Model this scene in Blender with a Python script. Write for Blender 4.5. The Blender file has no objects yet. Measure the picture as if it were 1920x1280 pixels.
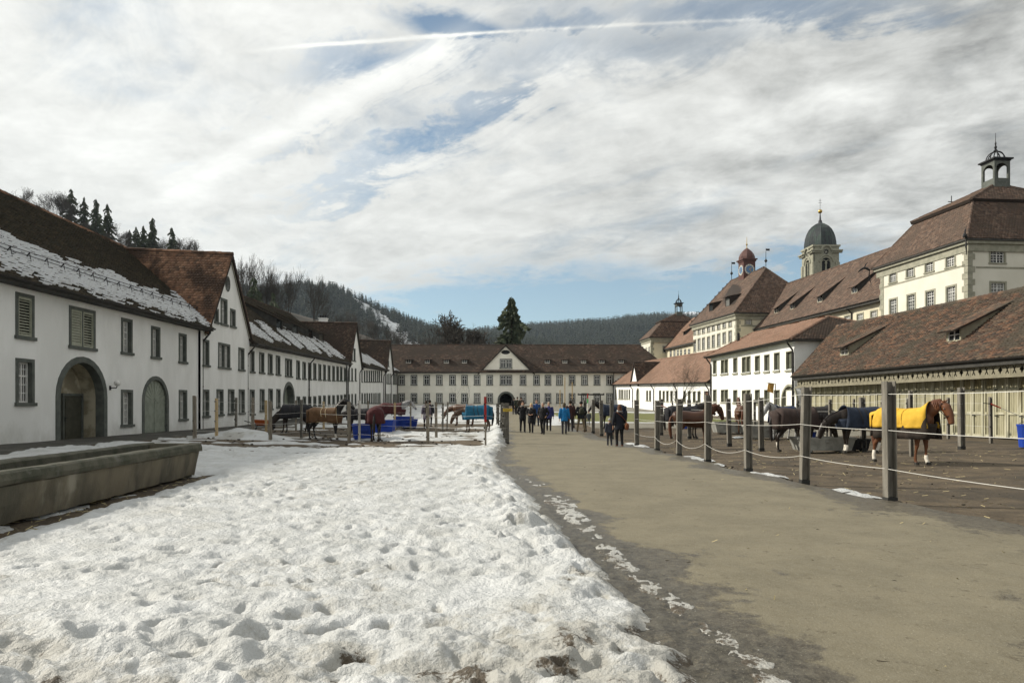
import bpy, bmesh, math, random
import numpy as np
from mathutils import Vector, Matrix, geometry
random.seed(7); rng = np.random.default_rng(7)
scene = bpy.context.scene
col = scene.collection
R = math.radians

# ------------------------------------------------------------------ camera
F, CX, HY, EYE = 1280.0, 960.0, 760.0, 1.7     # focal length and horizon of the 1920 x 1280 photograph, eye height
cam_d = bpy.data.cameras.new('camera'); cam = bpy.data.objects.new('camera', cam_d); col.objects.link(cam)
cam_d.sensor_width = 36; cam_d.lens = 24; cam_d.shift_y = (HY-640)/1920
cam.location = (0, 0, EYE); cam.rotation_euler = (R(90), 0, 0)
cam_d.clip_start = 0.1; cam_d.clip_end = 9000
scene.camera = cam

# ------------------------------------------------------------------ node helper
class NE:
    """a socket with arithmetic"""
    def __init__(s, nt, sock): s.nt = nt; s.k = sock
    def _m(s, op, b=None, c=None, clamp=False):
        n = s.nt.nodes.new('ShaderNodeMath'); n.operation = op; n.use_clamp = clamp
        for i, q in enumerate((s, b, c)):
            if q is None: continue
            if isinstance(q, NE): s.nt.links.new(q.k, n.inputs[i])
            else: n.inputs[i].default_value = q
        return NE(s.nt, n.outputs[0])
    def __add__(s, o): return s._m('ADD', o)
    __radd__ = __add__
    def __mul__(s, o): return s._m('MULTIPLY', o)
    __rmul__ = __mul__
    def __sub__(s, o): return s._m('SUBTRACT', o)
    def __rsub__(s, o): return (s*-1.0)+o
    def __truediv__(s, o): return s._m('DIVIDE', o)
    def pw(s, o): return s._m('POWER', o)
    def mx(s, o): return s._m('MAXIMUM', o)
    def mn(s, o): return s._m('MINIMUM', o)
    def clamp(s): return s._m('ADD', 0.0, clamp=True)
    def sqrt(s): return s._m('SQRT')
    def ab(s): return s._m('ABSOLUTE')
    def ss(s, lo, hi):
        n = s.nt.nodes.new('ShaderNodeMapRange'); n.interpolation_type = 'SMOOTHSTEP'; n.clamp = True
        s.nt.links.new(s.k, n.inputs[0])
        a, b, t0, t1 = (lo, hi, 0, 1) if lo < hi else (hi, lo, 1, 0)
        for i, v in zip((1, 2, 3, 4), (a, b, t0, t1)): n.inputs[i].default_value = v
        return NE(s.nt, n.outputs[0])
def comb(nt, x, y, z):
    n = nt.nodes.new('ShaderNodeCombineXYZ')
    for i, q in enumerate((x, y, z)):
        if isinstance(q, NE): nt.links.new(q.k, n.inputs[i])
        else: n.inputs[i].default_value = q
    return n.outputs[0]
def sep(nt, sock):
    n = nt.nodes.new('ShaderNodeSeparateXYZ'); nt.links.new(sock, n.inputs[0])
    return [NE(nt, n.outputs[i]) for i in range(3)]
def nz(nt, vec, scale, detail=4, rough=.55, dist=0, out=0):
    n = nt.nodes.new('ShaderNodeTexNoise'); n.inputs['Scale'].default_value = scale; n.inputs['Detail'].default_value = detail
    n.inputs['Roughness'].default_value = rough; n.inputs['Distortion'].default_value = dist
    if vec is not None: nt.links.new(vec, n.inputs['Vector'])
    return NE(nt, n.outputs[out])
def mixc(nt, fac, a, b):
    n = nt.nodes.new('ShaderNodeMix'); n.data_type = 'RGBA'
    for i, q in ((0, fac), (6, a), (7, b)):
        if isinstance(q, NE): nt.links.new(q.k, n.inputs[i])
        elif hasattr(q, 'is_linked'): nt.links.new(q, n.inputs[i])
        elif i == 0: n.inputs[0].default_value = q
        else: n.inputs[i].default_value = (*q, 1)
    return n.outputs[2]
def scalev(nt, sock, s):
    n = nt.nodes.new('ShaderNodeMapping'); nt.links.new(sock, n.inputs[0]); n.inputs['Scale'].default_value = s
    return n.outputs[0]

# ------------------------------------------------------------------ world and sun
SUN_AZ, SUN_EL = R(-76), R(33)                 # measured from the view axis (+Y), clockwise positive
sun_dir = Vector((math.sin(SUN_AZ)*math.cos(SUN_EL), math.cos(SUN_AZ)*math.cos(SUN_EL), math.sin(SUN_EL)))
world = bpy.data.worlds.new('World'); scene.world = world; world.use_nodes = True
nt = world.node_tree; nt.nodes.clear()
sky = nt.nodes.new('ShaderNodeTexSky'); sky.sky_type = 'NISHITA'; sky.sun_disc = False
sky.sun_elevation = SUN_EL; sky.sun_rotation = SUN_AZ; sky.air_density = 1.0; sky.dust_density = 1.2; sky.altitude = 900
tc = nt.nodes.new('ShaderNodeTexCoord'); D = tc.outputs['Generated']
dx, dy, dz = sep(nt, D)
k = (dz.mx(0.0)+0.16)._m('POWER', -1.0)
qx, qy = dx*k, dy*k
sx, sy = -.76, .65                             # direction the cirrus streaks run in plan
al, ac = qx*sx+qy*sy, qx*(-sy)+qy*sx
flow = comb(nt, al*.6, ac*1.1, 0.0)
n_big = nz(nt, flow, 1.3, 9, .6, .7)
n_fib = nz(nt, comb(nt, al*1.2, ac*2.6, 3.0), 2.4, 10, .68, 1.1)
n_puf = nz(nt, comb(nt, qx, qy*1.3, 5.0), 2.6, 9, .6, .35)
n_cum = nz(nt, comb(nt, qx, qy*1.1, 15.0), 4.2, 10, .58, .25)
n_fin = nz(nt, comb(nt, qx, qy, 9.0), 11.0, 8, .68, .3)
fr = dy.ss(.12, .3)                            # the cloud gaps below all lie ahead of the viewer
gy = dy.mx(.12)
u = dx/gy*F+CX; v = dz/gy*(-F)+HY
wu = u+(n_fib-.5)*260+(n_puf-.5)*240+(n_fin-.5)*90; wv = v+(n_fib-.5)*110+(n_puf-.5)*130+(n_fin-.5)*70
def gap(cx, cy, A, B, deg, lo=1.35, hi=.3):
    c, s = math.cos(R(deg)), math.sin(R(deg))
    a = ((wu-cx)*c+(wv-cy)*s)*(1/A); b = ((wv-cy)*c-(wu-cx)*s)*(1/B)
    return (a*a+b*b).sqrt().ss(lo, hi)
holes = None
for (cx, cy, A, B, dg, amt) in ((1020, 592, 420, 92, -2, 1.1), (1420, 548, 330, 70, -10, 1.05), (1130, 560, 260, 70, 0, .5), (835, 44, 120, 30, 12, .85), (735, 112, 200, 46, -8, .5),
                                (820, 246, 170, 40, -22, .55), (930, 196, 110, 26, -28, .5), (1420, 10, 340, 38, -3, .55), 
                                (1080, 40, 180, 26, -3, .4), (520, 250, 200, 30, -25, .25), (700, 330, 200, 30, -22, .35), (1180, 90, 300, 50, -8, .3)):
    g = gap(cx, cy, A, B, dg)*amt
    holes = g if holes is None else holes.mx(g)
holes = holes*fr
cover = ((n_big*.62+n_fib*.22+n_puf*.16).ss(.27, .5))
away = 1.0-fr
cover = cover*(away*.25+.75)+(fr*.25)
cl = (cover-holes*(1.25-(n_fib-.5)*1.6)).clamp()
band = ((((u-620)*.48+(v-200)*.877)*(1/26.0))); band = (band*band)._m('MULTIPLY', -1.0)._m('EXPONENT')*u.ss(250, 420)*u.ss(960, 800)*fr
cl = (cl+band*.55*(n_fib+.35)).clamp()
uu = u-480
ct = (v-(uu*uu*3.0e-5-uu*.0899+95)+(n_fin-.5)*9)*(1/3.4)
ct = (ct*ct)._m('MULTIPLY', -1.0)._m('EXPONENT')*u.ss(400, 620)*((u.ss(1000, 880)*.62)+.36)*u.ss(1560, 1300)*fr
cl = (cl+ct*.9).clamp()
# brightness of the cloud sheet: thin and bright toward the sun, thicker and greyer away from it
dt = dx*sun_dir.x+dy*sun_dir.y+dz*sun_dir.z
glow = dt.ss(-.35, .9)
lump = (n_puf-.5)*1.05+(n_fib-.5)*.6+(n_big-.5)*.3+(n_cum-.5)*1.6*(u.ss(900, 1700)*fr+.15)
bri = (glow*2.35+4.15)+lump*(5.4-glow*1.4)+(n_fin-.5)*2.2+ct*1.2+band*1.3
bri = bri.mx(2.0)
cloud = comb(nt, bri*.98, bri*.985, bri*.945)
hs = nt.nodes.new('ShaderNodeHueSaturation'); hs.inputs['Saturation'].default_value = .82; hs.inputs['Value'].default_value = .92
nt.links.new(scalev(nt, sky.outputs[0], (.74, .95, .95)), hs.inputs['Color'])
colr = mixc(nt, cl, hs.outputs[0], cloud)
bg = nt.nodes.new('ShaderNodeBackground'); bg.inputs[1].default_value = 0.1
nt.links.new(colr, bg.inputs[0])
wo = nt.nodes.new('ShaderNodeOutputWorld'); nt.links.new(bg.outputs[0], wo.inputs[0])
sun_d = bpy.data.lights.new('sun', 'SUN'); sun_d.energy = 3.7; sun_d.angle = R(2.5); sun_d.color = (1.0, .93, .81)
sun = bpy.data.objects.new('sun', sun_d); col.objects.link(sun)
sun.rotation_euler = (-sun_dir).to_track_quat('-Z', 'Y').to_euler(); sun.location = (-60, 20, 60)
vs = scene.view_settings
vs.view_transform = 'Standard'; vs.look = 'None'; vs.exposure = 0.52; vs.gamma = 1; vs.use_curve_mapping = False
scene.cycles.max_bounces = 6; scene.cycles.diffuse_bounces = 3; scene.cycles.glossy_bounces = 2
scene.cycles.use_denoising = True

# ------------------------------------------------------------------ materials
MATS = {}
def mat(name, c1, c2=None, scale=3.0, rough=.8, bump=0.0, detail=6, coords='pos', stretch=(1, 1, 1), lo=.35, hi=.65, bscale=None,
        metal=0.0, spec=.35, island=None, c3=None, s3=.4, lo3=.5, hi3=.68, trans=0, bdist=.02):
    """noise-mixed principled material; island: list of colours picked per loose piece; c3: large-scale stain colour"""
    m = bpy.data.materials.new(name); m.use_nodes = True; nt = m.node_tree
    b = nt.nodes['Principled BSDF']
    b.inputs['Roughness'].default_value = rough; b.inputs['Metallic'].default_value = metal; b.inputs['Specular IOR Level'].default_value = spec
    if coords == 'pos': p = nt.nodes.new('ShaderNodeNewGeometry').outputs['Position']
    else: p = nt.nodes.new('ShaderNodeTexCoord').outputs['Object']
    p = scalev(nt, p, stretch)
    colr = None
    if island:
        g = nt.nodes.new('ShaderNodeNewGeometry'); rp = nt.nodes.new('ShaderNodeValToRGB')
        el = rp.color_ramp.elements
        rp.color_ramp.interpolation = 'LINEAR'
        while len(el) < len(island): el.new(1)
        for i, c in enumerate(island): el[i].position = i/(len(island)-1); el[i].color = (*c, 1)
        nt.links.new(g.outputs['Random Per Island'], rp.inputs[0]); colr = rp.outputs[0]
        if c2: colr = mixc(nt, nz(nt, p, scale, detail, .6).ss(lo, hi), colr, c2)
    elif c2: colr = mixc(nt, nz(nt, p, scale, detail, .6).ss(lo, hi), c1, c2)
    if c3:
        colr = mixc(nt, nz(nt, p, s3, 5, .65).ss(lo3, hi3), colr if colr else c1, c3)
    if colr: nt.links.new(colr, b.inputs['Base Color'])
    else: b.inputs['Base Color'].default_value = (*c1, 1)
    if bump:
        bn = nt.nodes.new('ShaderNodeBump'); bn.inputs['Strength'].default_value = bump; bn.inputs['Distance'].default_value = bdist
        nt.links.new(nz(nt, p, bscale or scale*6, 5, .6).k, bn.inputs['Height']); nt.links.new(bn.outputs[0], b.inputs['Normal'])
    MATS[name] = m; return m

plaster = mat('white_plaster', (.86, .865, .845), (.77, .775, .75), .9, .9, .25, stretch=(1, 1, .35), bscale=14, c3=(.68, .69, .665), s3=.28, lo3=.55, hi3=.8)
plaster_far = mat('cream_plaster', (.84, .82, .73), (.77, .745, .65), .7, .9, .2, bscale=10)
plaster_yellow = mat('pale_yellow_plaster', (.66, .61, .46), (.6, .55, .41), .5, .9, .15, bscale=8)
plaster_ivory = mat('ivory_plaster', (.68, .66, .57), (.62, .6, .51), .4, .9, .15, bscale=8)
stone = mat('grey_green_stone', (.125, .135, .12), (.085, .095, .085), 3, .85, .3, bscale=30)
stone_pale = mat('pale_sandstone', (.33, .32, .25), (.24, .24, .185), 2, .85, .3, bscale=20)
stone_dark = mat('old_trough_stone', (.175, .15, .105), (.085, .08, .058), 1.6, .9, 1.0, bscale=26, stretch=(1, 1, .45), c3=(.3, .28, .22), s3=1.3, lo3=.52, hi3=.72)
stone_rim = mat('mossy_rim_stone', (.1, .095, .07), (.05, .052, .034), 2.2, .9, .8, bscale=26, c3=(.13, .13, .11), s3=3, lo3=.55, hi3=.75)
concrete = mat('grey_concrete', (.34, .34, .31), (.22, .22, .2), 2.5, .9, .3, bscale=30, coords='obj')
sash_m = mat('white_sash_paint', (.72, .72, .69), None, rough=.5)
slot_m = mat('dull_green_window_board', (.14, .145, .11), (.1, .105, .08), 4, .5)
glass = mat('dark_window_glass', (.012, .014, .015), None, rough=.06, spec=.6)
shutter_m = mat('sage_shutter_paint', (.36, .37, .29), (.29, .3, .23), 5, .6, .1)
door_m = mat('dark_olive_door', (.07, .07, .05), (.05, .05, .036), 4, .6, .1)
gate_m = mat('sage_gate_paint', (.27, .3, .245), (.21, .235, .19), 3, .6, .15)
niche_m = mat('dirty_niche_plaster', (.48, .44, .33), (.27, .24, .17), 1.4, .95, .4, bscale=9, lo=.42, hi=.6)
fascia = mat('dark_eaves_wood', (.05, .048, .042), (.03, .029, .026), 3, .7)
pipe_m = mat('dark_downpipe_metal', (.03, .027, .026), None, rough=.45, metal=.4)
gutter_m = mat('gutter_metal', (.045, .042, .04), None, rough=.45, metal=.5)
iron = mat('black_iron', (.014, .014, .015), None, rough=.5, metal=.3)
gold = mat('gilded_metal', (.5, .34, .09), None, rough=.3, metal=.9)
DK = [(.035, .022, .015), (.055, .03, .019), (.075, .04, .024), (.045, .032, .024), (.1, .05, .028)]
tile_left = mat('dark_mossy_roof_tile', None, (.04, .036, .024), 1.2, .9, .25, island=[(.022, .019, .013), (.04, .034, .023), (.06, .047, .03), (.03, .027, .018), (.08, .06, .038), (.034, .03, .02)], lo=.42, hi=.7, bscale=40)
tile_red = mat('weathered_red_tile', None, (.06, .036, .024), .55, .9, .25, island=[(.21, .115, .07), (.27, .15, .092), (.15, .085, .055), (.34, .195, .12), (.1, .065, .045), (.23, .12, .07)], stretch=(1, 1, .2), lo=.46, hi=.6, bscale=40)
tile_brown = mat('brown_roof_tile', None, (.05, .037, .028), .5, .9, .2, island=[(.04, .028, .022), (.065, .041, .03), (.03, .023, .018), (.1, .06, .042), (.05, .036, .028), (.13, .09, .065), (.035, .028, .022)], lo=.4, hi=.62, bscale=30)
tile_orange = mat('orange_brown_tile', None, (.15, .092, .062), .3, .9, .2, island=[(.2, .118, .08), (.25, .15, .105), (.15, .092, .065), (.22, .142, .1), (.18, .105, .07)], lo=.45, hi=.7, bscale=30)
tile_shed = mat('mottled_shed_tile', None, (.06, .05, .036), .75, .9, .3, island=[(.05, .034, .025), (.1, .056, .036), (.035, .028, .022), (.115, .085, .06), (.15, .082, .05), (.065, .045, .033), (.04, .03, .024)], lo=.48, hi=.62, bscale=40, c3=(.14, .078, .048), s3=.6, lo3=.64, hi3=.76)
tile_abbey = mat('abbey_roof_tile', None, (.085, .062, .047), .3, .9, .2, island=[(.085, .058, .044), (.125, .078, .055), (.06, .043, .034), (.17, .115, .085), (.1, .072, .056)], lo=.45, hi=.7, bscale=20)
slab_m = mat('roof_underlay', (.03, .022, .017), None, rough=.95)
wood_pale = mat('weathered_pale_yellow_wood', (.47, .45, .335), (.37, .355, .255), 2.2, .8, .3, stretch=(6, 6, .5), bscale=16, c3=(.25, .22, .13), s3=1.1, lo3=.5, hi3=.72)
wood_frieze = mat('grey_fretwork_wood', (.25, .23, .165), (.19, .175, .125), 3, .8, .2)
wood_grey = mat('grey_post_wood', (.25, .22, .175), (.16, .14, .11), 4, .85, .3, stretch=(4, 4, .6), coords='obj')
wood_new = mat('pale_new_post_wood', (.52, .40, .23), (.42, .31, .17), 4, .85, .2, stretch=(4, 4, .6), coords='obj')
steel = mat('weathered_grey_post', (.22, .205, .175), (.13, .12, .1), 3, .65, .25, stretch=(3, 3, .5), metal=.15, coords='obj', bscale=40)
steel_base = mat('dark_tarred_steel', (.03, .03, .028), None, rough=.8)
tape_m = mat('white_fence_tape', (.6, .59, .55), None, rough=.6)
tar = mat('black_rubber', (.012, .012, .013), None, rough=.7)
copper = mat('green_copper', (.055, .082, .068), (.036, .042, .044), .8, .45, .1, stretch=(1, 1, .2), metal=.3, lo=.3, hi=.55)
lead = mat('dark_lead', (.07, .07, .075), (.045, .05, .055), .8, .4, .1, metal=.5)
red_cop = mat('reddish_copper', (.105, .046, .037), (.08, .036, .03), 2, .6)
bark = mat('grey_brown_bark', (.075, .06, .045), (.04, .033, .026), 3, .95, .4, coords='obj', bscale=12)
twig = mat('bare_twigs', (.085, .075, .064), (.055, .05, .042), 1, .95, coords='obj')
needle = mat('dark_conifer_needles', None, (.03, .042, .022), 1.0, .8, island=[(.03, .045, .024), (.05, .066, .034), (.07, .082, .042), (.04, .055, .03)], coords='obj', lo=.5, hi=.75)
needle_far = mat('far_conifer_needles', None, (.02, .028, .018), .01, .9, island=[(.016, .024, .016), (.024, .032, .02), (.036, .042, .026)], lo=.5, hi=.8)
hill_m = mat('wooded_hill_floor', (.045, .045, .038), (.3, .31, .32), .012, .95, lo=.6, hi=.75)
clearing_m = mat('snowy_clearing', (.6, .62, .64), (.12, .12, .1), .05, .95, lo=.5, hi=.7)
wood_floor = mat('leafless_hillside', (.062, .052, .042), (.042, .038, .03), .05, .95)
snow_roof = mat('roof_snow', (.72, .74, .76), None, rough=.7)

for m_ in (plaster, plaster_far):                 # splashed and damp foot of the old lime walls
    nt = m_.node_tree; b_ = nt.nodes['Principled BSDF']; src_ = b_.inputs['Base Color'].links[0].from_socket; ps = nt.nodes.new('ShaderNodeNewGeometry').outputs['Position']
    zz = sep(nt, ps)[2]; st_ = ((nz(nt, scalev(nt, ps, (1, 1, .6)), 1.1, 7, .7)-.5)*3.2-zz+1.15).ss(0, 1.3)
    nt.links.new(mixc(nt, st_*.5, src_, (.42, .42, .37)), b_.inputs['Base Color'])
nt = glass.node_tree; oi = nt.nodes.new('ShaderNodeObjectInfo'); rr_ = NE(nt, oi.outputs['Random'])
nt.links.new(mixc(nt, rr_.ss(.62, .66)*rr_.ss(1.0, .8)*.8, mixc(nt, rr_.ss(.3, .6), (.01, .012, .013), (.03, .034, .036)), (.2, .2, .185)), nt.nodes['Principled BSDF'].inputs['Base Color'])

# ------------------------------------------------------------------ object helpers
def setp(o, label=None, cat=None, group=None, kind=None):
    if label: o['label'] = label
    if cat: o['category'] = cat
    if group: o['group'] = group
    if kind: o['kind'] = kind
    return o
def thing(name, label, cat, loc=(0, 0, 0), rz=0, group=None):
    o = bpy.data.objects.new(name, None); col.objects.link(o)
    o.location = loc; o.rotation_euler = (0, 0, rz); o.empty_display_size = .2
    return setp(o, label, cat, group)
def world_loc(o):
    v = Vector((0, 0, 0))
    while o: v += o.location; o = o.parent
    return v
def link(name, me, parent=None, loc=(0, 0, 0), rz=0):
    o = bpy.data.objects.new(name, me); col.objects.link(o); o.location = loc; o.rotation_euler = (0, 0, rz)
    if parent: o.parent = parent
    return o
def np_mesh(name, V, Q, m, smooth=False):
    """mesh from numpy vertices and quads/tris"""
    me = bpy.data.meshes.new(name); V = np.asarray(V, np.float32); Q = np.asarray(Q, np.int32)
    n, s = Q.shape
    me.vertices.add(len(V)); me.vertices.foreach_set('co', V.ravel())
    me.loops.add(n*s); me.loops.foreach_set('vertex_index', Q.ravel())
    me.polygons.add(n); me.polygons.foreach_set('loop_start', np.arange(0, n*s, s, dtype=np.int32))
    me.polygons.foreach_set('use_smooth', np.full(n, smooth)); me.update(calc_edges=True)
    if m: me.materials.append(m)
    return me
class MB:
    def __init__(s): s.v = []; s.f = []
    def add(s, vs, fs):
        b = len(s.v); s.v += [tuple(p) for p in vs]; s.f += [tuple(i+b for i in f) for f in fs]; return s
    def hexa(s, p):       # 8 points: bottom 4 ccw, top 4 ccw
        return s.add(p, [(3, 2, 1, 0), (4, 5, 6, 7), (0, 1, 5, 4), (1, 2, 6, 5), (2, 3, 7, 6), (3, 0, 4, 7)])
    def box(s, x0, x1, y0, y1, z0, z1):
        return s.hexa([(x0, y0, z0), (x1, y0, z0), (x1, y1, z0), (x0, y1, z0), (x0, y0, z1), (x1, y0, z1), (x1, y1, z1), (x0, y1, z1)])
    def quad(s, *p): return s.add(p, [tuple(range(len(p)))])
    def bar(s, a, b, w, h, up=(0, 0, 1)):
        a, b = Vector(a), Vector(b); d = (b-a).normalized(); up = Vector(up)
        if abs(d.dot(up)) > .98: up = Vector((1, 0, 0))
        sd = d.cross(up).normalized()*w/2; u = sd.cross(d).normalized()*h/2
        return s.hexa([a-sd-u, a+sd-u, b+sd-u, b-sd-u, a-sd+u, a+sd+u, b+sd+u, b-sd+u])
    def tube(s, pts, rs, n=8, lat=None, cap=True):
        """rs: radius or (lateral, other) per point; lat: fixed lateral axis"""
        pts = [Vector(p) for p in pts]; N = len(pts)
        if not hasattr(rs, '__len__'): rs = [rs]*N
        b = len(s.v); last = None
        for i, p in enumerate(pts):
            t = (pts[min(i+1, N-1)]-pts[max(i-1, 0)]).normalized()
            if lat is not None: L = Vector(lat)
            elif last is not None: L = last
            else: L = Vector((0, 0, 1)) if abs(t.z) < .9 else Vector((1, 0, 0))
            L = (L-t*L.dot(t)).normalized(); last = L; U = t.cross(L)
            r = rs[i]; ra, rb = (r, r) if not hasattr(r, '__len__') else r
            for k in range(n):
                a = 2*math.pi*k/n
                s.v.append(tuple(p+L*ra*math.cos(a)+U*rb*math.sin(a)))
        for i in range(N-1):
            for k in range(n):
                k2 = (k+1) % n
                s.f.append((b+i*n+k, b+i*n+k2, b+(i+1)*n+k2, b+(i+1)*n+k))
        if cap:
            s.f.append(tuple(b+k for k in range(n-1, -1, -1))); s.f.append(tuple(b+(N-1)*n+k for k in range(n)))
        return s
    def lathe(s, prof, c, n=12, rot=0):
        b = len(s.v)
        for (r, z) in prof:
            for k in range(n):
                a = 2*math.pi*k/n+rot; s.v.append((c[0]+r*math.cos(a), c[1]+r*math.sin(a), c[2]+z))
        for i in range(len(prof)-1):
            for k in range(n):
                k2 = (k+1) % n; s.f.append((b+i*n+k, b+i*n+k2, b+(i+1)*n+k2, b+(i+1)*n+k))
        s.f.append(tuple(b+k for k in range(n-1, -1, -1))); s.f.append(tuple(b+(len(prof)-1)*n+k for k in range(n)))
        return s
    def ball(s, c, r, n=8, sc=(1, 1, 1)):
        m = max(4, n//2+1)
        b = len(s.v); c = Vector(c)
        for i in range(1, m):
            t = math.pi*i/m
            for k in range(n):
                a = 2*math.pi*k/n
                s.v.append((c.x+r*sc[0]*math.sin(t)*math.cos(a), c.y+r*sc[1]*math.sin(t)*math.sin(a), c.z+r*sc[2]*math.cos(t)))
        top = len(s.v); s.v.append((c.x, c.y, c.z+r*sc[2])); s.v.append((c.x, c.y, c.z-r*sc[2]))
        for i in range(m-2):
            for k in range(n):
                k2 = (k+1) % n; s.f.append((b+i*n+k, b+(i+1)*n+k, b+(i+1)*n+k2, b+i*n+k2))
        for k in range(n):
            k2 = (k+1) % n; s.f.append((top, b+k, b+k2)); s.f.append((top+1, b+(m-2)*n+k2, b+(m-2)*n+k))
        return s
    def mesh(s, name, m, off=(0, 0, 0), smooth=False):
        me = bpy.data.meshes.new(name); o = Vector(off)
        me.from_pydata([tuple(Vector(p)-o) for p in s.v], [], s.f); me.materials.append(m)
        if smooth:
            for p in me.polygons: p.use_smooth = True
        return me
    def build(s, name, m, parent=None, smooth=False, local=False):
        """vertices in world space unless local; the parent chain carries no rotation then"""
        off = (0, 0, 0) if local or parent is None else world_loc(parent)
        return link(name, s.mesh(name, m, off, smooth), parent)
def copy_tree(o, parent=None):
    c = o.copy(); col.objects.link(c)
    if parent: c.parent = parent
    for ch in list(o.children): copy_tree(ch, c)
    return c
def P(px, py, d): return Vector(((px-CX)/F*d, d, EYE+(HY-py)/F*d))   # the point seen at a pixel of the photograph, d metres out

# ground height, value noise
def zg(x, y):
    x = np.asarray(x, float); y = np.asarray(y, float)
    b = np.interp(y, [0, 28, 40, 47, 68, 84, 110, 150], [0, 0, .2, .33, .75, 1.0, 1.72, 2.1])
    l = .26*np.clip((-x-8)/8, 0, 1)*np.clip(1-(y-28)/18, 0, 1)
    r = .25*np.clip((x-9)/9, 0, 1)*np.clip(1-(y-28)/20, 0, 1)
    return b+l+r
def gz(x, y): return float(zg(x, y))
def ground_at(px, py):
    """ground point seen at a pixel"""
    d = 20.0
    for _ in range(30):
        z = gz((px-CX)/F*d, d)
        dn = (EYE-z)*F/max(py-HY, 1.0); d = .5*d+.5*min(dn, 130)
    return Vector(((px-CX)/F*d, d, gz((px-CX)/F*d, d)))
_perm = rng.random((8, 512, 512))
def vn(x, y, s=0):
    t = _perm[s % 8]; x = np.asarray(x, float); y = np.asarray(y, float)
    xi = np.floor(x).astype(int); yi = np.floor(y).astype(int); fx = x-xi; fy = y-yi
    fx = fx*fx*(3-2*fx); fy = fy*fy*(3-2*fy)
    a = t[xi % 512, yi % 512]; b = t[(xi+1) % 512, yi % 512]; c = t[xi % 512, (yi+1) % 512]; d = t[(xi+1) % 512, (yi+1) % 512]
    return (a*(1-fx)+b*fx)*(1-fy)+(c*(1-fx)+d*fx)*fy
def fbm(x, y, o=4, s=0, g=.5):
    r = 0; a = 1; t = 0
    for i in range(o):
        r = r+a*vn(x*2**i+17.3*i, y*2**i+9.1*i, s+i); t += a; a *= g
    return r/t
# ------------------------------------------------------------------ building helpers
class Face:
    """a vertical wall plane; A -> B runs left to right as seen from outside"""
    def __init__(s, A, B):
        s.A = Vector((A[0], A[1])); s.B = Vector((B[0], B[1])); s.U = (s.B-s.A).normalized(); s.L = (s.B-s.A).length
        s.N = Vector((s.U.y, -s.U.x)); s.rz = math.atan2(s.U.y, s.U.x)
    def pt(s, u, z, n=0.0): return Vector((s.A.x+s.U.x*u+s.N.x*n, s.A.y+s.U.y*u+s.N.y*n, z))
    def u(s, px):
        k = (px-CX)/F; return (k*s.A.y-s.A.x)/(s.U.x-k*s.U.y)
    def d(s, px): return s.A.y+s.U.y*s.u(px)
    def z(s, px, py): return EYE+(HY-py)*s.d(px)/F
    def gnd(s, u, n=.4):
        p = s.pt(u, 0, n); return gz(p.x, p.y)
def arch_pts(w, h, n=12, rise=None):
    r = w/2 if rise is None else rise
    pts = [(-w/2, 0), (-w/2, h-r)]
    for i in range(1, n): a = math.pi*i/n; pts.append((-w/2*math.cos(a), h-r+r*math.sin(a)))
    return pts+[(w/2, h-r), (w/2, 0)]
def wall_part(bld, face, outline, holes, m, thick=.4, name='wall'):
    """wall slab with real openings: front skin with holes, plain outer edge"""
    loops = [[Vector((u, z, 0)) for u, z in outline]]+[[Vector((u, z, 0)) for u, z in h] for h in holes]
    flat = [p for l in loops for p in l]
    tris = geometry.tessellate_polygon(loops)
    mb = MB(); mb.add([face.pt(p.x, p.y) for p in flat], [tuple(t) if (flat[t[1]]-flat[t[0]]).cross(flat[t[2]]-flat[t[0]]).z > 0 else tuple(reversed(t)) for t in tris])
    n = len(outline)
    for i in range(n):
        a, b = outline[i], outline[(i+1) % n]
        mb.quad(face.pt(*a), face.pt(*a, -thick), face.pt(*b, -thick), face.pt(*b))
    for h in holes:
        for i in range(len(h)):
            a, b = h[i], h[(i+1) % len(h)]
            mb.quad(face.pt(*a), face.pt(*b), face.pt(*b, -thick), face.pt(*a, -thick))
    return mb.build(name, m, bld)
WC = {}
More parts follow.
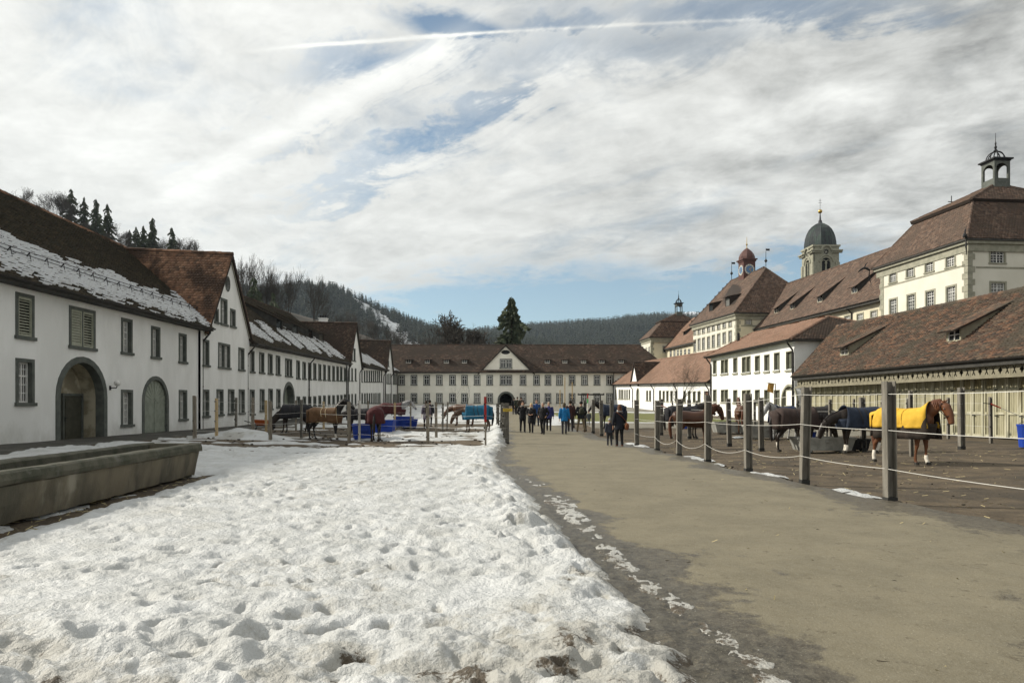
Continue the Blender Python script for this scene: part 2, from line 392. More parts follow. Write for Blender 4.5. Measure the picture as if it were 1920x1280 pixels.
def win_mesh(kind, w, h, sm):
    key = (kind, round(w, 2), round(h, 2), sm.name)
    if key in WC: return WC[key]
    b, dep, pr = {'deep': (.14, .24, .03), 'double': (.14, .22, .03), 'flat': (.12, .1, .03), 'pale': (.17, .2, .04), 'slim': (.07, .2, .02), 'slimd': (.07, .2, .02), 'shutter': (.14, .1, .03), 'shutter2': (.14, .1, .03),
                  'far': (.14, .08, .04), 'fard': (.14, .08, .04)}[kind]
    s = MB(); sb = .13
    s.box(-w/2-.05, w/2+.05, -.1, dep, 0, sb)
    s.box(-w/2, -w/2+b, -pr, dep, sb, h); s.box(w/2-b, w/2, -pr, dep, sb, h); s.box(-w/2+b, w/2-b, -pr, dep, h-b, h)
    x0, x1, z0, z1 = -w/2+b, w/2-b, sb, h-b
    lights = [(x0, x1)]
    if kind in ('double', 'slimd', 'fard'): s.box(-.07, .07, -pr+.01, dep, z0, z1); lights = [(x0, -.07), (.07, x1)]
    if kind == 'shutter2': s.box(-.04, .04, -pr+.01, dep, z0, z1); lights = [(x0, -.04), (.04, x1)]
    out = [('surround', s.mesh('window', sm))]
    if kind.startswith('slim'):
        q = MB(); t = .03
        for (a, c) in lights:
            q.box(a, a+t, dep-.05, dep-.02, z0, z1); q.box(c-t, c, dep-.05, dep-.02, z0, z1); q.box((a+c)/2-.02, (a+c)/2+.02, dep-.05, dep-.02, z0, z1)
        out.append(('sash', q.mesh('sash', slot_m)))
        p = MB(); p.quad((x0, dep-.02, z0), (x1, dep-.02, z0), (x1, dep-.02, z1), (x0, dep-.02, z1)); out.append(('pane', p.mesh('pane', slot_m)))
    elif kind.startswith('shutter'):
        for i, (a, c) in enumerate(lights):
            q = MB(); t = .06
            q.box(a, a+t, -.01, .05, z0, z1); q.box(c-t, c, -.01, .05, z0, z1); q.box(a+t, c-t, -.01, .05, z0, z0+.09); q.box(a+t, c-t, -.01, .05, z1-.09, z1)
            n = int((z1-z0-.18)/.105); tilt = .055 if i == 0 and kind == 'shutter2' else .03
            for j in range(n):
                z = z0+.09+(j+.5)*(z1-z0-.18)/n
                q.hexa([(a+t, -.005, z-tilt), (c-t, -.005, z-tilt), (c-t, .0, z-tilt+.015), (a+t, .0, z-tilt+.015), (a+t, .035, z+tilt-.012), (c-t, .035, z+tilt-.012), (c-t, .045, z+tilt), (a+t, .045, z+tilt)])
            out.append(('shutter', q.mesh('shutter', shutter_m)))
        p = MB(); p.quad((x0, .095, z0), (x1, .095, z0), (x1, .095, z1), (x0, .095, z1)); out.append(('pane', p.mesh('pane', glass)))
    else:
        q = MB(); y0, y1 = dep-.09, dep-.03; t = .06
        for (a, c) in lights:
            q.box(a, a+t, y0, y1, z0, z1); q.box(c-t, c, y0, y1, z0, z1); q.box(a+t, c-t, y0, y1, z0, z0+t); q.box(a+t, c-t, y0, y1, z1-t, z1)
            m = (a+c)/2; zt = z0+(z1-z0)*(.66 if h > 1.2 else .6)
            q.box(m-.03, m+.03, y0-.01, y1, z0+t, z1-t); q.box(a+t, m-.03, y0-.012, y1, zt-.03, zt+.03); q.box(m+.03, c-t, y0-.012, y1, zt-.03, zt+.03)
            if kind in ('deep', 'double', 'pale', 'slim', 'slimd'):
                for (p0, p1) in ((a+t, m-.03), (m+.03, c-t)):
                    if (p1-p0) > .17:
                        q.box((p0+p1)/2-.015, (p0+p1)/2+.015, y0+.012, y1-.01, z0+t, z1-t)
                    for zz in (z0+(zt-z0)*.36, z0+(zt-z0)*.68, zt+(z1-zt)*.5): q.box(p0, p1, y0+.01, y1-.012, zz-.016, zz+.016)
        out.append(('sash', q.mesh('sash', sash_m)))
        p = MB(); p.quad((x0, dep-.02, z0), (x1, dep-.02, z0), (x1, dep-.02, z1), (x0, dep-.02, z1)); out.append(('pane', p.mesh('pane', glass)))
    WC[key] = out; return out
def place_window(bld, face, uc, z0, w, h, kind, sm, name='window'):
    """window part (stone surround) with its sash and pane; returns the hole it needs"""
    w, h = max(.5, round(w*20)/20), max(.5, round(h*20)/20)
    parts = win_mesh(kind, w, h, sm)
    o = link(name, parts[0][1], bld, face.pt(uc, z0)-world_loc(bld), face.rz)
    for nm, me in parts[1:]: link(nm, me, o)
    e = .02
    return [(uc-w/2+e, z0+e), (uc+w/2-e, z0+e), (uc+w/2-e, z0+h-e), (uc-w/2+e, z0+h-e)]
def px_window(bld, face, x0, x1, y0, y1, kind, sm, w=None, h=None, name='window'):
    xm = (x0+x1)/2; ua, ub = face.u(x0), face.u(x1)
    za, zb = face.z(xm, y1), face.z(xm, y0)
    return place_window(bld, face, face.u(xm), za if h is None else (za+zb-h)/2, w or ub-ua, h or zb-za, kind, sm, name)
def arch_part(bld, face, uc, z0, w, h, ring, dep, sm, name='arch_surround', rise=None):
    """arched stone surround; returns hole outline; w,h are the outer size"""
    o = arch_pts(w, h, 14, rise); i = arch_pts(w-2*ring, h-ring, 14, None if rise is None else rise-ring*.6)
    mb = MB(); n = len(o)
    F_ = lambda p, y: face.pt(uc+p[0], z0+p[1], -y)
    for k in range(n-1):
        a, b, c, d = o[k], o[k+1], i[k+1], i[k]
        mb.quad(F_(a, -.04), F_(d, -.04), F_(c, -.04), F_(b, -.04))
        mb.quad(F_(d, -.04), F_(d, dep), F_(c, dep), F_(c, -.04)); mb.quad(F_(a, .05), F_(a, -.04), F_(b, -.04), F_(b, .05))
    ob = mb.build(name, sm, bld)
    e = .02
    return ob, [(uc+p[0]*(1-e/w*2), z0+p[1]*(1-e/h)+.001) for p in o]
def tile_cloud(pts, tw, te, th, m, name, jit=1.0, mask=None, lift=0.0, grow=1.0, seed=0):
    """overlapping tiles laid in courses over a convex roof polygon (pts[0], pts[1] = eave)"""
    r = np.random.default_rng(seed+5)
    p0 = np.array(pts[0]); U = np.array(pts[1])-p0; U /= np.linalg.norm(U)
    Nn = np.cross(U, np.array(pts[2])-p0); Nn /= np.linalg.norm(Nn)
    if Nn[2] < 0: Nn = -Nn
    Vv = np.cross(Nn, U)
    if Vv[2] < 0: Vv = -Vv
    q = [((np.array(p)-p0)@U, (np.array(p)-p0)@Vv) for p in pts]
    vmax = max(v for _, v in q); vmin = min(v for _, v in q); n = len(q)
    A = []
    for i in range(int(vmin/te)-1, int(vmax/te)+1):
        v0 = i*te; vm = v0+te*.5
        xs = []
        for a, b in zip(q, q[1:]+q[:1]):
            if (a[1]-vm)*(b[1]-vm) < 0: xs.append(a[0]+(b[0]-a[0])*(vm-a[1])/(b[1]-a[1]))
        if len(xs) < 2: continue
        ua, ub = min(xs), max(xs); off = (i % 2)*.5*tw
        c = np.arange(math.floor((ua-off)/tw), math.ceil((ub-off)/tw))*tw+off
        l, rr = np.maximum(c, ua), np.minimum(c+tw, ub); ok = rr-l > tw*.15
        A.append(np.stack([l[ok], rr[ok], np.full(ok.sum(), v0), np.full(ok.sum(), min(v0+te*1.2, vmax))], 1))
    if not A: return None
    A = np.concatenate(A)
    if mask is not None: A = A[mask((A[:, 0]+A[:, 1])/2, A[:, 2], vmax, max(u for u, _ in q))]
    k = len(A)
    if k == 0: return None
    g = .004*tw/.2
    l, rr, v0, v1 = A.T; l = l+g; rr = rr-g
    if grow > 1: l = l-tw*.08; rr = rr+tw*.08
    v0 = v0+r.normal(0, .012, k)*jit*te/.16; hz = th*(1+r.random(k)*.5*jit)*grow; hb = .006+r.random(k)*.008*jit; sk = r.normal(0, .007, k)*jit
    r3 = (np.array(pts[3])-p0)@Nn if n == 4 else 0.0
    if n == 4: (ua3, va3), (ub2, vb2) = q[3], q[2]; u1 = q[1][0]
    def W(u, v, h):
        if n == 4: f = v/max(va3, 1e-6); ul = ua3*f; ur = u1+(ub2-u1)*v/max(vb2, 1e-6); h = h+r3*f*np.clip(1-(u-ul)/np.maximum(ur-ul, 1e-3), 0, 1)
        return p0+u[:, None]*U+v[:, None]*Vv+(h+lift)[:, None]*Nn
    z = np.zeros(k)
    V = np.stack([W(l, v1, hb), W(rr, v1, hb), W(rr, v0+sk, hz), W(l, v0-sk, hz), W(l, v0-sk, z-.002), W(rr, v0+sk, z-.002)], 1).reshape(-1, 3)
    b = np.arange(k)[:, None]*6
    Q = np.concatenate([b+np.array([[3, 2, 1, 0]]), b+np.array([[4, 5, 2, 3]]), b+np.array([[0, 4, 3, 3]]), b+np.array([[1, 2, 5, 5]])])
    # degenerate quads for the cheeks are written as triangles
    me = bpy.data.meshes.new(name); me.vertices.add(len(V)); me.vertices.foreach_set('co', V.astype(np.float32).ravel())
    quads = Q[:2*k]; tri = Q[2*k:, :3]
    idx = np.concatenate([quads.ravel(), tri.ravel()]).astype(np.int32)
    st = np.concatenate([np.arange(2*k)*4, 8*k+np.arange(2*k)*3]).astype(np.int32)
    me.loops.add(len(idx)); me.loops.foreach_set('vertex_index', idx); me.polygons.add(len(st)); me.polygons.foreach_set('loop_start', st)
    me.update(calc_edges=True); me.materials.append(m)
    return me
RS = [0]
def roof_plane(bld, pts, m, tw=.2, te=.17, th=.025, slab=.14, snow=None, name='roof', jit=1.0, tname='roof_tile'):
    """roof slab part carrying its courses of tiles (and lying snow) as sub-parts; pts[0] -> pts[1] is the eave"""
    pts = [Vector(p) for p in pts]
    Nn = (pts[1]-pts[0]).cross(pts[2]-pts[0]).normalized()
    if Nn.z < 0: Nn = -Nn
    n = len(pts); mb = MB()
    lo = [p-Nn*slab for p in pts]; pt_ = [p-Nn*.012 for p in pts]
    if n == 4:
        g = 10; V = [pt_[0].lerp(pt_[1], i/g).lerp(pt_[3].lerp(pt_[2], i/g), j/g) for j in range(g+1) for i in range(g+1)]
        mb.add(V, [(j*(g+1)+i, j*(g+1)+i+1, (j+1)*(g+1)+i+1, (j+1)*(g+1)+i) for j in range(g) for i in range(g)]); mb.add(pt_+lo, [(7, 6, 5, 4)]+[(i, (i+1) % n, n+(i+1) % n, n+i) for i in range(n)])
    else: mb.add(pt_+lo, [tuple(range(n)), tuple(range(2*n-1, n-1, -1))]+[(i, (i+1) % n, n+(i+1) % n, n+i) for i in range(n)])
    o = mb.build(name, slab_m, bld)
    off = world_loc(bld); loc = [p-off for p in pts]
    RS[0] += 1
    me = tile_cloud(loc, tw, te, th, m, tname, jit, seed=RS[0])
    if me: setp(link(tname, me, o), kind='stuff')
    if snow:
        me = tile_cloud(loc, tw, te, th, snow_roof, 'roof_snow', jit, mask=snow, lift=.022, grow=1.5, seed=RS[0])
        if me: setp(link('roof_snow', me, o), kind='stuff')
    return o
def ridge_cap(bld, a, b, m, r=.13, step=.4, name='ridge_cap'):
    a, b = Vector(a), Vector(b); n = max(1, int((b-a).length/step)); mb = MB()
    for i in range(n):
        p, q = a.lerp(b, i/n), a.lerp(b, (i+1.12)/n); j = random.uniform(-.012, .012)
        mb.tube([p+Vector((0, 0, j)), q+Vector((0, 0, j))], [r, r*.82], 7)
    return setp(mb.build(name, m, bld), kind='stuff' if n > 12 else None)
def downpipe(bld, face, u, ztop, zbot, eave_n=.55, r=.055):
    p = face.pt
    mb = MB(); mb.tube([p(u, ztop, eave_n), p(u, ztop-.25, eave_n), p(u, ztop-.75, .12), p(u, ztop-1.0, .09), p(u, zbot, .09)], r, 8)
    for z in np.arange(zbot+1, ztop-1, 1.6): mb.tube([p(u, z, .09), p(u, z+.06, .09)], r+.02, 8)
    return mb.build('downpipe', pipe_m, bld)
def gutter(bld, a, b, r=.085):
    mb = MB(); a, b = Vector(a), Vector(b); d = (b-a).normalized(); s = d.cross(Vector((0, 0, 1)))
    n = 7; vs = []
    for p in (a, b):
        for i in range(n): t = math.pi*i/(n-1); vs.append(p+s*(r*math.cos(t))+Vector((0, 0, -r*math.sin(t))))
    fs = [(i, i+1, n+i+1, n+i) for i in range(n-1)]
    fs += [tuple(range(n)), tuple(range(2*n-1, n-1, -1))]
    return mb.add(vs, fs).build('gutter', gutter_m, bld)
def dormer(bld, p, U, tan_t, w, h, tan_f, m, tw, te, wm, frame=None, ov=.25, cheek=None, sash=True, name='dormer'):
    """shed dormer standing on a roof slope: p = middle of its front foot, U along the eave (left to right seen from outside)"""
    p = Vector(p); U = Vector((U[0], U[1], 0)).normalized(); H = Vector((-U.y, U.x, 0)); Z = Vector((0, 0, 1))
    s = h/(tan_t-tan_f)
    L, Rr = p-U*w/2, p+U*w/2
    up = lambda q, t, zz=0: q+H*t+Z*(tan_t*t+zz)
    mb = MB(); th = .07
    for q, sg in ((L, 1), (Rr, -1)):
        a, b = q, q+U*th*sg
        mb.add([a, a+Z*h, up(a, s), b, b+Z*h, up(b, s)], [(0, 1, 2), (5, 4, 3), (0, 3, 4, 1), (1, 4, 5, 2), (2, 5, 3, 0)])
    o = mb.build(name, cheek or wm, bld)
    f = MB(); fz0, fz1, fx = .12, h-.06, w/2-.1
    def fp(x, z, n): return p+U*x+Z*z-H*n
    f.hexa([fp(-w/2+th, 0, .0), fp(w/2-th, 0, .0), fp(w/2-th, 0, -.08), fp(-w/2+th, 0, -.08), fp(-w/2+th, fz0, .0), fp(w/2-th, fz0, .0), fp(w/2-th, fz0, -.08), fp(-w/2+th, fz0, -.08)])
    for (xa, xb, za, zb) in ((-w/2+th, -fx, fz0, h), (fx, w/2-th, fz0, h), (-fx, fx, fz1, h)):
        f.hexa([fp(xa, za, 0), fp(xb, za, 0), fp(xb, za, -.08), fp(xa, za, -.08), fp(xa, zb, 0), fp(xb, zb, 0), fp(xb, zb, -.08), fp(xa, zb, -.08)])
    f.build('dormer_front', frame or wm, o)
    if sash:
        q = MB(); t = .03
        for (xa, xb, za, zb) in ((-t/2, t/2, fz0, fz1), (-fx, -fx+t, fz0, fz1), (fx-t, fx, fz0, fz1), (-fx+t, -t/2, (fz0+fz1)/2-t/2, (fz0+fz1)/2+t/2), (t/2, fx-t, (fz0+fz1)/2-t/2, (fz0+fz1)/2+t/2)):
            q.hexa([fp(xa, za, -.03), fp(xb, za, -.03), fp(xb, za, -.07), fp(xa, za, -.07), fp(xa, zb, -.03), fp(xb, zb, -.03), fp(xb, zb, -.07), fp(xa, zb, -.07)])
        q.build('sash', sash_m, o)
    g = MB(); g.quad(fp(-fx, fz0, -.075), fp(fx, fz0, -.075), fp(fx, fz1, -.075), fp(-fx, fz1, -.075)); g.build('pane', glass, o)
    e = .12
    a0 = L-U*e-H*ov+Z*(h-tan_f*ov+.04); a1 = Rr+U*e-H*ov+Z*(h-tan_f*ov+.04); b1 = up(Rr+U*e, s+.05, .04); b0 = up(L-U*e, s+.05, .04)
    pts = [a0, a1, b1, b0]; Nn = U.cross(b0-a0).normalized()
    if Nn.z < 0: Nn = -Nn
    r = MB(); lo = [q-Nn*.08 for q in pts]
    r.add(pts+lo, [(0, 1, 2, 3), (7, 6, 5, 4)]+[(i, (i+1) % 4, 4+(i+1) % 4, 4+i) for i in range(4)])
    r.build('dormer_roof', slab_m, o)
    off = world_loc(bld); RS[0] += 1
    me = tile_cloud([q-off for q in pts], tw, te, .022, m, 'dormer_tile', seed=RS[0])
    if me: setp(link('dormer_tile', me, o), kind='stuff')
    return o
def wall_box(bld, quads, m, name='wall'):
    mb = MB()
    for q in quads: mb.quad(*q)
    return mb.build(name, m, bld)
def eaves_board(bld, a, b, inward, h=.22, name='eaves_soffit'):
    """boxed dark eaves from the roof edge back to the wall"""
    a, b, w = Vector(a), Vector(b), Vector(inward); Z = Vector((0, 0, 1))
    return MB().hexa([a-Z*h, b-Z*h, b+w-Z*h, a+w-Z*h, a-Z*.02, b-Z*.02, b+w-Z*.02, a+w-Z*.02]).build(name, fascia, bld)
# ------------------------------------------------------------------ courtyard range on the shaded side
XL = -18.5
def snow_mask(lo, hi, soft=.12, f=.55, s=0):
    def f_(u, v, vm, um):
        t = v/vm; n = fbm(u*f, v*f*.6, 4, s)
        a = (t > lo+(n-.5)*soft*2) & (t < hi+(n-.5)*soft*3.2)
        return a & (vn(u*3.1, v*7, s+1) > .2-.55*(1-np.abs(t-(lo+hi)/2)/((hi-lo)/2)))
    return f_
E = EYE
# --- first wing, nearest the viewer
b = thing('stable_wing', 'long white two storey wing with snow along its mossy roof and an arched doorway', 'building', (XL, 25, .2))
f = Face((XL, 9), (XL, 40.25))
H = []
for (x0, x1, y0, y1, kd) in ((29, 64, 550, 637, 'shutter'), (130, 179, 577, 656, 'shutter2'), (227, 248, 598, 665.5, 'deep'), (283, 300, 612, 673.5, 'deep'), (335, 349.5, 625.5, 682, 'deep'),
                             (29, 64.5, 671, 761, 'deep'), (227, 248.5, 730, 800.5, 'deep'), (335, 350.5, 730, 789, 'deep')):
    H.append(px_window(b, f, x0, x1, y0, y1, kd, stone))
for u in (3, 7.5, 12): H.append(place_window(b, f, u, 4.1, .95, 1.6, 'deep', stone)); H.append(place_window(b, f, u, 1.1, .95, 1.7, 'deep', stone))
ztop = E+4.62
# arched passage with an inner door
ua, ub = f.u(104), f.u(200); zb = f.z(152, 826)-.12; zt = f.z(152, 668)
_, h = arch_part(b, f, (ua+ub)/2, zb, ub-ua, zt-zb, .26, .35, stone); H.append(h)
uc, w, hh = (ua+ub)/2, ub-ua-.5, zt-zb
m = MB(); op = arch_pts(w, hh-.25, 14); nn = len(op)      # vaulted niche, 1.7 m deep
for i in range(nn-1):
    a, c = op[i], op[i+1]; m.quad(f.pt(uc+a[0], zb+a[1], -.34), f.pt(uc+c[0], zb+c[1], -.34), f.pt(uc+c[0], zb+c[1], -1.0), f.pt(uc+a[0], zb+a[1], -1.0))
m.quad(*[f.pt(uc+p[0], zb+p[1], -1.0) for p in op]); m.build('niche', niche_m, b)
m = MB(); N = lambda u, z, n: f.pt(uc+u, zb+z, n)
def fbox(mb, u0, u1, z0, z1, n0, n1): return mb.hexa([N(u0, z0, n1), N(u1, z0, n1), N(u1, z0, n0), N(u0, z0, n0), N(u0, z1, n1), N(u1, z1, n1), N(u1, z1, n0), N(u0, z1, n0)])
de = w/2-.06; dw = de-1.4
fbox(m, dw+.09, de-.09, 0, 2.05, -.97, -.92)
dr = m.build('inner_door', door_m, b)
m = MB(); fbox(m, dw, dw+.09, 0, 2.16, -.98, -.86); fbox(m, de-.09, de, 0, 2.16, -.98, -.86); fbox(m, dw+.09, de-.09, 2.06, 2.16, -.98, -.86); m.build('door_frame', stone, dr)
for zz in (.12, 1.1):
    m = MB(); fbox(m, dw+.22, de-.22, zz, zz+.82, -.92, -.9); m.build('door_panel', door_m, dr)
m = MB(); fbox(m, dw+.16, dw+.2, .95, 1.15, -.92, -.88); fbox(m, dw+.16, dw+.32, 1.06, 1.09, -.88, -.85); m.build('handle', iron, dr)
# arched green double gate
ua, ub = f.u(266), f.u(315.6); zb2 = f.z(291, 821)-.1; zt = f.z(291, 704.7); uc = (ua+ub)/2; w = ub-ua; hh = zt-zb2
_, h = arch_part(b, f, uc, zb2, w, hh, .2, .2, stone); H.append(h)
zb = zb2; op = arch_pts(w-.4, hh-.2, 16)
for sg in (-1, 1):
    pts = [p for p in op if p[0]*sg > .02]+[]
    half = [p for p in op if p[0]*sg > .02]
    if sg < 0: half = half+[(-.012, half[-1][1]+.03), (-.012, 0)]
    else: half = [(.012, 0), (.012, half[0][1]+.03)]+half
    m = MB(); m.quad(*[N(p[0], p[1], -.1) for p in half]); lf = m.build('gate_leaf', gate_m, b)
    zs = hh-.2-(w-.4)/2
    for i in range(9):                                   # horizontal boards
        m = MB(); z0 = .03+i*zs/9; a, c = sorted((sg*.03, sg*(w/2-.22))); fbox(m, a, c, z0, z0+zs/9-.012, -.1, -.075); m.build('board', gate_m, lf)
    for i in range(5):                                   # fanned boards in the arch
        a0, a1 = math.pi/2*i/5+.03, math.pi/2*(i+1)/5-.01; r0, r1 = .12, (w-.4)/2-.02
        q = [(sg*(.02+r*math.cos(a)), zs+.02+r*math.sin(a)) for r, a in ((r0, a0), (r1, a0), (r1, (a0+a1)/2), (r1, a1), (r0, a1))]
        m = MB(); m.add([N(*p, -.075) for p in q]+[N(*p, -.1) for p in q], [(0, 1, 2, 3, 4)]+[(j, (j+1) % 5, 5+(j+1) % 5, 5+j) for j in range(5)]); m.build('fan_board', gate_m, lf)
    for zz in (.42, zs-.1):
        m = MB(); a, c = sorted((sg*.35, sg*(w/2-.19))); fbox(m, a, c, zz, zz+.05, -.075, -.06); m.build('strap_hinge', gate_m, lf)
wall_part(b, f, [(0, -.3), (f.L, -.1), (f.L, ztop), (0, ztop)], H, plaster)
wall_box(b, [((XL-14, 9, -.3), (XL-.02, 9, -.3), (XL-.02, 9, ztop), (XL-14, 9, ztop)), ((XL-14, 9, -.3), (XL-14, 44, -.3), (XL-14, 44, ztop), (XL-14, 9, ztop)), ((XL-14, 9, ztop), (XL, 9, ztop), (XL-7, 9, E+10.9))], plaster, 'rear_wall')
eA, eB, rA, rB = Vector((XL+.6, 8.6, E+4.6)), Vector((XL+.6, 40.95, E+4.6)), Vector((XL-7, 8.6, E+11.2)), Vector((XL-7, 46, E+10.35))
eB2 = Vector((XL+.6, 40.95, E+4.6)); rB2 = Vector((XL-7, 45.0, E+10.38))
def wing1_snow(uu, v, vm, um):
    t = v/vm; n = fbm(uu*.35, v*.25, 4, 2); n2 = fbm(uu*1.3, v*.9, 3, 3)
    top = .41-.0006*uu+(n-.5)*.2+(n2-.5)*.13
    dense = np.clip((top-t)*5.5, 0, 1)*1.2
    low = np.clip((t+.02)/.15, .36, 1.15)
    return np.random.default_rng(4).random(len(uu))*.42+vn(uu*1.6, v*9.3, 4)*.66 < dense*low
roof_plane(b, [eA, eB2, rB2, rA], tile_left, .21, .215, .062, snow=wing1_snow, jit=1.2)
roof_plane(b, [Vector((XL-14.6, 44, E+4.6)), Vector((XL-14.6, 8.6, E+4.6)), rA, Vector((XL-7, 44, E+10.4))], tile_left, .5, .5, .03)
ridge_cap(b, rA, rB2, tile_red, .15, .38)
eaves_board(b, eA, eB2, (-.62, 0, 0), .16); gutter(b, eA+Vector((.07, 0, .0)), eB2+Vector((.07, 0, 0)))
m = MB(); m.box(XL+.001, XL+.05, 9, 40.2, ztop-.3, ztop-.23); m.build('cornice', plaster, b)
# snow guard
sl = (rA-eA).normalized(); sg_n = Vector((-sl.z, 0, -sl.x)) if False else Vector((math.sin(math.atan2(6.2, 7.6)), 0, math.cos(math.atan2(6.2, 7.6))))
m = MB(); prev = None
for i in range(33):
    t = i/32; q = eA.lerp(eB2, t); r_ = rA.lerp(rB2, t); p = q.lerp(r_, .205)
    m.bar(p, p+sg_n*.34, .035, .035); m.bar(p+sg_n*.3, p+(r_-q).normalized()*-.42+sg_n*.03, .022, .022)
    cur = (p+sg_n*.17, p+sg_n*.32)
    if prev:
        for a, c in zip(prev, cur): m.bar(a, c, .022, .022)
    prev = cur
m.build('snow_guard', iron, b)
downpipe(b, f, f.u(377), ztop-.05, .2)
# wall lamp on a bracket
lp = thing('wall_lamp', 'small glass globe lamp on a black bracket beside the arched doorway', 'lamp', f.pt(f.u(206), f.z(206, 727), 0))
pl = lambda du, z, n: f.pt(f.u(206)+du, f.z(206, 727)+z, n)
m = MB(); m.box(*[c for c in (XL, XL+.03)], pl(-.06, 0, 0).y, pl(.06, 0, 0).y, pl(0, -.1, 0).z, pl(0, .1, 0).z); m.tube([pl(0, 0, .02), pl(0, 0, .3), pl(0, .1, .34)], .025, 6); m.build('bracket', iron, lp)
MB().ball(pl(0, .22, .34), .14, 10).build('globe', mat('frosted_globe_glass', (.75, .75, .72), None, rough=.2), lp, smooth=True)

# --- gabled houses and the wings between them
def gable_house(lab, cat, d0, d1, zb, ze, apex, back, wins, tilem, oval=None, chim=None, proud=.12, snowv=None, a0=0.0, tw=.19, te=.16, pipes=()):
    X = XL+proud; dm = (d0+a0+d1)/2
    b = thing('gabled_house', lab, cat, (X, dm, .3)); f = Face((X, d0), (X, d1)); H = []
    for wd in wins: H.append(px_window(b, f, *wd[:5], stone, *wd[5:]))
    if oval:
        uo, zo, ro = oval
        hol = [(uo+ro*.7*math.cos(a), zo+ro*math.sin(a)) for a in [math.pi*2*i/14 for i in range(14)]]; H.append(hol)
        m = MB(); ro_ = [(uo+(ro+.09)*.75*math.cos(a), zo+(ro+.09)*math.sin(a)) for a in [math.pi*2*i/14 for i in range(14)]]
        for i in range(14):
            a, c, d, e = ro_[i], ro_[(i+1) % 14], hol[(i+1) % 14], hol[i]; m.quad(f.pt(*a, .03), f.pt(*c, .03), f.pt(*d, .03), f.pt(*e, .03)); m.quad(f.pt(*e, .03), f.pt(*d, .03), f.pt(*d, -.2), f.pt(*e, -.2))
        ov = m.build('oval_window', stone, b); m = MB(); m.quad(*[f.pt(*p, -.18) for p in hol]); m.build('pane', glass, ov)
    wall_part(b, f, [(0, zb), (f.L, zb+.1), (f.L, ze), ((f.L+a0)/2, apex-.12), (a0, ze)]+([(0, ze)] if a0 else []), H, plaster)
    wall_box(b, [((X, d0, zb), (X-1.0, d0, zb), (X-1.0, d0, ze), (X, d0, ze)), ((X, d1, zb), (X-1, d1, zb), (X-1, d1, ze), (X, d1, ze))], plaster, 'return_wall')
    ov_ = .28; dn = (apex-ze)/((f.L-a0)/2); drop = ov_*dn
    rf, rk = Vector((X+.22, dm, apex)), Vector((back[0], dm, back[1]))
    el, er = Vector((X+.22, d0+a0-ov_, ze-drop)), Vector((X+.22, d1+ov_, ze-drop))
    bl, br = Vector((back[0], d0+a0-ov_, ze-drop)), Vector((back[0], d1+ov_, ze-drop))
    roof_plane(b, [bl, el, rf, rk], tilem, tw, te, .05); roof_plane(b, [er, br, rk, rf], tilem, tw, te, .05)
    ridge_cap(b, rf, rk, tilem, .14, .38)
    m = MB()
    for q in (el, er): m.bar(q+Vector((-.16, 0, -.13)), rf+Vector((-.16, 0, -.13)), .05, .16)
    m.build('verge_board', mat('verge_paint_'+str(int(d0)), (.42, .41, .33), None) if 'verge' not in MATS else MATS['verge'], b)
    MATS['verge'] = b.children[-1].data.materials[0]
    if chim:
        cx, cy, cz, ct = chim
        m = MB(); m.box(cx-.45, cx+.45, cy-.4, cy+.4, cz, ct-.45); m.box(cx-.52, cx+.52, cy-.47, cy+.47, ct-.45, ct-.36); ch = m.build('chimney', plaster, b)
        for i in (-1, 0, 1): MB().box(cx+i*.3-.11, cx+i*.3+.11, cy-.13, cy+.13, ct-.36, ct).build('chimney_pot', iron, ch)
    for px in pipes: downpipe(b, f, f.u(px), ze-.1, zb+.3, .4)
    return b
gable_house('steep white gabled house with patchy orange tiles and three attic windows', 'house', 40.3, 47.8, -.1, E+4.75, E+9.85, (XL-7.3, E+10.2),
            [(404.5, 407, 579, 607, 'deep', .6), (414, 425.5, 560, 611, 'deep', 1.0), (431.4, 441.2, 579.5, 615, 'deep', .85), (381, 391, 637, 688, 'deep', .85), (409, 431.4, 644, 692, 'double'),
             (447, 457.6, 652, 696, 'deep', 1.0), (381, 391, 729.5, 783, 'deep', .85), (406, 418.5, 729.5, 780, 'deep', 1.0), (428, 438.4, 729.5, 778, 'deep', 1.0), (448, 458, 729.5, 776.5, 'deep', 1.0)],
            tile_red, tw=.2, te=.21, oval=(3.8, E+7.85, .42), pipes=(), a0=.8)

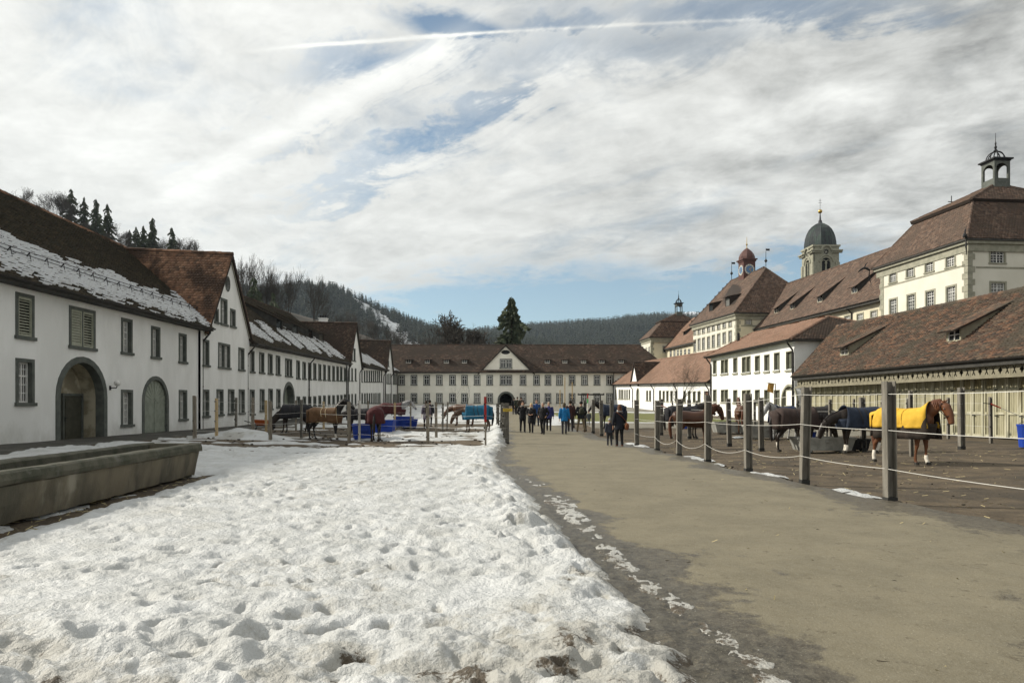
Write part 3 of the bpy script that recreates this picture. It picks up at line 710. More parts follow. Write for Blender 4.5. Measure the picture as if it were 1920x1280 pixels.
def wing(lab, d0, d1, zb0, zb1, ze0, ze1, zr0, zr1, upper, lower, arches, dormers, pipes, snow, w=.95, hU=1.55, hL=1.6, uz=None, lz=None):
    b = thing('stable_wing', lab, 'building', (XL, (d0+d1)/2, .4)); f = Face((XL, d0), (XL, d1)); H = []
    for xc, y0, y1, kd, ww in upper: H.append(px_window(b, f, xc-1, xc+1, y0, y1, kd, stone, ww))
    for xc, y0, y1, kd, ww in lower: H.append(px_window(b, f, xc-1, xc+1, y0, y1, kd, stone, ww))
    for (xc, yt, ww, hh) in arches:
        uc = f.u(xc); zt = f.z(xc, yt); o, h = arch_part(b, f, uc, zt-hh, ww, hh, .3, .5, stone); H.append(h)
        m = MB(); m.quad(*[f.pt(uc+p[0], zt-hh+p[1], -.48) for p in arch_pts(ww-.6, hh-.3, 14)]); m.build('gate_leaf', gate_m, b)
    wall_part(b, f, [(0, zb0-.4), (f.L, zb1-.4), (f.L, ze1), (0, ze0)], H, plaster)
    eA, eB = Vector((XL+.6, d0-.1, ze0-.02)), Vector((XL+.6, d1+.1, ze1-.02)); rA, rB = Vector((XL-7, d0-2.5, zr0)), Vector((XL-7, d1+2.5, zr1))
    roof_plane(b, [eA, eB, rB, rA], tile_left, .22, .22, .055, snow=snow)
    roof_plane(b, [Vector((XL-14.6, d1+2, ze1)), Vector((XL-14.6, d0-2, ze0)), rA, rB], tile_left, .6, .5, .03)
    ridge_cap(b, rA, rB, tile_brown, .14, .38)
    eaves_board(b, eA, eB, (-.62, 0, 0), .16); gutter(b, eA+Vector((.07, 0, 0)), eB+Vector((.07, 0, 0)))
    tt = (zr0-ze0)/7.6
    for (d, s, ww, hh, tf) in dormers:
        zz = ze0+(ze1-ze0)*(d-d0)/(d1-d0)
        dormer(b, (XL+.6-s, d, zz+tt*s), (0, 1), tt, ww, hh, tf, tile_left, .2, .2, fascia, frame=fascia, ov=.8, sash=False)
    for px in pipes: downpipe(b, f, f.u(px), ze0+(ze1-ze0)*(f.u(px)/f.L)-.05, gz(XL+.2, f.d(px))-.1)
    return b
def wing2_snow(u, v, vm, um):
    t = v/vm; ok = snow_mask(.1, .44, .12, .5, 1)(u, v, vm, um); s = u-t*5.0
    s = s+(fbm(u*.5, v*.7, 3, 6)-.5)*2.6; gap_ = np.min([np.abs(s-c)/k for c, k in ((5.2, .5), (9.9, .9), (14.2, .5), (19.4, 1.0), (23.2, .5))], 0) < .55+.8*fbm(v*.8, u*.4, 2, 3)
    return ok & ~gap_ & (np.random.default_rng(8).random(len(u))*.6+vn(u*1.4, v*3, 5)*.5 < .8-.5*np.clip((t-.3)*5, 0, 1))
sc_ = 4.5725; cx_ = lambda a: 380+a/sc_; cy_ = lambda a: 560+a/sc_
up2 = [(cx_(a), cy_(t), cy_(q), 'deep', 1.0) for a, t, q in ((419, 443, 637), (505, 460, 645), (578, 473, 652), (645, 488, 660), (817, 530, 692), (869, 540, 695), (917, 547, 698), (960, 553, 698), (1003, 558, 702), (1043, 564, 704), (1082, 570, 706), (1121, 575, 708), (1156, 580, 708), (1187, 584, 709), (1219, 588, 710))]
up2.insert(4, (cx_(736), cy_(512), cy_(674), 'double', 1.75))
lo2 = [(cx_(a), cy_(t), cy_(q), 'deep', .95) for a, t, q in ((422, 775, 1000), (509, 775, 970), (581, 772, 955), (648, 770, 940), (819, 837, 935), (871, 836, 932), (917, 834, 930), (960, 832, 925), (1003, 830, 922), (1043, 828, 918), (1083, 826, 914), (1121, 824, 912), (1158, 822, 908), (1189, 820, 905), (1219, 818, 902))]
wing('second white wing with four long dark dormers and streaks of snow on its roof', 47.9, 76.2, gz(XL, 47), gz(XL, 77), E+4.36, E+4.7, E+10.1, E+10.5, up2, lo2, [(cx_(739), cy_(710), 2.9, 3.1)],
     [(61.3, 3.0, 1.7, 1.0, .48), (65.9, 3.0, 1.7, 1.0, .48), (70.9, 3.0, 1.7, 1.0, .48), (74.9, 3.0, 1.7, 1.0, .48)], (462, 578), wing2_snow)
gable_house('narrow white gabled house with a dark chimney, between the second and third wings', 'house', 76.25, 83.3, .3, E+4.85, E+9.65, (XL-7, E+9.8),
            [(659.6, 660.4, 664, 677, 'deep', .6), (663.7, 665.5, 653, 678, 'deep', .9)]+[(x-.5, x+.5, 690, 715, 'deep', .75) for x in (654.2, 660, 666.5)]+[(x-.5, x+.5, 738, 760, 'deep', .75) for x in (654.2, 660, 666.5)],
            tile_brown, chim=(XL-4.3, 82.5, E+8.5, E+10.9), pipes=(651.7, 673.5), a0=.8)
up3 = [(cx_(a), 694.5, 717, 'deep', .8) for a in (1363, 1388, 1408, 1428, 1447, 1465, 1482, 1500, 1515, 1533)]
lo3 = [(cx_(a), 736.5, 757, 'deep', .8) for a in (1366, 1390, 1410, 1430, 1449, 1468, 1485, 1503, 1518)]
wing('third white wing far along the courtyard, with one dark dormer and snow on its roof', 83.4, 99.3, gz(XL, 83), gz(XL, 99), E+4.85, E+5.15, E+9.9, E+10.1, up3, lo3, [], [(91.0, 3.0, 1.6, .9, .3)], (718.5,), snow_mask(.08, .5, .12, .5, 3))
gable_house('farthest small white gabled house at the corner by the gatehouse', 'house', 99.5, 105.2, .7, E+5.25, E+9.65, (XL-7, E+9.9),
            [(728.1, 728.9, 676, 688, 'deep', .6)]+[(x-.4, x+.4, 700, 720, 'deep', .9) for x in (725.6, 729, 732.6)]+[(x-.4, x+.4, 738, 757, 'deep', .9) for x in (725.6, 729, 732.6)], tile_brown, pipes=(732.5,), tw=.25, te=.2)
wing('short last bit of white wing touching the gatehouse, snow on its eaves', 105.3, 109.8, 1.4, 1.7, E+5.25, E+5.35, E+9.9, E+10.0, [(x, 701, 721, 'deep', .9) for x in (737.2, 739.8, 742.4)], [(x, 738.5, 757, 'deep', .9) for x in (737.2, 739.8, 742.4)], [], [], (), snow_mask(.02, .3, .12, .5, 5))

# --- gatehouse range closing the courtyard
b = thing('gatehouse', 'long white gatehouse range with central gable and arched passage closing the courtyard', 'building', (-1, 110, 1.7))
YF = 110.0; f = Face((-18.48, YF), (19.5, YF)); H = []
s5 = 540/1920; gx = lambda a: 700+a*s5
ups = (189, 271, 356, 440, 528, 608, 692, 776, 998, 1088, 1164, 1241, 1325, 1408, 1491, 1574)
for a in ups:
    H.append(px_window(b, f, gx(a)-6, gx(a)+6, 703, 722.5, 'far', stone))
    H.append(px_window(b, f, gx(a)-6, gx(a)+6, 737, 756, 'far', stone))
H.append(px_window(b, f, 937, 960.5, 703, 722.5, 'fard', stone)); H.append(px_window(b, f, 937, 960.5, 672.5, 691, 'fard', stone))
ua, ub = f.u(933), f.u(964.6); zb = 1.4; zt = f.z(948, 733.5)
_, h = arch_part(b, f, (ua+ub)/2, zb, ub-ua, zt-zb, .32, .6, stone); H.append(h)
uc = (ua+ub)/2; op = arch_pts(ub-ua-.64, zt-zb-.32, 14); m = MB()
for i in range(len(op)-1): m.quad(f.pt(uc+op[i][0], zb+op[i][1], -.6), f.pt(uc+op[i+1][0], zb+op[i+1][1], -.6), f.pt(uc+op[i+1][0], zb+op[i+1][1], -9), f.pt(uc+op[i][0], zb+op[i][1], -9))
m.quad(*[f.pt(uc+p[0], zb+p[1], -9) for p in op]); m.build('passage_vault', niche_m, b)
m = MB(); m.quad(*[f.pt(uc+p[0]*.97, zb+p[1]*.98, -8.8) for p in op]); m.build('passage_gate', door_m, b)
ul, uap, ur = f.u(899), f.u(948), f.u(999.5); zg_ = E+9.72; ze = E+5.45
ov_c = [(f.u(948)+.72*math.cos(a), f.z(948, 660)+.36*math.sin(a)) for a in [2*math.pi*i/14 for i in range(14)]]; H.append(ov_c)
m = MB(); m.quad(*[f.pt(*p, -.2) for p in ov_c]); 
oo = m.build('oval_vent', iron, b)
wall_part(b, f, [(0, 1.2), (f.L, 1.2), (f.L, ze), (ur, ze), (uap, zg_), (ul, ze), (0, ze)], H, plaster_far)
eA, eB, rA, rB = Vector((-18.2, YF-.55, E+5.36)), Vector((26, YF-.55, E+5.36)), Vector((-26, YF+7, E+10.33)), Vector((21.9, YF+7, E+10.33))
roof_plane(b, [eA, eB, rB, rA], tile_brown, .3, .26, .035, tname='roof_tile'); roof_plane(b, [Vector((30, YF+15, E+5)), Vector((-30, YF+15, E+5)), rA, rB], tile_brown, .8, .7, .04)
roof_plane(b, [eB, Vector((30, YF+15, E+5)), rB], tile_brown, .8, .7, .04)
ridge_cap(b, rA, rB, tile_brown, .16, .45)
xl, xa, xr = f.pt(ul, 0).x, f.pt(uap, 0).x, f.pt(ur, 0).x
bk = YF+6.3
roof_plane(b, [Vector((xl-.25, bk, ze-.3)), Vector((xl-.25, YF-.25, ze-.3)), Vector((xa, YF-.25, zg_+.06)), Vector((xa, bk, zg_+.06))], tile_brown, .3, .26, .03)
roof_plane(b, [Vector((xr+.25, YF-.25, ze-.3)), Vector((xr+.25, bk, ze-.3)), Vector((xa, bk, zg_+.06)), Vector((xa, YF-.25, zg_+.06))], tile_brown, .3, .26, .03)
m = MB()
for xx in (xl-.25, xr+.25): m.bar((xx, YF-.2, ze-.42), (xa, YF-.2, zg_-.08), .05, .22)
m.build('verge_board', MATS['verge'], b)
for (a, c) in ((eA, Vector((xl-.3, YF-.55, E+5.36))), (Vector((xr+.3, YF-.55, E+5.36)), eB)): eaves_board(b, a, c, (0, .55, 0), .16); gutter(b, a+Vector((0, -.07, 0)), c+Vector((0, -.07, 0)))
tt = (10.33-5.36)/7.55
for a in (233, 359, 486, 607, 1160, 1277, 1402, 1524, 1653):
    x = (gx(a)-CX)/F*111.6; dormer(b, (x, YF-.55+2.3, E+5.36+tt*2.3), (1, 0), tt, .95, .62, .12, tile_brown, .3, .26, fascia, frame=plaster_far, ov=.35)
for px in (745.5, 1150): downpipe(b, f, f.u(px), E+5.3, 1.6, .5, .07)
m = MB(); m.box(-18.4, xl-2.6, YF-.04, YF-.002, 1.2, 2.05) if False else None
# ------------------------------------------------------------------ sunny side: low range, white house, timber shed
c1x = lambda a: 1140+a/4.8; c1y = lambda a: 540+a/4.8
b = thing('stable_range', 'low white stable range with a long orange tiled roof and a small cross gable', 'building', (18.1, 89, .9))
A, B = (16.4, 110.0), (19.8, 68.0); f = Face(A, B); H = []
ze = lambda u: E+3.45+(2.40-3.45)*u/f.L
for px in (1154.6, 1161.3, 1164.6, 1167.7, 1171.9, 1175.8, 1180.2): H.append(px_window(b, f, px-.5, px+.5, 730, 749, 'slim', stone_pale, .85))
for px, kd, ww in ((1213.5, 'slim', .9), (1219, 'slim', .9), (1237.7, 'slim', .9), (1244.5, 'slim', .9), (1251.5, 'slim', .9), (1259.2, 'slim', .9), (1268, 'slim', .9), (1283.7, 'slim', .9), (1292.5, 'slim', .9), (1301.8, 'slim', .9), (1310.8, 'slim', .9)):
    yy = np.interp(px, [1213, 1310], [731.5, 732.5]), np.interp(px, [1213, 1310], [752, 757])
    H.append(px_window(b, f, px-.5, px+.5, *yy, kd, stone_pale, ww))
ud = f.u(1324); zd = f.z(1324, 733); gd = f.gnd(ud)
H.append([(ud-.65, gd-.05), (ud+.65, gd-.05), (ud+.65, zd), (ud-.65, zd)])
m = MB(); m.hexa([f.pt(ud+x, z, n) for z in (gd-.05, zd) for x, n in ((-.65, -.15), (.65, -.15), (.65, -.22), (-.65, -.22))]); m.build('door', mat('brown_stable_door', (.09, .045, .025), (.07, .035, .02), 4), b)
ua = f.u(1196); za = f.gnd(ua)
_, h = arch_part(b, f, ua, za-.05, 1.6, 2.9, .14, .2, stone_pale); H.append(h)
m = MB(); m.quad(*[f.pt(ua+p[0], za-.05+p[1], -.18) for p in arch_pts(1.3, 2.75, 10)]); m.build('gate_leaf', gate_m, b)
g0, g1 = f.u(1183.5), f.u(1197.5); gm = (g0+g1)/2; zga = E+6.25
wall_part(b, f, [(0, 1.0), (f.L, .3), (f.L, ze(f.L)), (g1, ze(g1)), (gm, zga-.1), (g0, ze(g0)), (0, ze(0))], H, plaster)
eA, eB = f.pt(-.2, ze(0)-.05, .45), f.pt(f.L, ze(f.L)-.05, .45)
rA, rB = Vector((20.9, 107.5, E+6.85)), Vector((24.3, 67.5, E+6.05))
roof_plane(b, [eA, eB, rB, rA], tile_orange, .28, .24, .03)
roof_plane(b, [Vector((29, 66, E+2.4)), Vector((26, 112, E+3.4)), rA, rB], tile_orange, .6, .5, .03)
roof_plane(b, [Vector((26, 112, E+3.4)), eA, rA], tile_orange, .4, .4, .03)
ridge_cap(b, rA, rB, tile_orange, .15, .42)
pa, pb_, pm = f.pt(g0-.25, ze(g0)-.35, .2), f.pt(g1+.25, ze(g1)-.35, .2), f.pt(gm, zga, .2)
bk = lambda q: q-Vector((f.N.x, f.N.y, 0))*4.3
roof_plane(b, [bk(pa), pa, pm, bk(pm)], tile_orange, .28, .24, .03); roof_plane(b, [pb_, bk(pb_), bk(pm), pm], tile_brown, .28, .24, .03)  # viewer-side gable slope in brown tile: its shade is put into the colour
N3 = Vector((-f.N.x, -f.N.y, 0))
for a, c in ((eA, f.pt(g0-.3, ze(g0)-.05, .45)), (f.pt(g1+.3, ze(g1)-.05, .45), eB)): eaves_board(b, a, c, N3*.45, .14); gutter(b, a-N3*.07, c-N3*.07)
for px in (1187, 1226.5, 1270, 1330.5): downpipe(b, f, f.u(px), ze(f.u(px))-.05, f.gnd(f.u(px))-.1, .45, .06)

b = thing('white_house', 'bright white two storey house with red hipped roof and snow on its window sills', 'house', (20.2, 59, .6))
A, B = (19.8, 68.0), (20.7, 50.0); f = Face(A, B); H = []; ze = E+4.9
for (a, c, t, q, kd) in ((948, 975, 650, 787, 'slim'), (1022, 1075, 640, 783, 'slimd'), (1130, 1162, 625, 778, 'slim'), (1212, 1276, 615, 775, 'slimd'), (1327, 1363, 605, 768, 'slim'), (1412, 1448, 595, 764, 'slim'), (1500, 1540, 580, 757, 'slim'), (1608, 1652, 567, 752, 'slim')):
    ww = 1.05 if kd == 'slim' else 1.95
    H.append(px_window(b, f, c1x(a), c1x(c), c1y(t), c1y(q), kd, stone_pale, ww))
    H.append(px_window(b, f, c1x(a), c1x(c), 730, 730+.86*(q-t)/4.8, kd, stone_pale, ww))
    uw = f.u((c1x(a)+c1x(c))/2); zw = f.z((c1x(a)+c1x(c))/2, c1y(q))
    m = MB()
    for i in range(7): m.ball(f.pt(uw+(i/6-.5)*ww*.8, zw+.14, .03), .07, 6, (1, 1, .6+.5*random.random()))
    m.build('sill_snow', snow_roof, b, smooth=True)
uc = (f.u(1469)+f.u(1491))/2; zb = f.gnd(uc)-.1; zt = f.z(1480, 719.6)
_, h = arch_part(b, f, uc, zb, 2.7, zt-zb, .16, .3, stone_pale); H.append(h)
m = MB(); op = arch_pts(2.36, zt-zb-.16, 14)
for i in range(len(op)-1): m.quad(f.pt(uc+op[i][0], zb+op[i][1], -.3), f.pt(uc+op[i+1][0], zb+op[i+1][1], -.3), f.pt(uc+op[i+1][0], zb+op[i+1][1], -1.5), f.pt(uc+op[i][0], zb+op[i][1], -1.5))
m.quad(*[f.pt(uc+p[0], zb+p[1], -1.5) for p in op]); m.build('niche', plaster, b)
wall_part(b, f, [(0, .2), (f.L, 0), (f.L, ze), (0, ze)], H, plaster)
wall_box(b, [((20.7, 50, 0), (32, 50.9, 0), (32, 50.9, ze), (20.7, 50, ze)), ((32, 50.9, 0), (31, 68.8, 0), (31, 68.8, ze), (32, 50.9, ze)), ((19.8, 68, 0), (31, 68.8, 0), (31, 68.8, ze), (19.8, 68, ze))], plaster, 'end_wall')
eA, eB = f.pt(-.4, ze-.06, .55), f.pt(f.L+.5, ze-.06, .55); eC, eD = Vector((32.6, 50.4, ze-.06)), Vector((31.5, 69.3, ze-.06))
rN, rF = Vector((25.3, 54.6, E+7.1)), Vector((23.3, 66.0, E+7.0))
roof_plane(b, [eA, eB, rN, rF], tile_orange, .22, .19, .028); roof_plane(b, [eB, eC, rN], tile_brown, .22, .19, .028)  # hip turned from the sun laid in brown, shade put into its tile colour
roof_plane(b, [eC, eD, rF, rN], tile_orange, .4, .4, .03); roof_plane(b, [eD, eA, rF], tile_orange, .4, .4, .03)
for a, c in ((rN, rF), (eB, rN), (eC, rN), (eA, rF)): ridge_cap(b, a, c, tile_orange, .13, .4)
N3 = Vector((-f.N.x, -f.N.y, 0))
eaves_board(b, eA, eB, N3*.55, .14); gutter(b, eA-N3*.07, eB-N3*.07); eaves_board(b, eB, eC, (0, .5, 0), .14)
downpipe(b, f, f.L-.12, ze-.05, .3, .5, .07); downpipe(b, f, .25, ze-.05, .6, .5, .07)
m = MB(); m.tube([Vector((21.9, 66, E+5.6)), Vector((21.9, 66, E+7.0))], .12, 8); m.build('vent_pipe', iron, b)

# timber shed with fretwork frieze
shed = b = thing('timber_shed', 'long timber shed with mottled tile roof, fretwork frieze and pale yellow barn doors', 'shed', (21, 34, .3))
ex = lambda d: 20.6-.079*(d-27.5)
dA, dB = 46.5, 15.0; zee = E+2.0
eA, eB = Vector((ex(dA), dA, zee)), Vector((ex(dB), dB, zee)); rA, rB = Vector((ex(50)+5.1, 50.2, E+5.78)), Vector((ex(dB)+5.1, dB, E+5.68))
roof_plane(b, [eA, eB, rB, rA], tile_shed, .2, .18, .062, jit=1.5)
roof_plane(b, [Vector((ex(dB)+10.2, dB, zee)), Vector((ex(50)+10.2, 50, zee)), rA, rB], tile_shed, .5, .5, .03)
ridge_cap(b, rA, rB, tile_shed, .15, .36); ridge_cap(b, eA, rA, tile_shed, .09, .36, 'verge_tile')
f = Face((eA.x+1.0, eA.y-.2), (eB.x+1.0, eB.y)); N3 = Vector((-f.N.x, -f.N.y, 0))
MB().hexa([eA-Vector((0, 0, .3)), eB-Vector((0, 0, .3)), eB-Vector((0, 0, .3))+N3*1.0, eA-Vector((0, 0, .3))+N3*1.0, eA-Vector((0, 0, .1)), eB-Vector((0, 0, .1)), eB-Vector((0, 0, .1))+N3*1.0, eA-Vector((0, 0, .1))+N3*1.0]).build('eaves_soffit', fascia, b)
gutter(b, eA-N3*.08, eB-N3*.08, .1)
wall_box(b, [(f.pt(0, .0, -.25), f.pt(f.L, 0, -.25), f.pt(f.L, zee, -.25), f.pt(0, zee, -.25))], mat('shed_dark_boards', (.06, .055, .04), (.04, .036, .026), 4), 'rear_boarding')
wall_box(b, [((eB.x+1, dB, 0), (eB.x+9.2, dB, 0), (eB.x+9.2, dB, zee), (eB.x+1, dB, zee)), ((eB.x+1, dB, zee), (eB.x+9.2, dB, zee), (eB.x+5.1, dB, zee+3.1)), ((eB.x+9.2, dB, 0), (eB.x+6.8, 50, 0), (eB.x+6.8, 50, zee), (eB.x+9.2, dB, zee)),
             ((eA.x+1, dA-.2, 0), (eA.x+9, dA, 0), (eA.x+9, dA, zee), (eA.x+1, dA-.2, zee)), ((eA.x+1, dA-.1, zee), (eA.x+9, dA+.1, zee), (eA.x+5.1, dA, zee+3.6))], wood_pale, 'end_boarding')
# fretwork boards, each cut through with cross, lozenge, cross
FF = Face((eA.x+.22, eA.y), (eB.x+.22, eB.y)); bw = 1.12; zl, zh = E+1.28, E+1.70
def xcut(c, s):
    a = .27; p = [(-1, -1+.0), (-1+a*2, -1), (0, -a*1.6), (1-a*2, -1), (1, -1), (a*.9, 0), (1, 1), (1-a*2, 1), (0, a*1.6), (-1+a*2, 1), (-1, 1), (-a*.9, 0)]
    return [(c[0]+x*.085*s, c[1]+y*.125*s) for x, y in p]
def dcut(c, s): 
    p = [(0, -1), (.42, -.42), (1, 0), (.42, .42), (0, 1), (-.42, .42), (-1, 0), (-.42, -.42)]
    return [(c[0]+x*.1*s, c[1]+y*.15*s) for x, y in p]
n = int(FF.L/bw)
for i in range(n):
    u0 = FF.L-(i+1)*bw; zc = (zl+zh)/2; hs = []
    for j in range(3): hs.append((xcut if j != 1 else dcut)((u0+bw*(j+.5)/3, zc+.01), 1.3))
    o = wall_part(b, FF, [(u0+.008, zl), (u0+bw-.008, zl), (u0+bw-.008, zh), (u0+.008, zh)], hs, wood_frieze, .03, 'fretwork_board')
m = MB(); m.hexa([FF.pt(u, z, nn) for z in (zl-.1, zl-.004) for u, nn in ((0, .03), (FF.L, .03), (FF.L, -.06), (0, -.06))]); m.build('frieze_rail', wood_frieze, b)
m = MB(); m.hexa([FF.pt(u, z, nn) for z in (zl, zh) for u, nn in ((0, -.2), (FF.L, -.2), (FF.L, -.23), (0, -.23))]); m.build('frieze_backing', MATS['shed_dark_boards'], b)
# barn door leaves: frame, three plank panels each
lw = .665; nl = int(f.L/lw); z1 = E+1.72
pw_mid = mat('pale_yellow_planks', (.38, .355, .24), (.27, .255, .165), 2.6, .85, .3, stretch=(7, 7, .4), bscale=18, c3=(.19, .175, .115), s3=1.3, lo3=.52, hi3=.75)
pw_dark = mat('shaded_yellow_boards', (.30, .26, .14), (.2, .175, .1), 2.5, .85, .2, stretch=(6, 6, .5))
for i in range(nl):
    u0 = f.L-(i+1)*lw; g0 = gz(*f.pt(u0, 0, .2).xy)+.03; old = i > 24
    mm = MB(); t = .085
    def bx(mb, ua, ub, za, zb, n0, n1): return mb.hexa([f.pt(u, z, nn) for z in (za, zb) for u, nn in ((ua, n1), (ub, n1), (ub, n0), (ua, n0))])
    a, c = u0+.012, u0+lw-.012
    if i % 4 == 3: a += .035
    bx(mm, a, a+t, g0, z1, -.08, 0); bx(mm, c-t, c, g0, z1, -.08, 0)
    hz = (z1-g0)/3
    for k in range(4): zz = g0+k*(hz-.033); bx(mm, a+t, c-t, zz, zz+.11, -.08, 0)
    lf = mm.build('barn_door_leaf', wood_pale, b)
    for k in range(3):
        p = MB(); za, zb = g0+.1+k*(hz-.033), g0+(k+1)*(hz-.033); npk = 4; pw = (c-a-2*t)/npk
        for q in range(npk): bx(p, a+t+q*pw+.004, a+t+(q+1)*pw-.004, za, zb, -.075, -.05-.01*random.random())
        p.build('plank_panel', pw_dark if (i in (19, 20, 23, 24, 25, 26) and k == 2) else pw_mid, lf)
    if i % 2 == 0:
        for zz in (g0+hz*.9, g0+2*hz): p = MB(); bx(p, a+.0, a+.16, zz, zz+.05, 0, .015); p.build('hinge', iron, lf)
tt = 3.75/5.1
for px, py in ((1583, 664), (1788, 642)):
    # dormer feet found on the roof slope
    for s in (1.45,):
        kk = (px-CX)/F; d = (20.6+.079*27.5+s)/(kk+.079); z = zee+tt*s
        dormer(b, (kk*d, d, z), f.U, tt, 1.0, .72, .47, tile_shed, .19, .155, fascia, frame=wood_pale, cheek=wood_frieze, ov=.4)
# ------------------------------------------------------------------ abbey behind the sunny side
ca, sa_ = math.cos(.093), math.sin(.093)
DR, DB = Vector((1, .093, 0)).normalized(), Vector((-.093, 1, 0)).normalized()    # along the fronts, and away into the picture
def c3x(a): return 1560+a/3.2
def c3y(a): return 240+a/3.2
def quoins(b, C, z0, z1, m=stone_pale):
    z = z0; k = 0
    while z < z1-.1:
        L = (.75, .5)[k % 2]; S = (.5, .75)[k % 2]; mb = MB(); Cc = Vector((C.x, C.y, 0))-DR*.04-DB*.04
        mb.hexa([Cc+Vector((0, 0, z)), Cc+DR*L+Vector((0, 0, z)), Cc+DR*L+DB*S+Vector((0, 0, z)), Cc+DB*S+Vector((0, 0, z))]+[q+Vector((0, 0, z+.56)) for q in (Cc, Cc+DR*L, Cc+DR*L+DB*S, Cc+DB*S)])
        mb.build('quoin_stone', m, b); z += .6; k += 1
def gargoyle(b, p, dirv):
    p = Vector(p); d = Vector(dirv); Z = Vector((0, 0, 1)); m = MB()
    m.tube([p, p+d*.35+Z*.25, p+d*.7+Z*.3, p+d*1.0+Z*.1, p+d*1.25-Z*.12], [.1, .15, .13, .11, .05], 6); m.tube([p+d*.6+Z*.3, p+d*.45+Z*.75, p+d*.2+Z*.95], [.08, .06, .02], 5)
    m.tube([p+d*.05, p-Z*.7+d*.12, p-Z*1.5-d*.1], [.05, .08, .03], 5)
    return m.build('gargoyle', iron, b)
def eaves_ring(b, pts, drop, w, m):
    """moulded cornice under a closed eave line: pts ccw from above; three stepped courses"""
    n = len(pts); c = sum((Vector(p) for p in pts), Vector())/n
    for k, (i0, i1, z0, z1) in enumerate(((0, w*.35, -.18, -.02), (w*.3, w*.75, -.45, -.18), (w*.7, w, -drop, -.45))):
        mb = MB(); sh = lambda p, i, z: Vector(p)+(Vector((c.x-p[0], c.y-p[1], 0)).normalized()*i*1.41)+Vector((0, 0, z))
        for a in range(n):
            p, q = pts[a], pts[(a+1) % n]
            mb.quad(sh(p, i0, z0), sh(q, i0, z0), sh(q, i0, z1), sh(p, i0, z1)); mb.quad(sh(p, i0, z0), sh(p, i1, z0), sh(q, i1, z0), sh(q, i0, z0))
        mb.build(('eaves_board', 'eaves_cornice', 'eaves_moulding')[k], (fascia, m, m)[k], b)
def lantern(b, c, w, h, m, open_crown=True):
    """open belfry with arched openings, cornice, ribbed crown and finial; c = centre of its foot"""
    c = Vector(c); r = w/2; mb = MB()
    post = w*.125
    lan = None
    for sx in (-1, 1):
        for sy in (-1, 1):
            mb = MB(); q = c+DR*(r-post/2)*sx+DB*(r-post/2)*sy
            mb.hexa([q+DR*a*post/2+DB*e*post/2+Vector((0, 0, z)) for z in (-.6, h*.62) for a, e in ((-1, -1), (1, -1), (1, 1), (-1, 1))])
            o = mb.build('belfry_post', m, b)
    for k, (ax, ay) in enumerate(((DR, DB), (DB, DR), (DR, -DB), (DB, -DR))):
        mb = MB(); iw = w-2*post; o = c+ay*(-(r-.02)); pts = [(-iw/2, h*.62), (-iw/2, h*.40)]+[(-iw/2*math.cos(t), h*.40+iw*.42*math.sin(t)) for t in [math.pi*i/8 for i in range(1, 8)]]+[(iw/2, h*.40), (iw/2, h*.62)]
        P_ = lambda p, n: o+ax*p[0]+Vector((0, 0, p[1]))+ay*n
        for i in range(1, len(pts)-2): mb.quad(P_(pts[i], 0), P_(pts[i+1], 0), P_((pts[i+1][0], h*.62), 0), P_((pts[i][0], h*.62), 0)); mb.quad(P_(pts[i], 0), P_(pts[i], .15), P_(pts[i+1], .15), P_(pts[i+1], 0))
        mb.build('belfry_arch', m, b); mb = MB()
        mb.hexa([P_((x, z), n) for z in (-.6, h*.12) for x, n in ((-iw/2, 0), (iw/2, 0), (iw/2, .12), (-iw/2, .12))])
        mb.build('belfry_parapet', m, b)
    mb = MB(); e = r+.22
    for (ee, z0, z1) in ((r+.06, h*.62, h*.66), (e, h*.66, h*.7)):
        mb.hexa([c+DR*a*ee+DB*q*ee+Vector((0, 0, z)) for z in (z0, z1) for a, q in ((-1, -1), (1, -1), (1, 1), (-1, 1))])
    mb.build('belfry_cornice', iron, b)
    mb = MB()
    if open_crown:
        for k in range(8):
            a = math.pi*k/4+.4; d = Vector((math.cos(a), math.sin(a), 0))
            mb.tube([c+d*r*.98*math.cos(t)+Vector((0, 0, h*.7+h*.26*math.sin(t))) for t in [math.pi/2*i/6 for i in range(6)]]+[c+d*.06+Vector((0, 0, h*.97))], .055, 5)
    else: mb.lathe([(r*1.05, h*.7), (r*1.0, h*.78), (r*.8, h*.88), (r*.4, h*.96), (.08, h)], c, 8, .4)
    mb.build('crown', iron, b)
    mb = MB(); mb.lathe([(.16, h*.95), (.2, h*.99), (.08, h*1.03), (.14, h*1.09), (.05, h*1.14), (.09, h*1.2), (.03, h*1.26), (.02, h*1.5)], c, 8); mb.build('finial', iron, b)
def patriarchal_cross(p, h, m, b, name='cross'):
    p = Vector(p); mb = MB(); r = .05
    mb.tube([p, p+Vector((0, 0, h))], r, 5)
    for z, w in ((h*.62, .32), (h*.82, .22)): mb.tube([p+DR*-w*h*.5+Vector((0, 0, z)), p+DR*w*h*.5+Vector((0, 0, z))], r, 5)
    return mb.build(name, m, b)

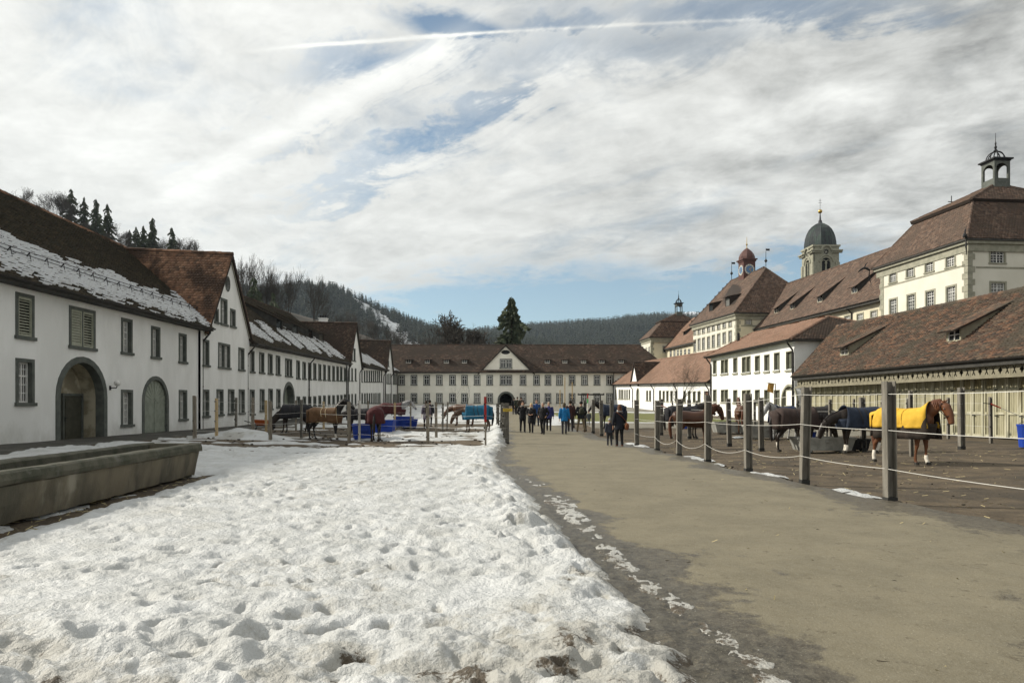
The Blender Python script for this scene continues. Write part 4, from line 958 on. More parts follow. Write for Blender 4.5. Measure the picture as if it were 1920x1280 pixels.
# --- corner pavilion with mansard roof and open belfry
b = thing('abbey_pavilion', 'tall ivory corner pavilion of the abbey, mansard roof with an open belfry on top', 'building', (50, 72, .5))
C = Vector((42.65, 64, E+15.72)); LB, LR = 14.6, 17.0
e = [C, C+DR*LR, C+DR*LR+DB*LB, C+DB*LB]
i3 = [C+DR*3.25+DB*3.25, C+DR*(LR-3.25)+DB*3.25, C+DR*(LR-3.25)+DB*(LB-3.1), C+DR*3.25+DB*(LB-3.1)]; bk_ = [Vector((p.x, p.y, E+20.25)) for p in i3]
ap = Vector((50.65, 71.5, E+23.25)); ap2 = ap
roof_plane(b, [e[3], e[0], bk_[0], bk_[3]], tile_abbey, .3, .25, .035); roof_plane(b, [e[0], e[1], bk_[1], bk_[0]], tile_abbey, .3, .25, .035)
roof_plane(b, [e[1], e[2], bk_[2], bk_[1]], tile_abbey, .6, .5, .04); roof_plane(b, [e[2], e[3], bk_[3], bk_[2]], tile_abbey, .6, .5, .04)
cen = sum(bk_, Vector())/4
u4 = [p+(p-cen).normalized()*.55+Vector((0, 0, .12)) for p in bk_]
for a in range(4): roof_plane(b, [u4[a-1], u4[a], ap], tile_abbey, .3, .25, .035, slab=.3, name='upper_roof')
for a in range(4): ridge_cap(b, e[a], bk_[a], tile_abbey, .14, .45); ridge_cap(b, u4[a], ap, tile_abbey, .14, .45)
lantern(b, ap+Vector((0, 0, -.15)), 1.75, 3.6, stone)
eaves_ring(b, e, 1.15, .55, stone_pale)
W0 = C+DR*.5+DB*.5; W0.z = 0
fl = Face((W0+DB*(LB-1.5)).xy, W0.xy); ff = Face(W0.xy, (W0+DR*(LR-1)).xy); ze = E+15.3; H = []
for (x0, x1, y0, y1) in ((348, 384, 860, 932), (451, 489, 828, 900), (562, 606, 795, 870), (686, 736, 750, 840)): H.append(px_window(b, fl, c3x(x0), c3x(x1), c3y(y0), c3y(y1), 'pale', stone_pale, 1.45))
for (x0, x1, y0, y1) in ((348, 388, 1018, 1122), (453, 497, 993, 1102), (565, 614, 968, 1078), (688, 742, 940, 1052)): H.append(px_window(b, fl, c3x(x0), c3x(x1), c3y(y0), c3y(y1), 'pale', stone_pale, 1.5))
for uu in (2.2, 5.3, 8.5, 11.5): H.append(place_window(b, fl, uu, E+2.2, 1.5, 2.6, 'pale', stone_pale))
wall_part(b, fl, [(0, 0), (fl.L, 0), (fl.L, ze), (0, ze)], H, plaster_ivory)
H = []
for (x0, x1, y0, y1) in ((941, 1044, 721, 817), (944, 1047, 917, 1032)): H.append(px_window(b, ff, c3x(x0), c3x(x1), c3y(y0), c3y(y1), 'pale', stone_pale))
for uu in (6.6, 10.8): H.append(place_window(b, ff, uu, E+13.3, 1.6, 1.5, 'pale', stone_pale)); H.append(place_window(b, ff, uu, E+9.6, 1.6, 2.2, 'pale', stone_pale))
wall_part(b, ff, [(0, 0), (ff.L, 0), (ff.L, ze), (0, ze)], H, plaster_ivory)
W2 = W0+DR*(LR-1)+DB*(LB-1.5); W3 = W0+DB*(LB-1.5); W1 = W0+DR*(LR-1); zz_ = lambda p, z: Vector((p.x, p.y, z))
wall_box(b, [(zz_(W1, 0), zz_(W2, 0), zz_(W2, ze), zz_(W1, ze)), (zz_(W3, 0), zz_(W2, 0), zz_(W2, ze), zz_(W3, ze))], plaster_ivory, 'rear_wall')
zs = fl.z(1713, c3y(862)+2); m = MB(); m.hexa([fl.pt(u, z, n) for z in (zs-.75, zs-.6) for u, n in ((.3, .04), (fl.L-.3, .04), (fl.L-.3, -.02), (.3, -.02))]); m.build('string_course', stone_pale, b)
m = MB(); m.hexa([ff.pt(u, z, n) for z in (E+13.0, E+13.16) for u, n in ((.8, .04), (ff.L, .04), (ff.L, -.02), (.8, -.02))]); m.build('string_course', stone_pale, b)
quoins(b, W0, E+3, E+14.5); quoins(b, W3-DB*.55, E+3, E+14.5)
gargoyle(b, C+Vector((-.05, 0, -.1)), (-.7, -.7, 0)); gargoyle(b, C+DB*LB+Vector((-.1, 0, -.2)), (-1, .2, 0))

# --- long wing with its steep roof
b = thing('abbey_wing', 'long yellow abbey wing under a huge brown roof with five slim dormers', 'building', (46, 98, .8))
eF, eN = Vector((39.4, 118.5, E+12.6)), Vector((43.35, 78.2, E+12.6)); rF, rN = Vector((47.1, 122.5, E+20.9)), Vector((51.5, 78.4, E+20.9))
roof_plane(b, [eF, eN, rN, rF], tile_abbey, .38, .32, .04); roof_plane(b, [Vector((60, 79, E+12)), Vector((55, 122, E+12)), rF, rN], tile_abbey, .9, .8, .05)
ridge_cap(b, rF, rN, tile_abbey, .16, .5)
f = Face((eF.x+.75, eF.y), (eN.x+.75, eN.y)); H = []; c2x = lambda a: 1280+a/4.571; c2y = lambda a: 360+a/4.571
for (x0, x1, y0, y1) in ((1390, 1434, 1053, 1122), (1501, 1542, 1033, 1102), (1616, 1662, 1008, 1080)): H.append(px_window(b, f, c2x(x0), c2x(x1), c2y(y0), c2y(y1), 'pale', stone_pale, 1.5))
for uu in (4, 9, 14, 19, 24): H.append(place_window(b, f, uu, E+9.3, 1.5, 1.5, 'pale', stone_pale)); H.append(place_window(b, f, uu, E+4.5, 1.5, 2.6, 'pale', stone_pale))
wall_part(b, f, [(0, .5), (f.L, .5), (f.L, E+12.5), (0, E+12.5)], H, plaster_yellow)
N3 = Vector((-f.N.x, -f.N.y, 0)); eaves_board(b, eF, eN, N3*.78, .35); gutter(b, eF-N3*.08, eN-N3*.08, .1)
wall_box(b, [(eF+N3*.8-Vector((0, 0, 13)), eF+N3*16-Vector((0, 0, 13)), eF+N3*16, eF+N3*.8), (eF+N3*.8, eF+N3*15.5, rF)], plaster_yellow, 'end_wall')
tt = (rN.z-eN.z)/8.2
for px, py in ((1455.5, 588), (1485, 581), (1537, 567), (1602, 550.5)):
    kk = (px-CX)/F
    best = min(np.arange(.3, 6, .1), key=lambda s: abs(HY-F*(12.6+tt*s)/((43.35+.098*78.2+s)/(kk+.098))-py)); d = (43.35+.098*78.2+best)/(kk+.098)
    dormer(b, (kk*d, d, E+12.6+tt*best), f.U, tt, 1.35, 1.1, tt-1.1/3.6, tile_abbey, .38, .32, fascia, frame=plaster_yellow, ov=.5)
kd = (1784-CX)/F; patriarchal_cross((kd*80.5, 80.5, E+20.8), 3.9, iron, b, 'ridge_cross')
downpipe(b, f, f.u(1598), E+12.5, E+5, .7, .09)

# --- hall with the red clock turret
b = thing('clock_hall', 'yellow hall of the abbey with a steep hipped roof and red clock turret', 'building', (42, 122, 1))
C = Vector((36.5, 112, E+15.3)); eF = Vector((34.5, 133, E+15.6)); C2 = C+DR*17; eF2 = eF+DR*17
rN, rF = Vector((45.0, 121, E+24.3)), Vector((42.3, 131.5, E+24.1))
roof_plane(b, [eF, C, rN, rF], tile_abbey, .4, .34, .04); roof_plane(b, [C, C2, rN], tile_abbey, .4, .34, .04); roof_plane(b, [C2, eF2, rF, rN], tile_abbey, .9, .8, .05); roof_plane(b, [eF2, eF, rF], tile_abbey, .9, .8, .05)
for a, c in ((C, rN), (rN, rF), (C2, rN), (eF, rF)): ridge_cap(b, a, c, tile_abbey, .16, .5)
eaves_ring(b, [C, C2, eF2, eF], 1.1, .6, stone_pale)
W0 = C+DR*.6+DB*.6; fl = Face((eF+DR*.6-DB*.6).xy, W0.xy); ff = Face(W0.xy, (W0+DR*15.8).xy); H = []
for (x0, x1, y0, y1) in ((1088, 1112, 290, 352), (1035, 1058, 300, 365), (985, 1008, 312, 377), (938, 960, 325, 388), (895, 916, 337, 400), (850, 870, 355, 410), (810, 830, 365, 420), (773, 790, 372, 425)):
    H.append(px_window(b, fl, c1x(x0), c1x(x1), c1y(y0), c1y(y1), 'pale', stone_pale, 1.55))
for (x0, x1, y0, y1) in ((1088, 1112, 378, 487), (1035, 1058, 392, 502), (985, 1008, 405, 530), (938, 960, 418, 540), (895, 916, 430, 547), (850, 870, 440, 557), (810, 830, 450, 563), (773, 790, 460, 577)):
    H.append(px_window(b, fl, c1x(x0), c1x(x1), c1y(y0), c1y(y1), 'pale', stone_pale, 1.55))
wall_part(b, fl, [(0, .5), (fl.L, .5), (fl.L, E+14.9), (0, E+14.9)], H, plaster_ivory)
H = [px_window(b, ff, c1x(1228), c1x(1297), c1y(278), c1y(332), 'pale', stone_pale)]
wall_part(b, ff, [(0, .5), (ff.L, .5), (ff.L, E+14.9), (0, E+14.9)], H, plaster_yellow)
wall_box(b, [(zz_(eF+DR*.6-DB*.6, 0), zz_(eF2-DR*.6-DB*.6, 0), zz_(eF2-DR*.6-DB*.6, E+14.9), zz_(eF+DR*.6-DB*.6, E+14.9))], plaster_yellow, 'rear_wall')
zc = ff.z(1390, c1y(340)); m = MB(); m.hexa([ff.pt(u, z, n) for z in (zc-.1, zc+.12) for u, n in ((.8, .05), (ff.L, .05), (ff.L, -.02), (.8, -.02))]); m.build('string_course', stone_pale, b)
quoins(b, W0, E+5, E+14.2)
f_ = Face(eF.xy, C.xy); tt = (24.2-15.4)/8.4
for px, py in ((1333, 586), (1364, 575)):
    kk = (px-CX)/F
    best = min(np.arange(.3, 7, .1), key=lambda s: abs(HY-F*(15.3+tt*s)/((36.5+.096*112+s)/(kk+.096))-py)); d = (36.5+.096*112+best)/(kk+.096)
    dormer(b, (kk*d, d, E+15.3+tt*best), f_.U, tt, 1.8, 1.7, .2, tile_abbey, .38, .32, slab_m, frame=fascia, ov=.5, sash=False)
for p in (rN, rF): 
    m = MB(); m.lathe([(.06, -.3), (.06, 1.0), (.3, 1.3), (.06, 1.7), (.04, 3.0)], p, 6); m.lathe([(.02, 3.0), (.02, 3.6)], p, 5); m.bar(p+Vector((0, 0, 3.3)), p+DR*.7+Vector((0, 0, 3.3)), .03, .35); m.build('finial', iron, b)
kt = (1400.3-CX)/F; dT = 126.8; T = Vector((kt*dT, dT, 0)); hw = 1.12; zT = lambda py: E+(HY-py)*dT/F
tur = MB(); tur.hexa([T+DR*a*hw+DB*q*hw+Vector((0, 0, z)) for z in (E+21.5, zT(492)) for a, q in ((-1, -1), (1, -1), (1, 1), (-1, 1))])
tu = tur.build('clock_turret', red_cop, b); tz = zT(492)
m = MB()
for ee, z0, z1 in ((hw+.12, tz, tz+.3), (hw+.3, tz+.3, tz+.5)): m.hexa([T+DR*a*ee+DB*q*ee+Vector((0, 0, z)) for z in (z0, z1) for a, q in ((-1, -1), (1, -1), (1, 1), (-1, 1))])
m.build('turret_cornice', red_cop, tu)
zd = tz+.5; m = MB(); m.lathe([(hw*1.3, 0), (hw*1.28, .5), (hw*1.1, 1.0), (hw*.75, 1.55), (hw*.35, 1.95), (.1, 2.15)], (T.x, T.y, zd), 8, .48); m.build('turret_dome', red_cop, tu, smooth=False)
m = MB(); m.lathe([(.1, 2.1), (.06, 2.6), (.2, 2.8), (.06, 3.0), (.03, 4.2)], (T.x, T.y, zd), 8); m.build('turret_finial', gold, tu)
dial_m = mat('blue_clock_dial', (.1, .2, .36), None, rough=.5)
for ax, ay in ((DR, DB), (DB*-1, DR)):
    o_ = T-ay*(hw+.02)+Vector((0, 0, zT(507))); P_ = lambda r, a, n: o_+ax*r*math.sin(a)+Vector((0, 0, r*math.cos(a)))-ay*n
    m = MB(); m.quad(*[P_(.96, 2*math.pi*i/24, .0) for i in range(24)]); dl = m.build('clock_dial', dial_m, tu)
    m = MB()
    for i in range(24):
        a, c = 2*math.pi*i/24, 2*math.pi*(i+1)/24; m.quad(P_(.7, a, .03), P_(.93, a, .03), P_(.93, c, .03), P_(.7, c, .03))
    mm_ = m.build('chapter_ring', mat('cream_chapter_ring', (.62, .6, .5), None) if 'cream_chapter_ring' not in MATS else MATS['cream_chapter_ring'], dl)
    m = MB()
    for i in range(12): a = 2*math.pi*i/12; m.bar(P_(.73, a, .045), P_(.9, a, .045), .06, .02, ay)
    m.build('hour_mark', iron, dl)
    m = MB(); m.bar(P_(-.1, .9, .07), P_(.5, .9, .07), .09, .02, ay); m.bar(P_(-.12, 2.6, .09), P_(.75, 2.6, .09), .07, .02, ay); m.build('clock_hand', gold, dl)

# --- link and far pavilion
b = thing('abbey_link', 'low yellow link with a red brown roof between hall and far pavilion', 'building', (36, 141, 1.5))
eF, eN = Vector((33.3, 151.5, E+12.5)), Vector((35.2, 131.5, E+12.3)); rF, rN = eF+Vector((7, .6, 7)), eN+Vector((7, .6, 7))
roof_plane(b, [eF, eN, rN, rF], tile_orange, .4, .34, .04); f = Face((eF.x+.6, eF.y), (eN.x+.6, eN.y)); H = []
for px in (1257.7, 1264.7, 1271, 1277, 1284.6, 1292): H.append(px_window(b, f, px-1, px+1, 653.5+(1292-px)*.06, 671, 'far', stone_pale, 1.4, 1.9))
wall_part(b, f, [(0, 1), (f.L, 1), (f.L, E+12.3), (0, E+12.3)], H, plaster_yellow); eaves_board(b, eF, eN, (.62, .05, 0), .3)
tt = 1.0; dormer(b, eN.lerp(eF, .62)+Vector((2.4, .2, 2.4)), f.U, tt, 1.5, .9, .6, tile_orange, .4, .34, fascia, ov=.4, sash=False)
b = thing('abbey_pavilion', 'distant yellow abbey pavilion with a hipped mansard roof and tiny belfry, beyond the gatehouse', 'building', (36, 155, 1.8))
C = Vector((30.2, 150, E+15.05)); LB, LR = 8.4, 15.0; e = [C, C+DR*LR, C+DR*LR+DB*LB, C+DB*LB]; s_ = 3.0
bk_ = [Vector((p.x, p.y, E+18.75)) for p in (C+DR*3.6+DB*2.4, C+DR*(LR-3.6)+DB*2.4, C+DR*(LR-3.6)+DB*(LB-2.4), C+DR*3.6+DB*(LB-2.4))]
kx = (1272.4-CX)/F; ap = Vector((kx*154.8, 154.8, E+(HY-586)*154.8/F)); cen = sum(bk_, Vector())/4; u4 = [p+(p-cen).normalized()*.45+Vector((0, 0, .1)) for p in bk_]
for a in range(4): roof_plane(b, [e[a-1], e[a], bk_[a], bk_[a-1]], tile_abbey, .45, .38, .04); roof_plane(b, [u4[a-1], u4[a], ap], tile_abbey, .45, .38, .04, slab=.25, name='upper_roof')
lantern(b, ap+Vector((0, 0, -.3)), 1.35, 3.5, stone, True); eaves_ring(b, e, 1.1, .5, stone_pale)
W0 = C+DR*.5+DB*.5; fl = Face((W0+DB*(LB-1)).xy, W0.xy); ff = Face(W0.xy, (W0+DR*(LR-1)).xy); H = []
for i in range(3):
    for z0, hh in ((E+11.6, 1.5), (E+7.6, 2.4)): H.append(place_window(b, fl, 1.6+i*2.2, z0, 1.2, hh, 'far', stone_pale))
wall_part(b, fl, [(0, 1), (fl.L, 1), (fl.L, E+14.5), (0, E+14.5)], H, plaster_ivory); H = []
for i in range(3):
    for z0, hh in ((E+11.6, 1.6), (E+7.6, 2.4)): H.append(place_window(b, ff, 3.4+i*3.6, z0, 1.6, hh, 'far', stone_pale))
wall_part(b, ff, [(0, 1), (ff.L, 1), (ff.L, E+14.5), (0, E+14.5)], H, plaster_yellow); quoins(b, W0, E+5, E+13.6)

# --- church tower
b = thing('church_tower', 'stone church tower with a green copper dome, gilded ball and double cross', 'tower', (91, 204, 0))
a_ = .02; TR, TB = Vector((math.cos(a_), math.sin(a_), 0)), Vector((-math.sin(a_), math.cos(a_), 0)); C = Vector((88.3, 200, 0)); S = 7.6
zt_ = lambda py: E+(HY-py)*200/F
z0, z1, z2 = zt_(540), zt_(488), zt_(459)
for fa in (Face((C+TB*S).xy, C.xy), Face(C.xy, (C+TR*S).xy)):
    H = []; uc = S/2; o, h = arch_part(b, fa, uc, z0+.6, 3.4, zt_(480)-z0-.6, .4, .5, stone_pale); H.append(h)
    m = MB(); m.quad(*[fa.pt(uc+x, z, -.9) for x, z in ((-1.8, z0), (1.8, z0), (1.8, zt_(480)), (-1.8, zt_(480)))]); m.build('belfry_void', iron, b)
    zs = zt_(480)-1.9; m = MB(); m.tube([fa.pt(uc, z0+.6, -.2), fa.pt(uc, zs-.2, -.2)], .22, 8); m.hexa([fa.pt(uc+x, z, n) for z in (zs-.2, zs+.1) for x, n in ((-.35, -.05), (.35, -.05), (.35, -.4), (-.35, -.4))])
    for sg in (-1, 1): m.tube([fa.pt(uc+sg*(.68+.66*math.cos(t)), zs+.1+.66*math.sin(t), -.2) for t in [math.pi*i/8 for i in range(9)]], .13, 5)
    m.build('mullion_column', stone_pale, b)
    oc = [(uc+.75*math.cos(t), zt_(471.5)+.8*math.sin(t)) for t in [2*math.pi*i/16 for i in range(16)]]; H.append(oc)
    m = MB(); m.quad(*[fa.pt(*p, -.3) for p in oc]); dl = m.build('clock_dial', iron, b); m = MB()
    for i in range(16):
        p, q = oc[i], oc[(i+1) % 16]; ex_ = lambda t: (uc+(t[0]-uc)*1.25, zt_(471.5)+(t[1]-zt_(471.5))*1.25); m.quad(fa.pt(*p, .06), fa.pt(*q, .06), fa.pt(*ex_(q), .06), fa.pt(*ex_(p), .06))
    m.build('dial_ring', stone_pale, dl); m = MB()
    for t in (0, math.pi/2, .9, 2.6): m.bar(fa.pt(uc-.55*math.cos(t), zt_(471.5)-.55*math.sin(t), -.2), fa.pt(uc+.55*math.cos(t), zt_(471.5)+.55*math.sin(t), -.2), .12, .05)
    m.build('clock_hand', mat('bone_white_metal', (.6, .58, .5), None) if 'bone_white_metal' not in MATS else MATS['bone_white_metal'], dl)
    wall_part(b, fa, [(0, zt_(600)), (S, zt_(600)), (S, z2), (0, z2)], H, stone_pale)
    m = MB()
    for u0, u1 in ((-.1, 1.0), (S-1.0, S+.1)): m.hexa([fa.pt(u, z, n) for z in (zt_(600), zt_(491)) for u, n in ((u0, .3), (u1, .3), (u1, -.05), (u0, -.05))])
    m.build('pilaster', stone_pale, b)
    for (u0, u1) in ((-.75, 2.3), (S-2.3, S+.75)):
        for za, zb, nn in ((zt_(474), zt_(471), .55), (zt_(471), zt_(468.5), .95)):
            m = MB(); m.hexa([fa.pt(u, z, n) for z in (za, zb) for u, n in ((u0, nn), (u1, nn), (u1, -.05), (u0, -.05))]); m.build('cornice', stone_pale, b)
    m = MB(); m.tube([fa.pt(uc+1.5*math.cos(t), zt_(470)+1.5*math.sin(t), .3) for t in np.linspace(0, math.pi, 11)], .28, 6); m.build('arched_cornice', stone_pale, b)
    m = MB(); m.tube([fa.pt(uc+2.0*math.cos(t), zt_(480)-1.7+2.0*math.sin(t), .12) for t in np.linspace(0, math.pi, 11)], .22, 6); m.build('arch_moulding', stone_pale, b)
wall_box(b, [(C+TR*S+Vector((0, 0, 20)), C+TR*S+TB*S+Vector((0, 0, 20)), zz_(C+TR*S+TB*S, z2), zz_(C+TR*S, z2)), (C+TB*S+Vector((0, 0, 20)), C+TR*S+TB*S+Vector((0, 0, 20)), zz_(C+TR*S+TB*S, z2), zz_(C+TB*S, z2))], stone_pale, 'rear_wall')
ctr = C+TR*S/2+TB*S/2
for ee, za, zb, nm in ((.3, z2-.5, z2+.05, 'upper_cornice'),):
    m = MB(); q = S/2+ee; m.hexa([zz_(ctr+TR*a*q+TB*c*q, z) for z in (za, zb) for a, c in ((-1, -1), (1, -1), (1, 1), (-1, 1))]); m.build(nm, stone_pale, b)
zdome = z2; hd = zt_(411.5)-z2; rd = S/2+.35
m = MB(); nseg = 8; rings = [(1.0, 0), (1.0, .06), (.985, .2), (.94, .38), (.85, .56), (.71, .73), (.52, .86), (.3, .95), (.1, 1.0)]
m.lathe([(r*rd*1.06, z*hd) for r, z in rings], zz_(ctr, zdome), 8, a_+math.pi/8); dm = m.build('dome', copper, b)
for k in range(40):
    a = 2*math.pi*(k+.5)/40+a_; mm = MB(); 
    ph = (a-a_-math.pi/8) % (math.pi/4)-math.pi/8; kf = math.cos(math.pi/8)/math.cos(ph)
    mm.tube([zz_(ctr+Vector((math.cos(a), math.sin(a), 0))*(r*rd*1.06*kf+.02), zdome+z*hd) for r, z in rings[:-1]], .05, 4); mm.build('standing_seam', copper, dm)
zl = zt_(411.5); m = MB(); m.lathe([(.75, -.5), (.62, .1), (.5, .35), (.55, .55), (.3, .9), (.18, 2.2), (.12, 3.0)], zz_(ctr, zl), 10); m.build('dome_spike', lead, b)
MB().ball(zz_(ctr, zt_(389.5)), .62, 14).build('gilded_ball', gold, b, smooth=True); patriarchal_cross(zz_(ctr, zt_(386)), 3.3, iron, b)
# ------------------------------------------------------------------ hills, woods, single trees
def hill(name, prof, d0, dc, d1, zf, zback, m, rough=.0, seed=0, n=160, xs=(-900, 2900)):
    """a ridge: skyline profile in pixels of the photograph at distance dc, sloping down to d0 in front and d1 behind"""
    pxs = np.linspace(*xs, n); py = np.interp(pxs, [p[0] for p in prof], [p[1] for p in prof]); zc = EYE+(HY-py)*dc/F
    X = []; ts = np.linspace(0, 1, 26)
    rows = []
    for t in ts:                                   # front slope
        d = d0+(dc-d0)*t; s = t*t*(3-2*t)*.55+t*.45
        z = zf+(zc-zf)*s; x = (pxs-CX)/F*dc*(.55+.45*t) if False else (pxs-CX)/F*(d*.6+dc*.4)
        z = z+(fbm(x*.013, np.full(n, d*.013), 3, seed)-.5)*rough*np.sin(math.pi*t)
        rows.append(np.stack([x, np.full(n, d), z], 1))
    for t in (.3, .65, 1.0):
        d = dc+(d1-dc)*t; rows.append(np.stack([(pxs-CX)/F*d, np.full(n, d), zc+(zback-zc)*t], 1))
    V = np.concatenate(rows); r = len(rows); i = np.arange((r-1)*n).reshape(r-1, n)[:, :-1].ravel()
    o = link(name, np_mesh(name, V, np.stack([i, i+1, i+n+1, i+n], 1), m, True)); setp(o, kind='structure')
    return np.array(rows)
def sample(rows, px, t):
    """a point on a hill's front face: px picks the column (by its skyline pixel), t 0 foot .. 1 crest"""
    n = rows.shape[1]; c = (px+900)/3800*(n-1); k = t*25
    c0 = int(min(max(c, 0), n-2)); k0 = int(min(max(k, 0), 24)); fc, fk = c-c0, k-k0
    a = rows[k0, c0]*(1-fc)+rows[k0, c0+1]*fc; b = rows[k0+1, c0]*(1-fc)+rows[k0+1, c0+1]*fc
    return a*(1-fk)+b*fk
hA = hill('hillside', [(-900, 330), (-300, 352), (0, 402), (100, 440), (200, 474), (300, 506), (400, 540), (480, 566), (560, 590), (640, 612), (740, 650), (820, 690), (900, 740), (1000, 775), (2900, 790)], 145, 235, 330, 1.5, -5, wood_floor, 2.0, 1)
hB = hill('wooded_hill', [(-900, 500), (300, 540), (440, 546), (520, 548), (570, 538), (620, 542), (650, 552), (690, 572), (740, 594), (800, 616), (880, 632), (960, 640), (1040, 652), (1200, 700), (1500, 770), (2900, 800)], 620, 1250, 1700, 3, -20, hill_m, 14, 2)
hC = hill('forested_ridge', [(-900, 640), (700, 640), (860, 634), (980, 622), (1050, 617), (1100, 614), (1140, 611), (1180, 605), (1230, 601), (1300, 601), (1400, 605), (1600, 612), (1900, 590), (2900, 560)], 900, 2000, 2700, 4, -30, hill_m, 20, 3)
hill('snowy_mountain', [(-900, 700), (1000, 640), (1180, 604), (1230, 590), (1260, 588), (1300, 584), (1340, 590), (1500, 600), (2900, 610)], 2600, 3600, 4600, 5, -30, mat('far_snow_slope', (.62, .65, .7), (.4, .44, .5), .004, .9, lo=.4, hi=.7), 40, 4)

def conifer_np(r, h, rad, lev, nb, droop=.35):
    """cheap conifer: stacked whorls of drooping needle blades (triangles); returns V, T"""
    V = []; T = []
    for i in range(lev):
        t = i/lev; z = h*(.08+.9*t); R_ = rad*(1-t)**.85*(.75+.5*r.random())+.03*rad
        a0 = r.random()*6.28
        for k in range(nb):
            a = a0+6.283*k/nb+r.normal(0, .2); rr = R_*(.65+.6*r.random()); w = rr*.36+.02*h/10; c, s = math.cos(a), math.sin(a)
            b = len(V); V += [(0, 0, z+h*.045), (c*rr*.62-s*w, s*rr*.62+c*w, z-droop*rr*.25), (c*rr, s*rr, z-droop*rr), (c*rr*.62+s*w, s*rr*.62-c*w, z-droop*rr*.25)]
            T += [(b, b+1, b+2), (b, b+2, b+3)]
    return np.array(V), np.array(T)
def forest(name, label, pts, hts, m, lev, nb, variants=6, seed=0, trunk=False):
    r = np.random.default_rng(seed); base = [conifer_np(r, 1.0, .24+.08*r.random(), lev, nb) for _ in range(variants)]
    VS, TS = [], []; off = 0
    for p, h in zip(pts, hts):
        V, T = base[r.integers(variants)]; a = r.random()*6.28; c, s = math.cos(a), math.sin(a); k = h*(.85+.4*r.random())
        VS.append(np.stack([(V[:, 0]*c-V[:, 1]*s)*k+p[0], (V[:, 0]*s+V[:, 1]*c)*k+p[1], V[:, 2]*h+p[2]-.6], 1)); TS.append(T+off); off += len(V)
    return setp(link(name, np_mesh(name, np.concatenate(VS), np.concatenate(TS), m)), label, 'wood', kind='stuff')
def in_clearing(px, t):
    # the snowy clearing that slants down the far hill
    c = np.interp(px, [640, 660, 700, 740, 780, 820], [1.02, .97, .86, .74, .58, .45]); w = np.interp(px, [640, 680, 760, 820], [.04, .055, .09, .06])*(1+.5*math.sin(px*.31))
    return 640 < px < 822 and abs(t-c) < w
V = []; gp, gt = np.linspace(630, 830, 40), np.linspace(.25, 1.0, 60)
ok = lambda px, t: in_clearing(px+4*math.sin(t*40), t+.02*math.sin(px*.2))
VV = [tuple(sample(hB, p, t)+np.array([0, 0, 1.6])) for p in gp for t in gt]
FF_ = [(i*60+j, (i+1)*60+j, (i+1)*60+j+1, i*60+j+1) for i in range(39) for j in range(59) if ok((gp[i]+gp[i+1])/2, (gt[j]+gt[j+1])/2)]
mb = MB(); mb.add(VV, FF_); setp(mb.build('snowy_clearing', clearing_m), kind='structure')
r = np.random.default_rng(3)
pts = []
while len(pts) < 5200:
    px = r.uniform(380, 1060); t = r.uniform(.12, 1)**.8
    if in_clearing(px, t) and r.random() < .93: continue
    pts.append(sample(hB, px, t))
forest('conifer_wood', 'dark conifer wood covering the far hill around its snowy clearing', pts, r.uniform(12, 20, len(pts)), needle_far, 7, 6, seed=1)
pts = [sample(hC, r.uniform(820, 1420), r.uniform(.1, 1)**.75) for _ in range(6500)]
forest('conifer_wood', 'dark conifer wood covering the long ridge behind the gatehouse', pts, r.uniform(18, 32, len(pts)), needle_far, 7, 6, seed=2)

# bare trees
def bare_np(r, h, spread=.5, depth=6, r0=.02, lean=.0, low=.3, twigs=3, rmin=.00045):
    """recursive leafless crown; returns trunk segments and branch segments as (a, b, ra, rb)"""
    tr, br = [], []
    def grow(p, d, L, rad, k):
        nseg = 3 if k == 0 else 2
        for i in range(nseg):
            d = (d+Vector(r.normal(0, .09 if k == 0 else .17, 3))+Vector((0, 0, .05))).normalized(); q = p+d*L/nseg; rb = rad*(.88 if k == 0 else .8)
            (tr if k == 0 else br).append((p, q, rad, rb))
            if k == 0 and i > 0 or 0 < k < depth-1 and i == 0:
                if r.random() < .8: side(q, d, L*.62, rb*.5, k+1)
            p, rad = q, rb
        if k < depth:
            for _ in range(twigs if k < depth-2 else 2): side(p, d, L*(.74 if k else .55), rad*.66, k+1)
    def side(p, d, L, rad, k):
        if k > depth: return
        a = Vector(r.normal(0, 1, 3)); a = (a-d*a.dot(d)).normalized(); e = (d+a*spread*(.6+.7*r.random())).normalized(); e.z += .12
        grow(p, e.normalized(), L*(.75+.4*r.random()), max(rad, h*rmin), k)
    grow(Vector((0, 0, 0)), Vector((lean, 0, 1)).normalized(), h*low, h*r0, 0)
    return tr, br
def seg_mesh(segs, n=3):
    V = []; T = []; 
    for a, b, ra, rb in segs:
        t = (b-a).normalized(); L = t.orthogonal().normalized(); U = t.cross(L); k0 = len(V)
        for p, q in ((a, ra), (b, rb)):
            for k in range(n): th = 2*math.pi*k/n; V.append(tuple(p+L*q*math.cos(th)+U*q*math.sin(th)))
        for k in range(n): k2 = (k+1) % n; T.append((k0+k, k0+k2, k0+n+k2, k0+n+k))
    return np.array(V), np.array(T)
BT = {}
def bare_meshes(key, **kw):
    if key not in BT:
        tr, br = bare_np(np.random.default_rng(kw.pop('seed', 1)), **kw)
        top = max(max(a.z, b.z) for a, b, _, _ in br); s = kw['h']/top
        tr = [(a*s, b*s, x*s, y*s) for a, b, x, y in tr]; br = [(a*s, b*s, x*s, y*s) for a, b, x, y in br]
        BT[key] = (np_mesh('trunk', *seg_mesh(tr, 7), bark, True), np_mesh('crown', *seg_mesh(br, 3), twig))
    return BT[key]
def bare_tree(key, p, scale, label, rz=0, group=None, **kw):
    t = thing('bare_tree', label, 'tree', p, rz, group); a, b = bare_meshes(key, **kw); t.scale = (scale,)*3
    link('trunk', a, t); link('crown', b, t); return t
NT_ = {}
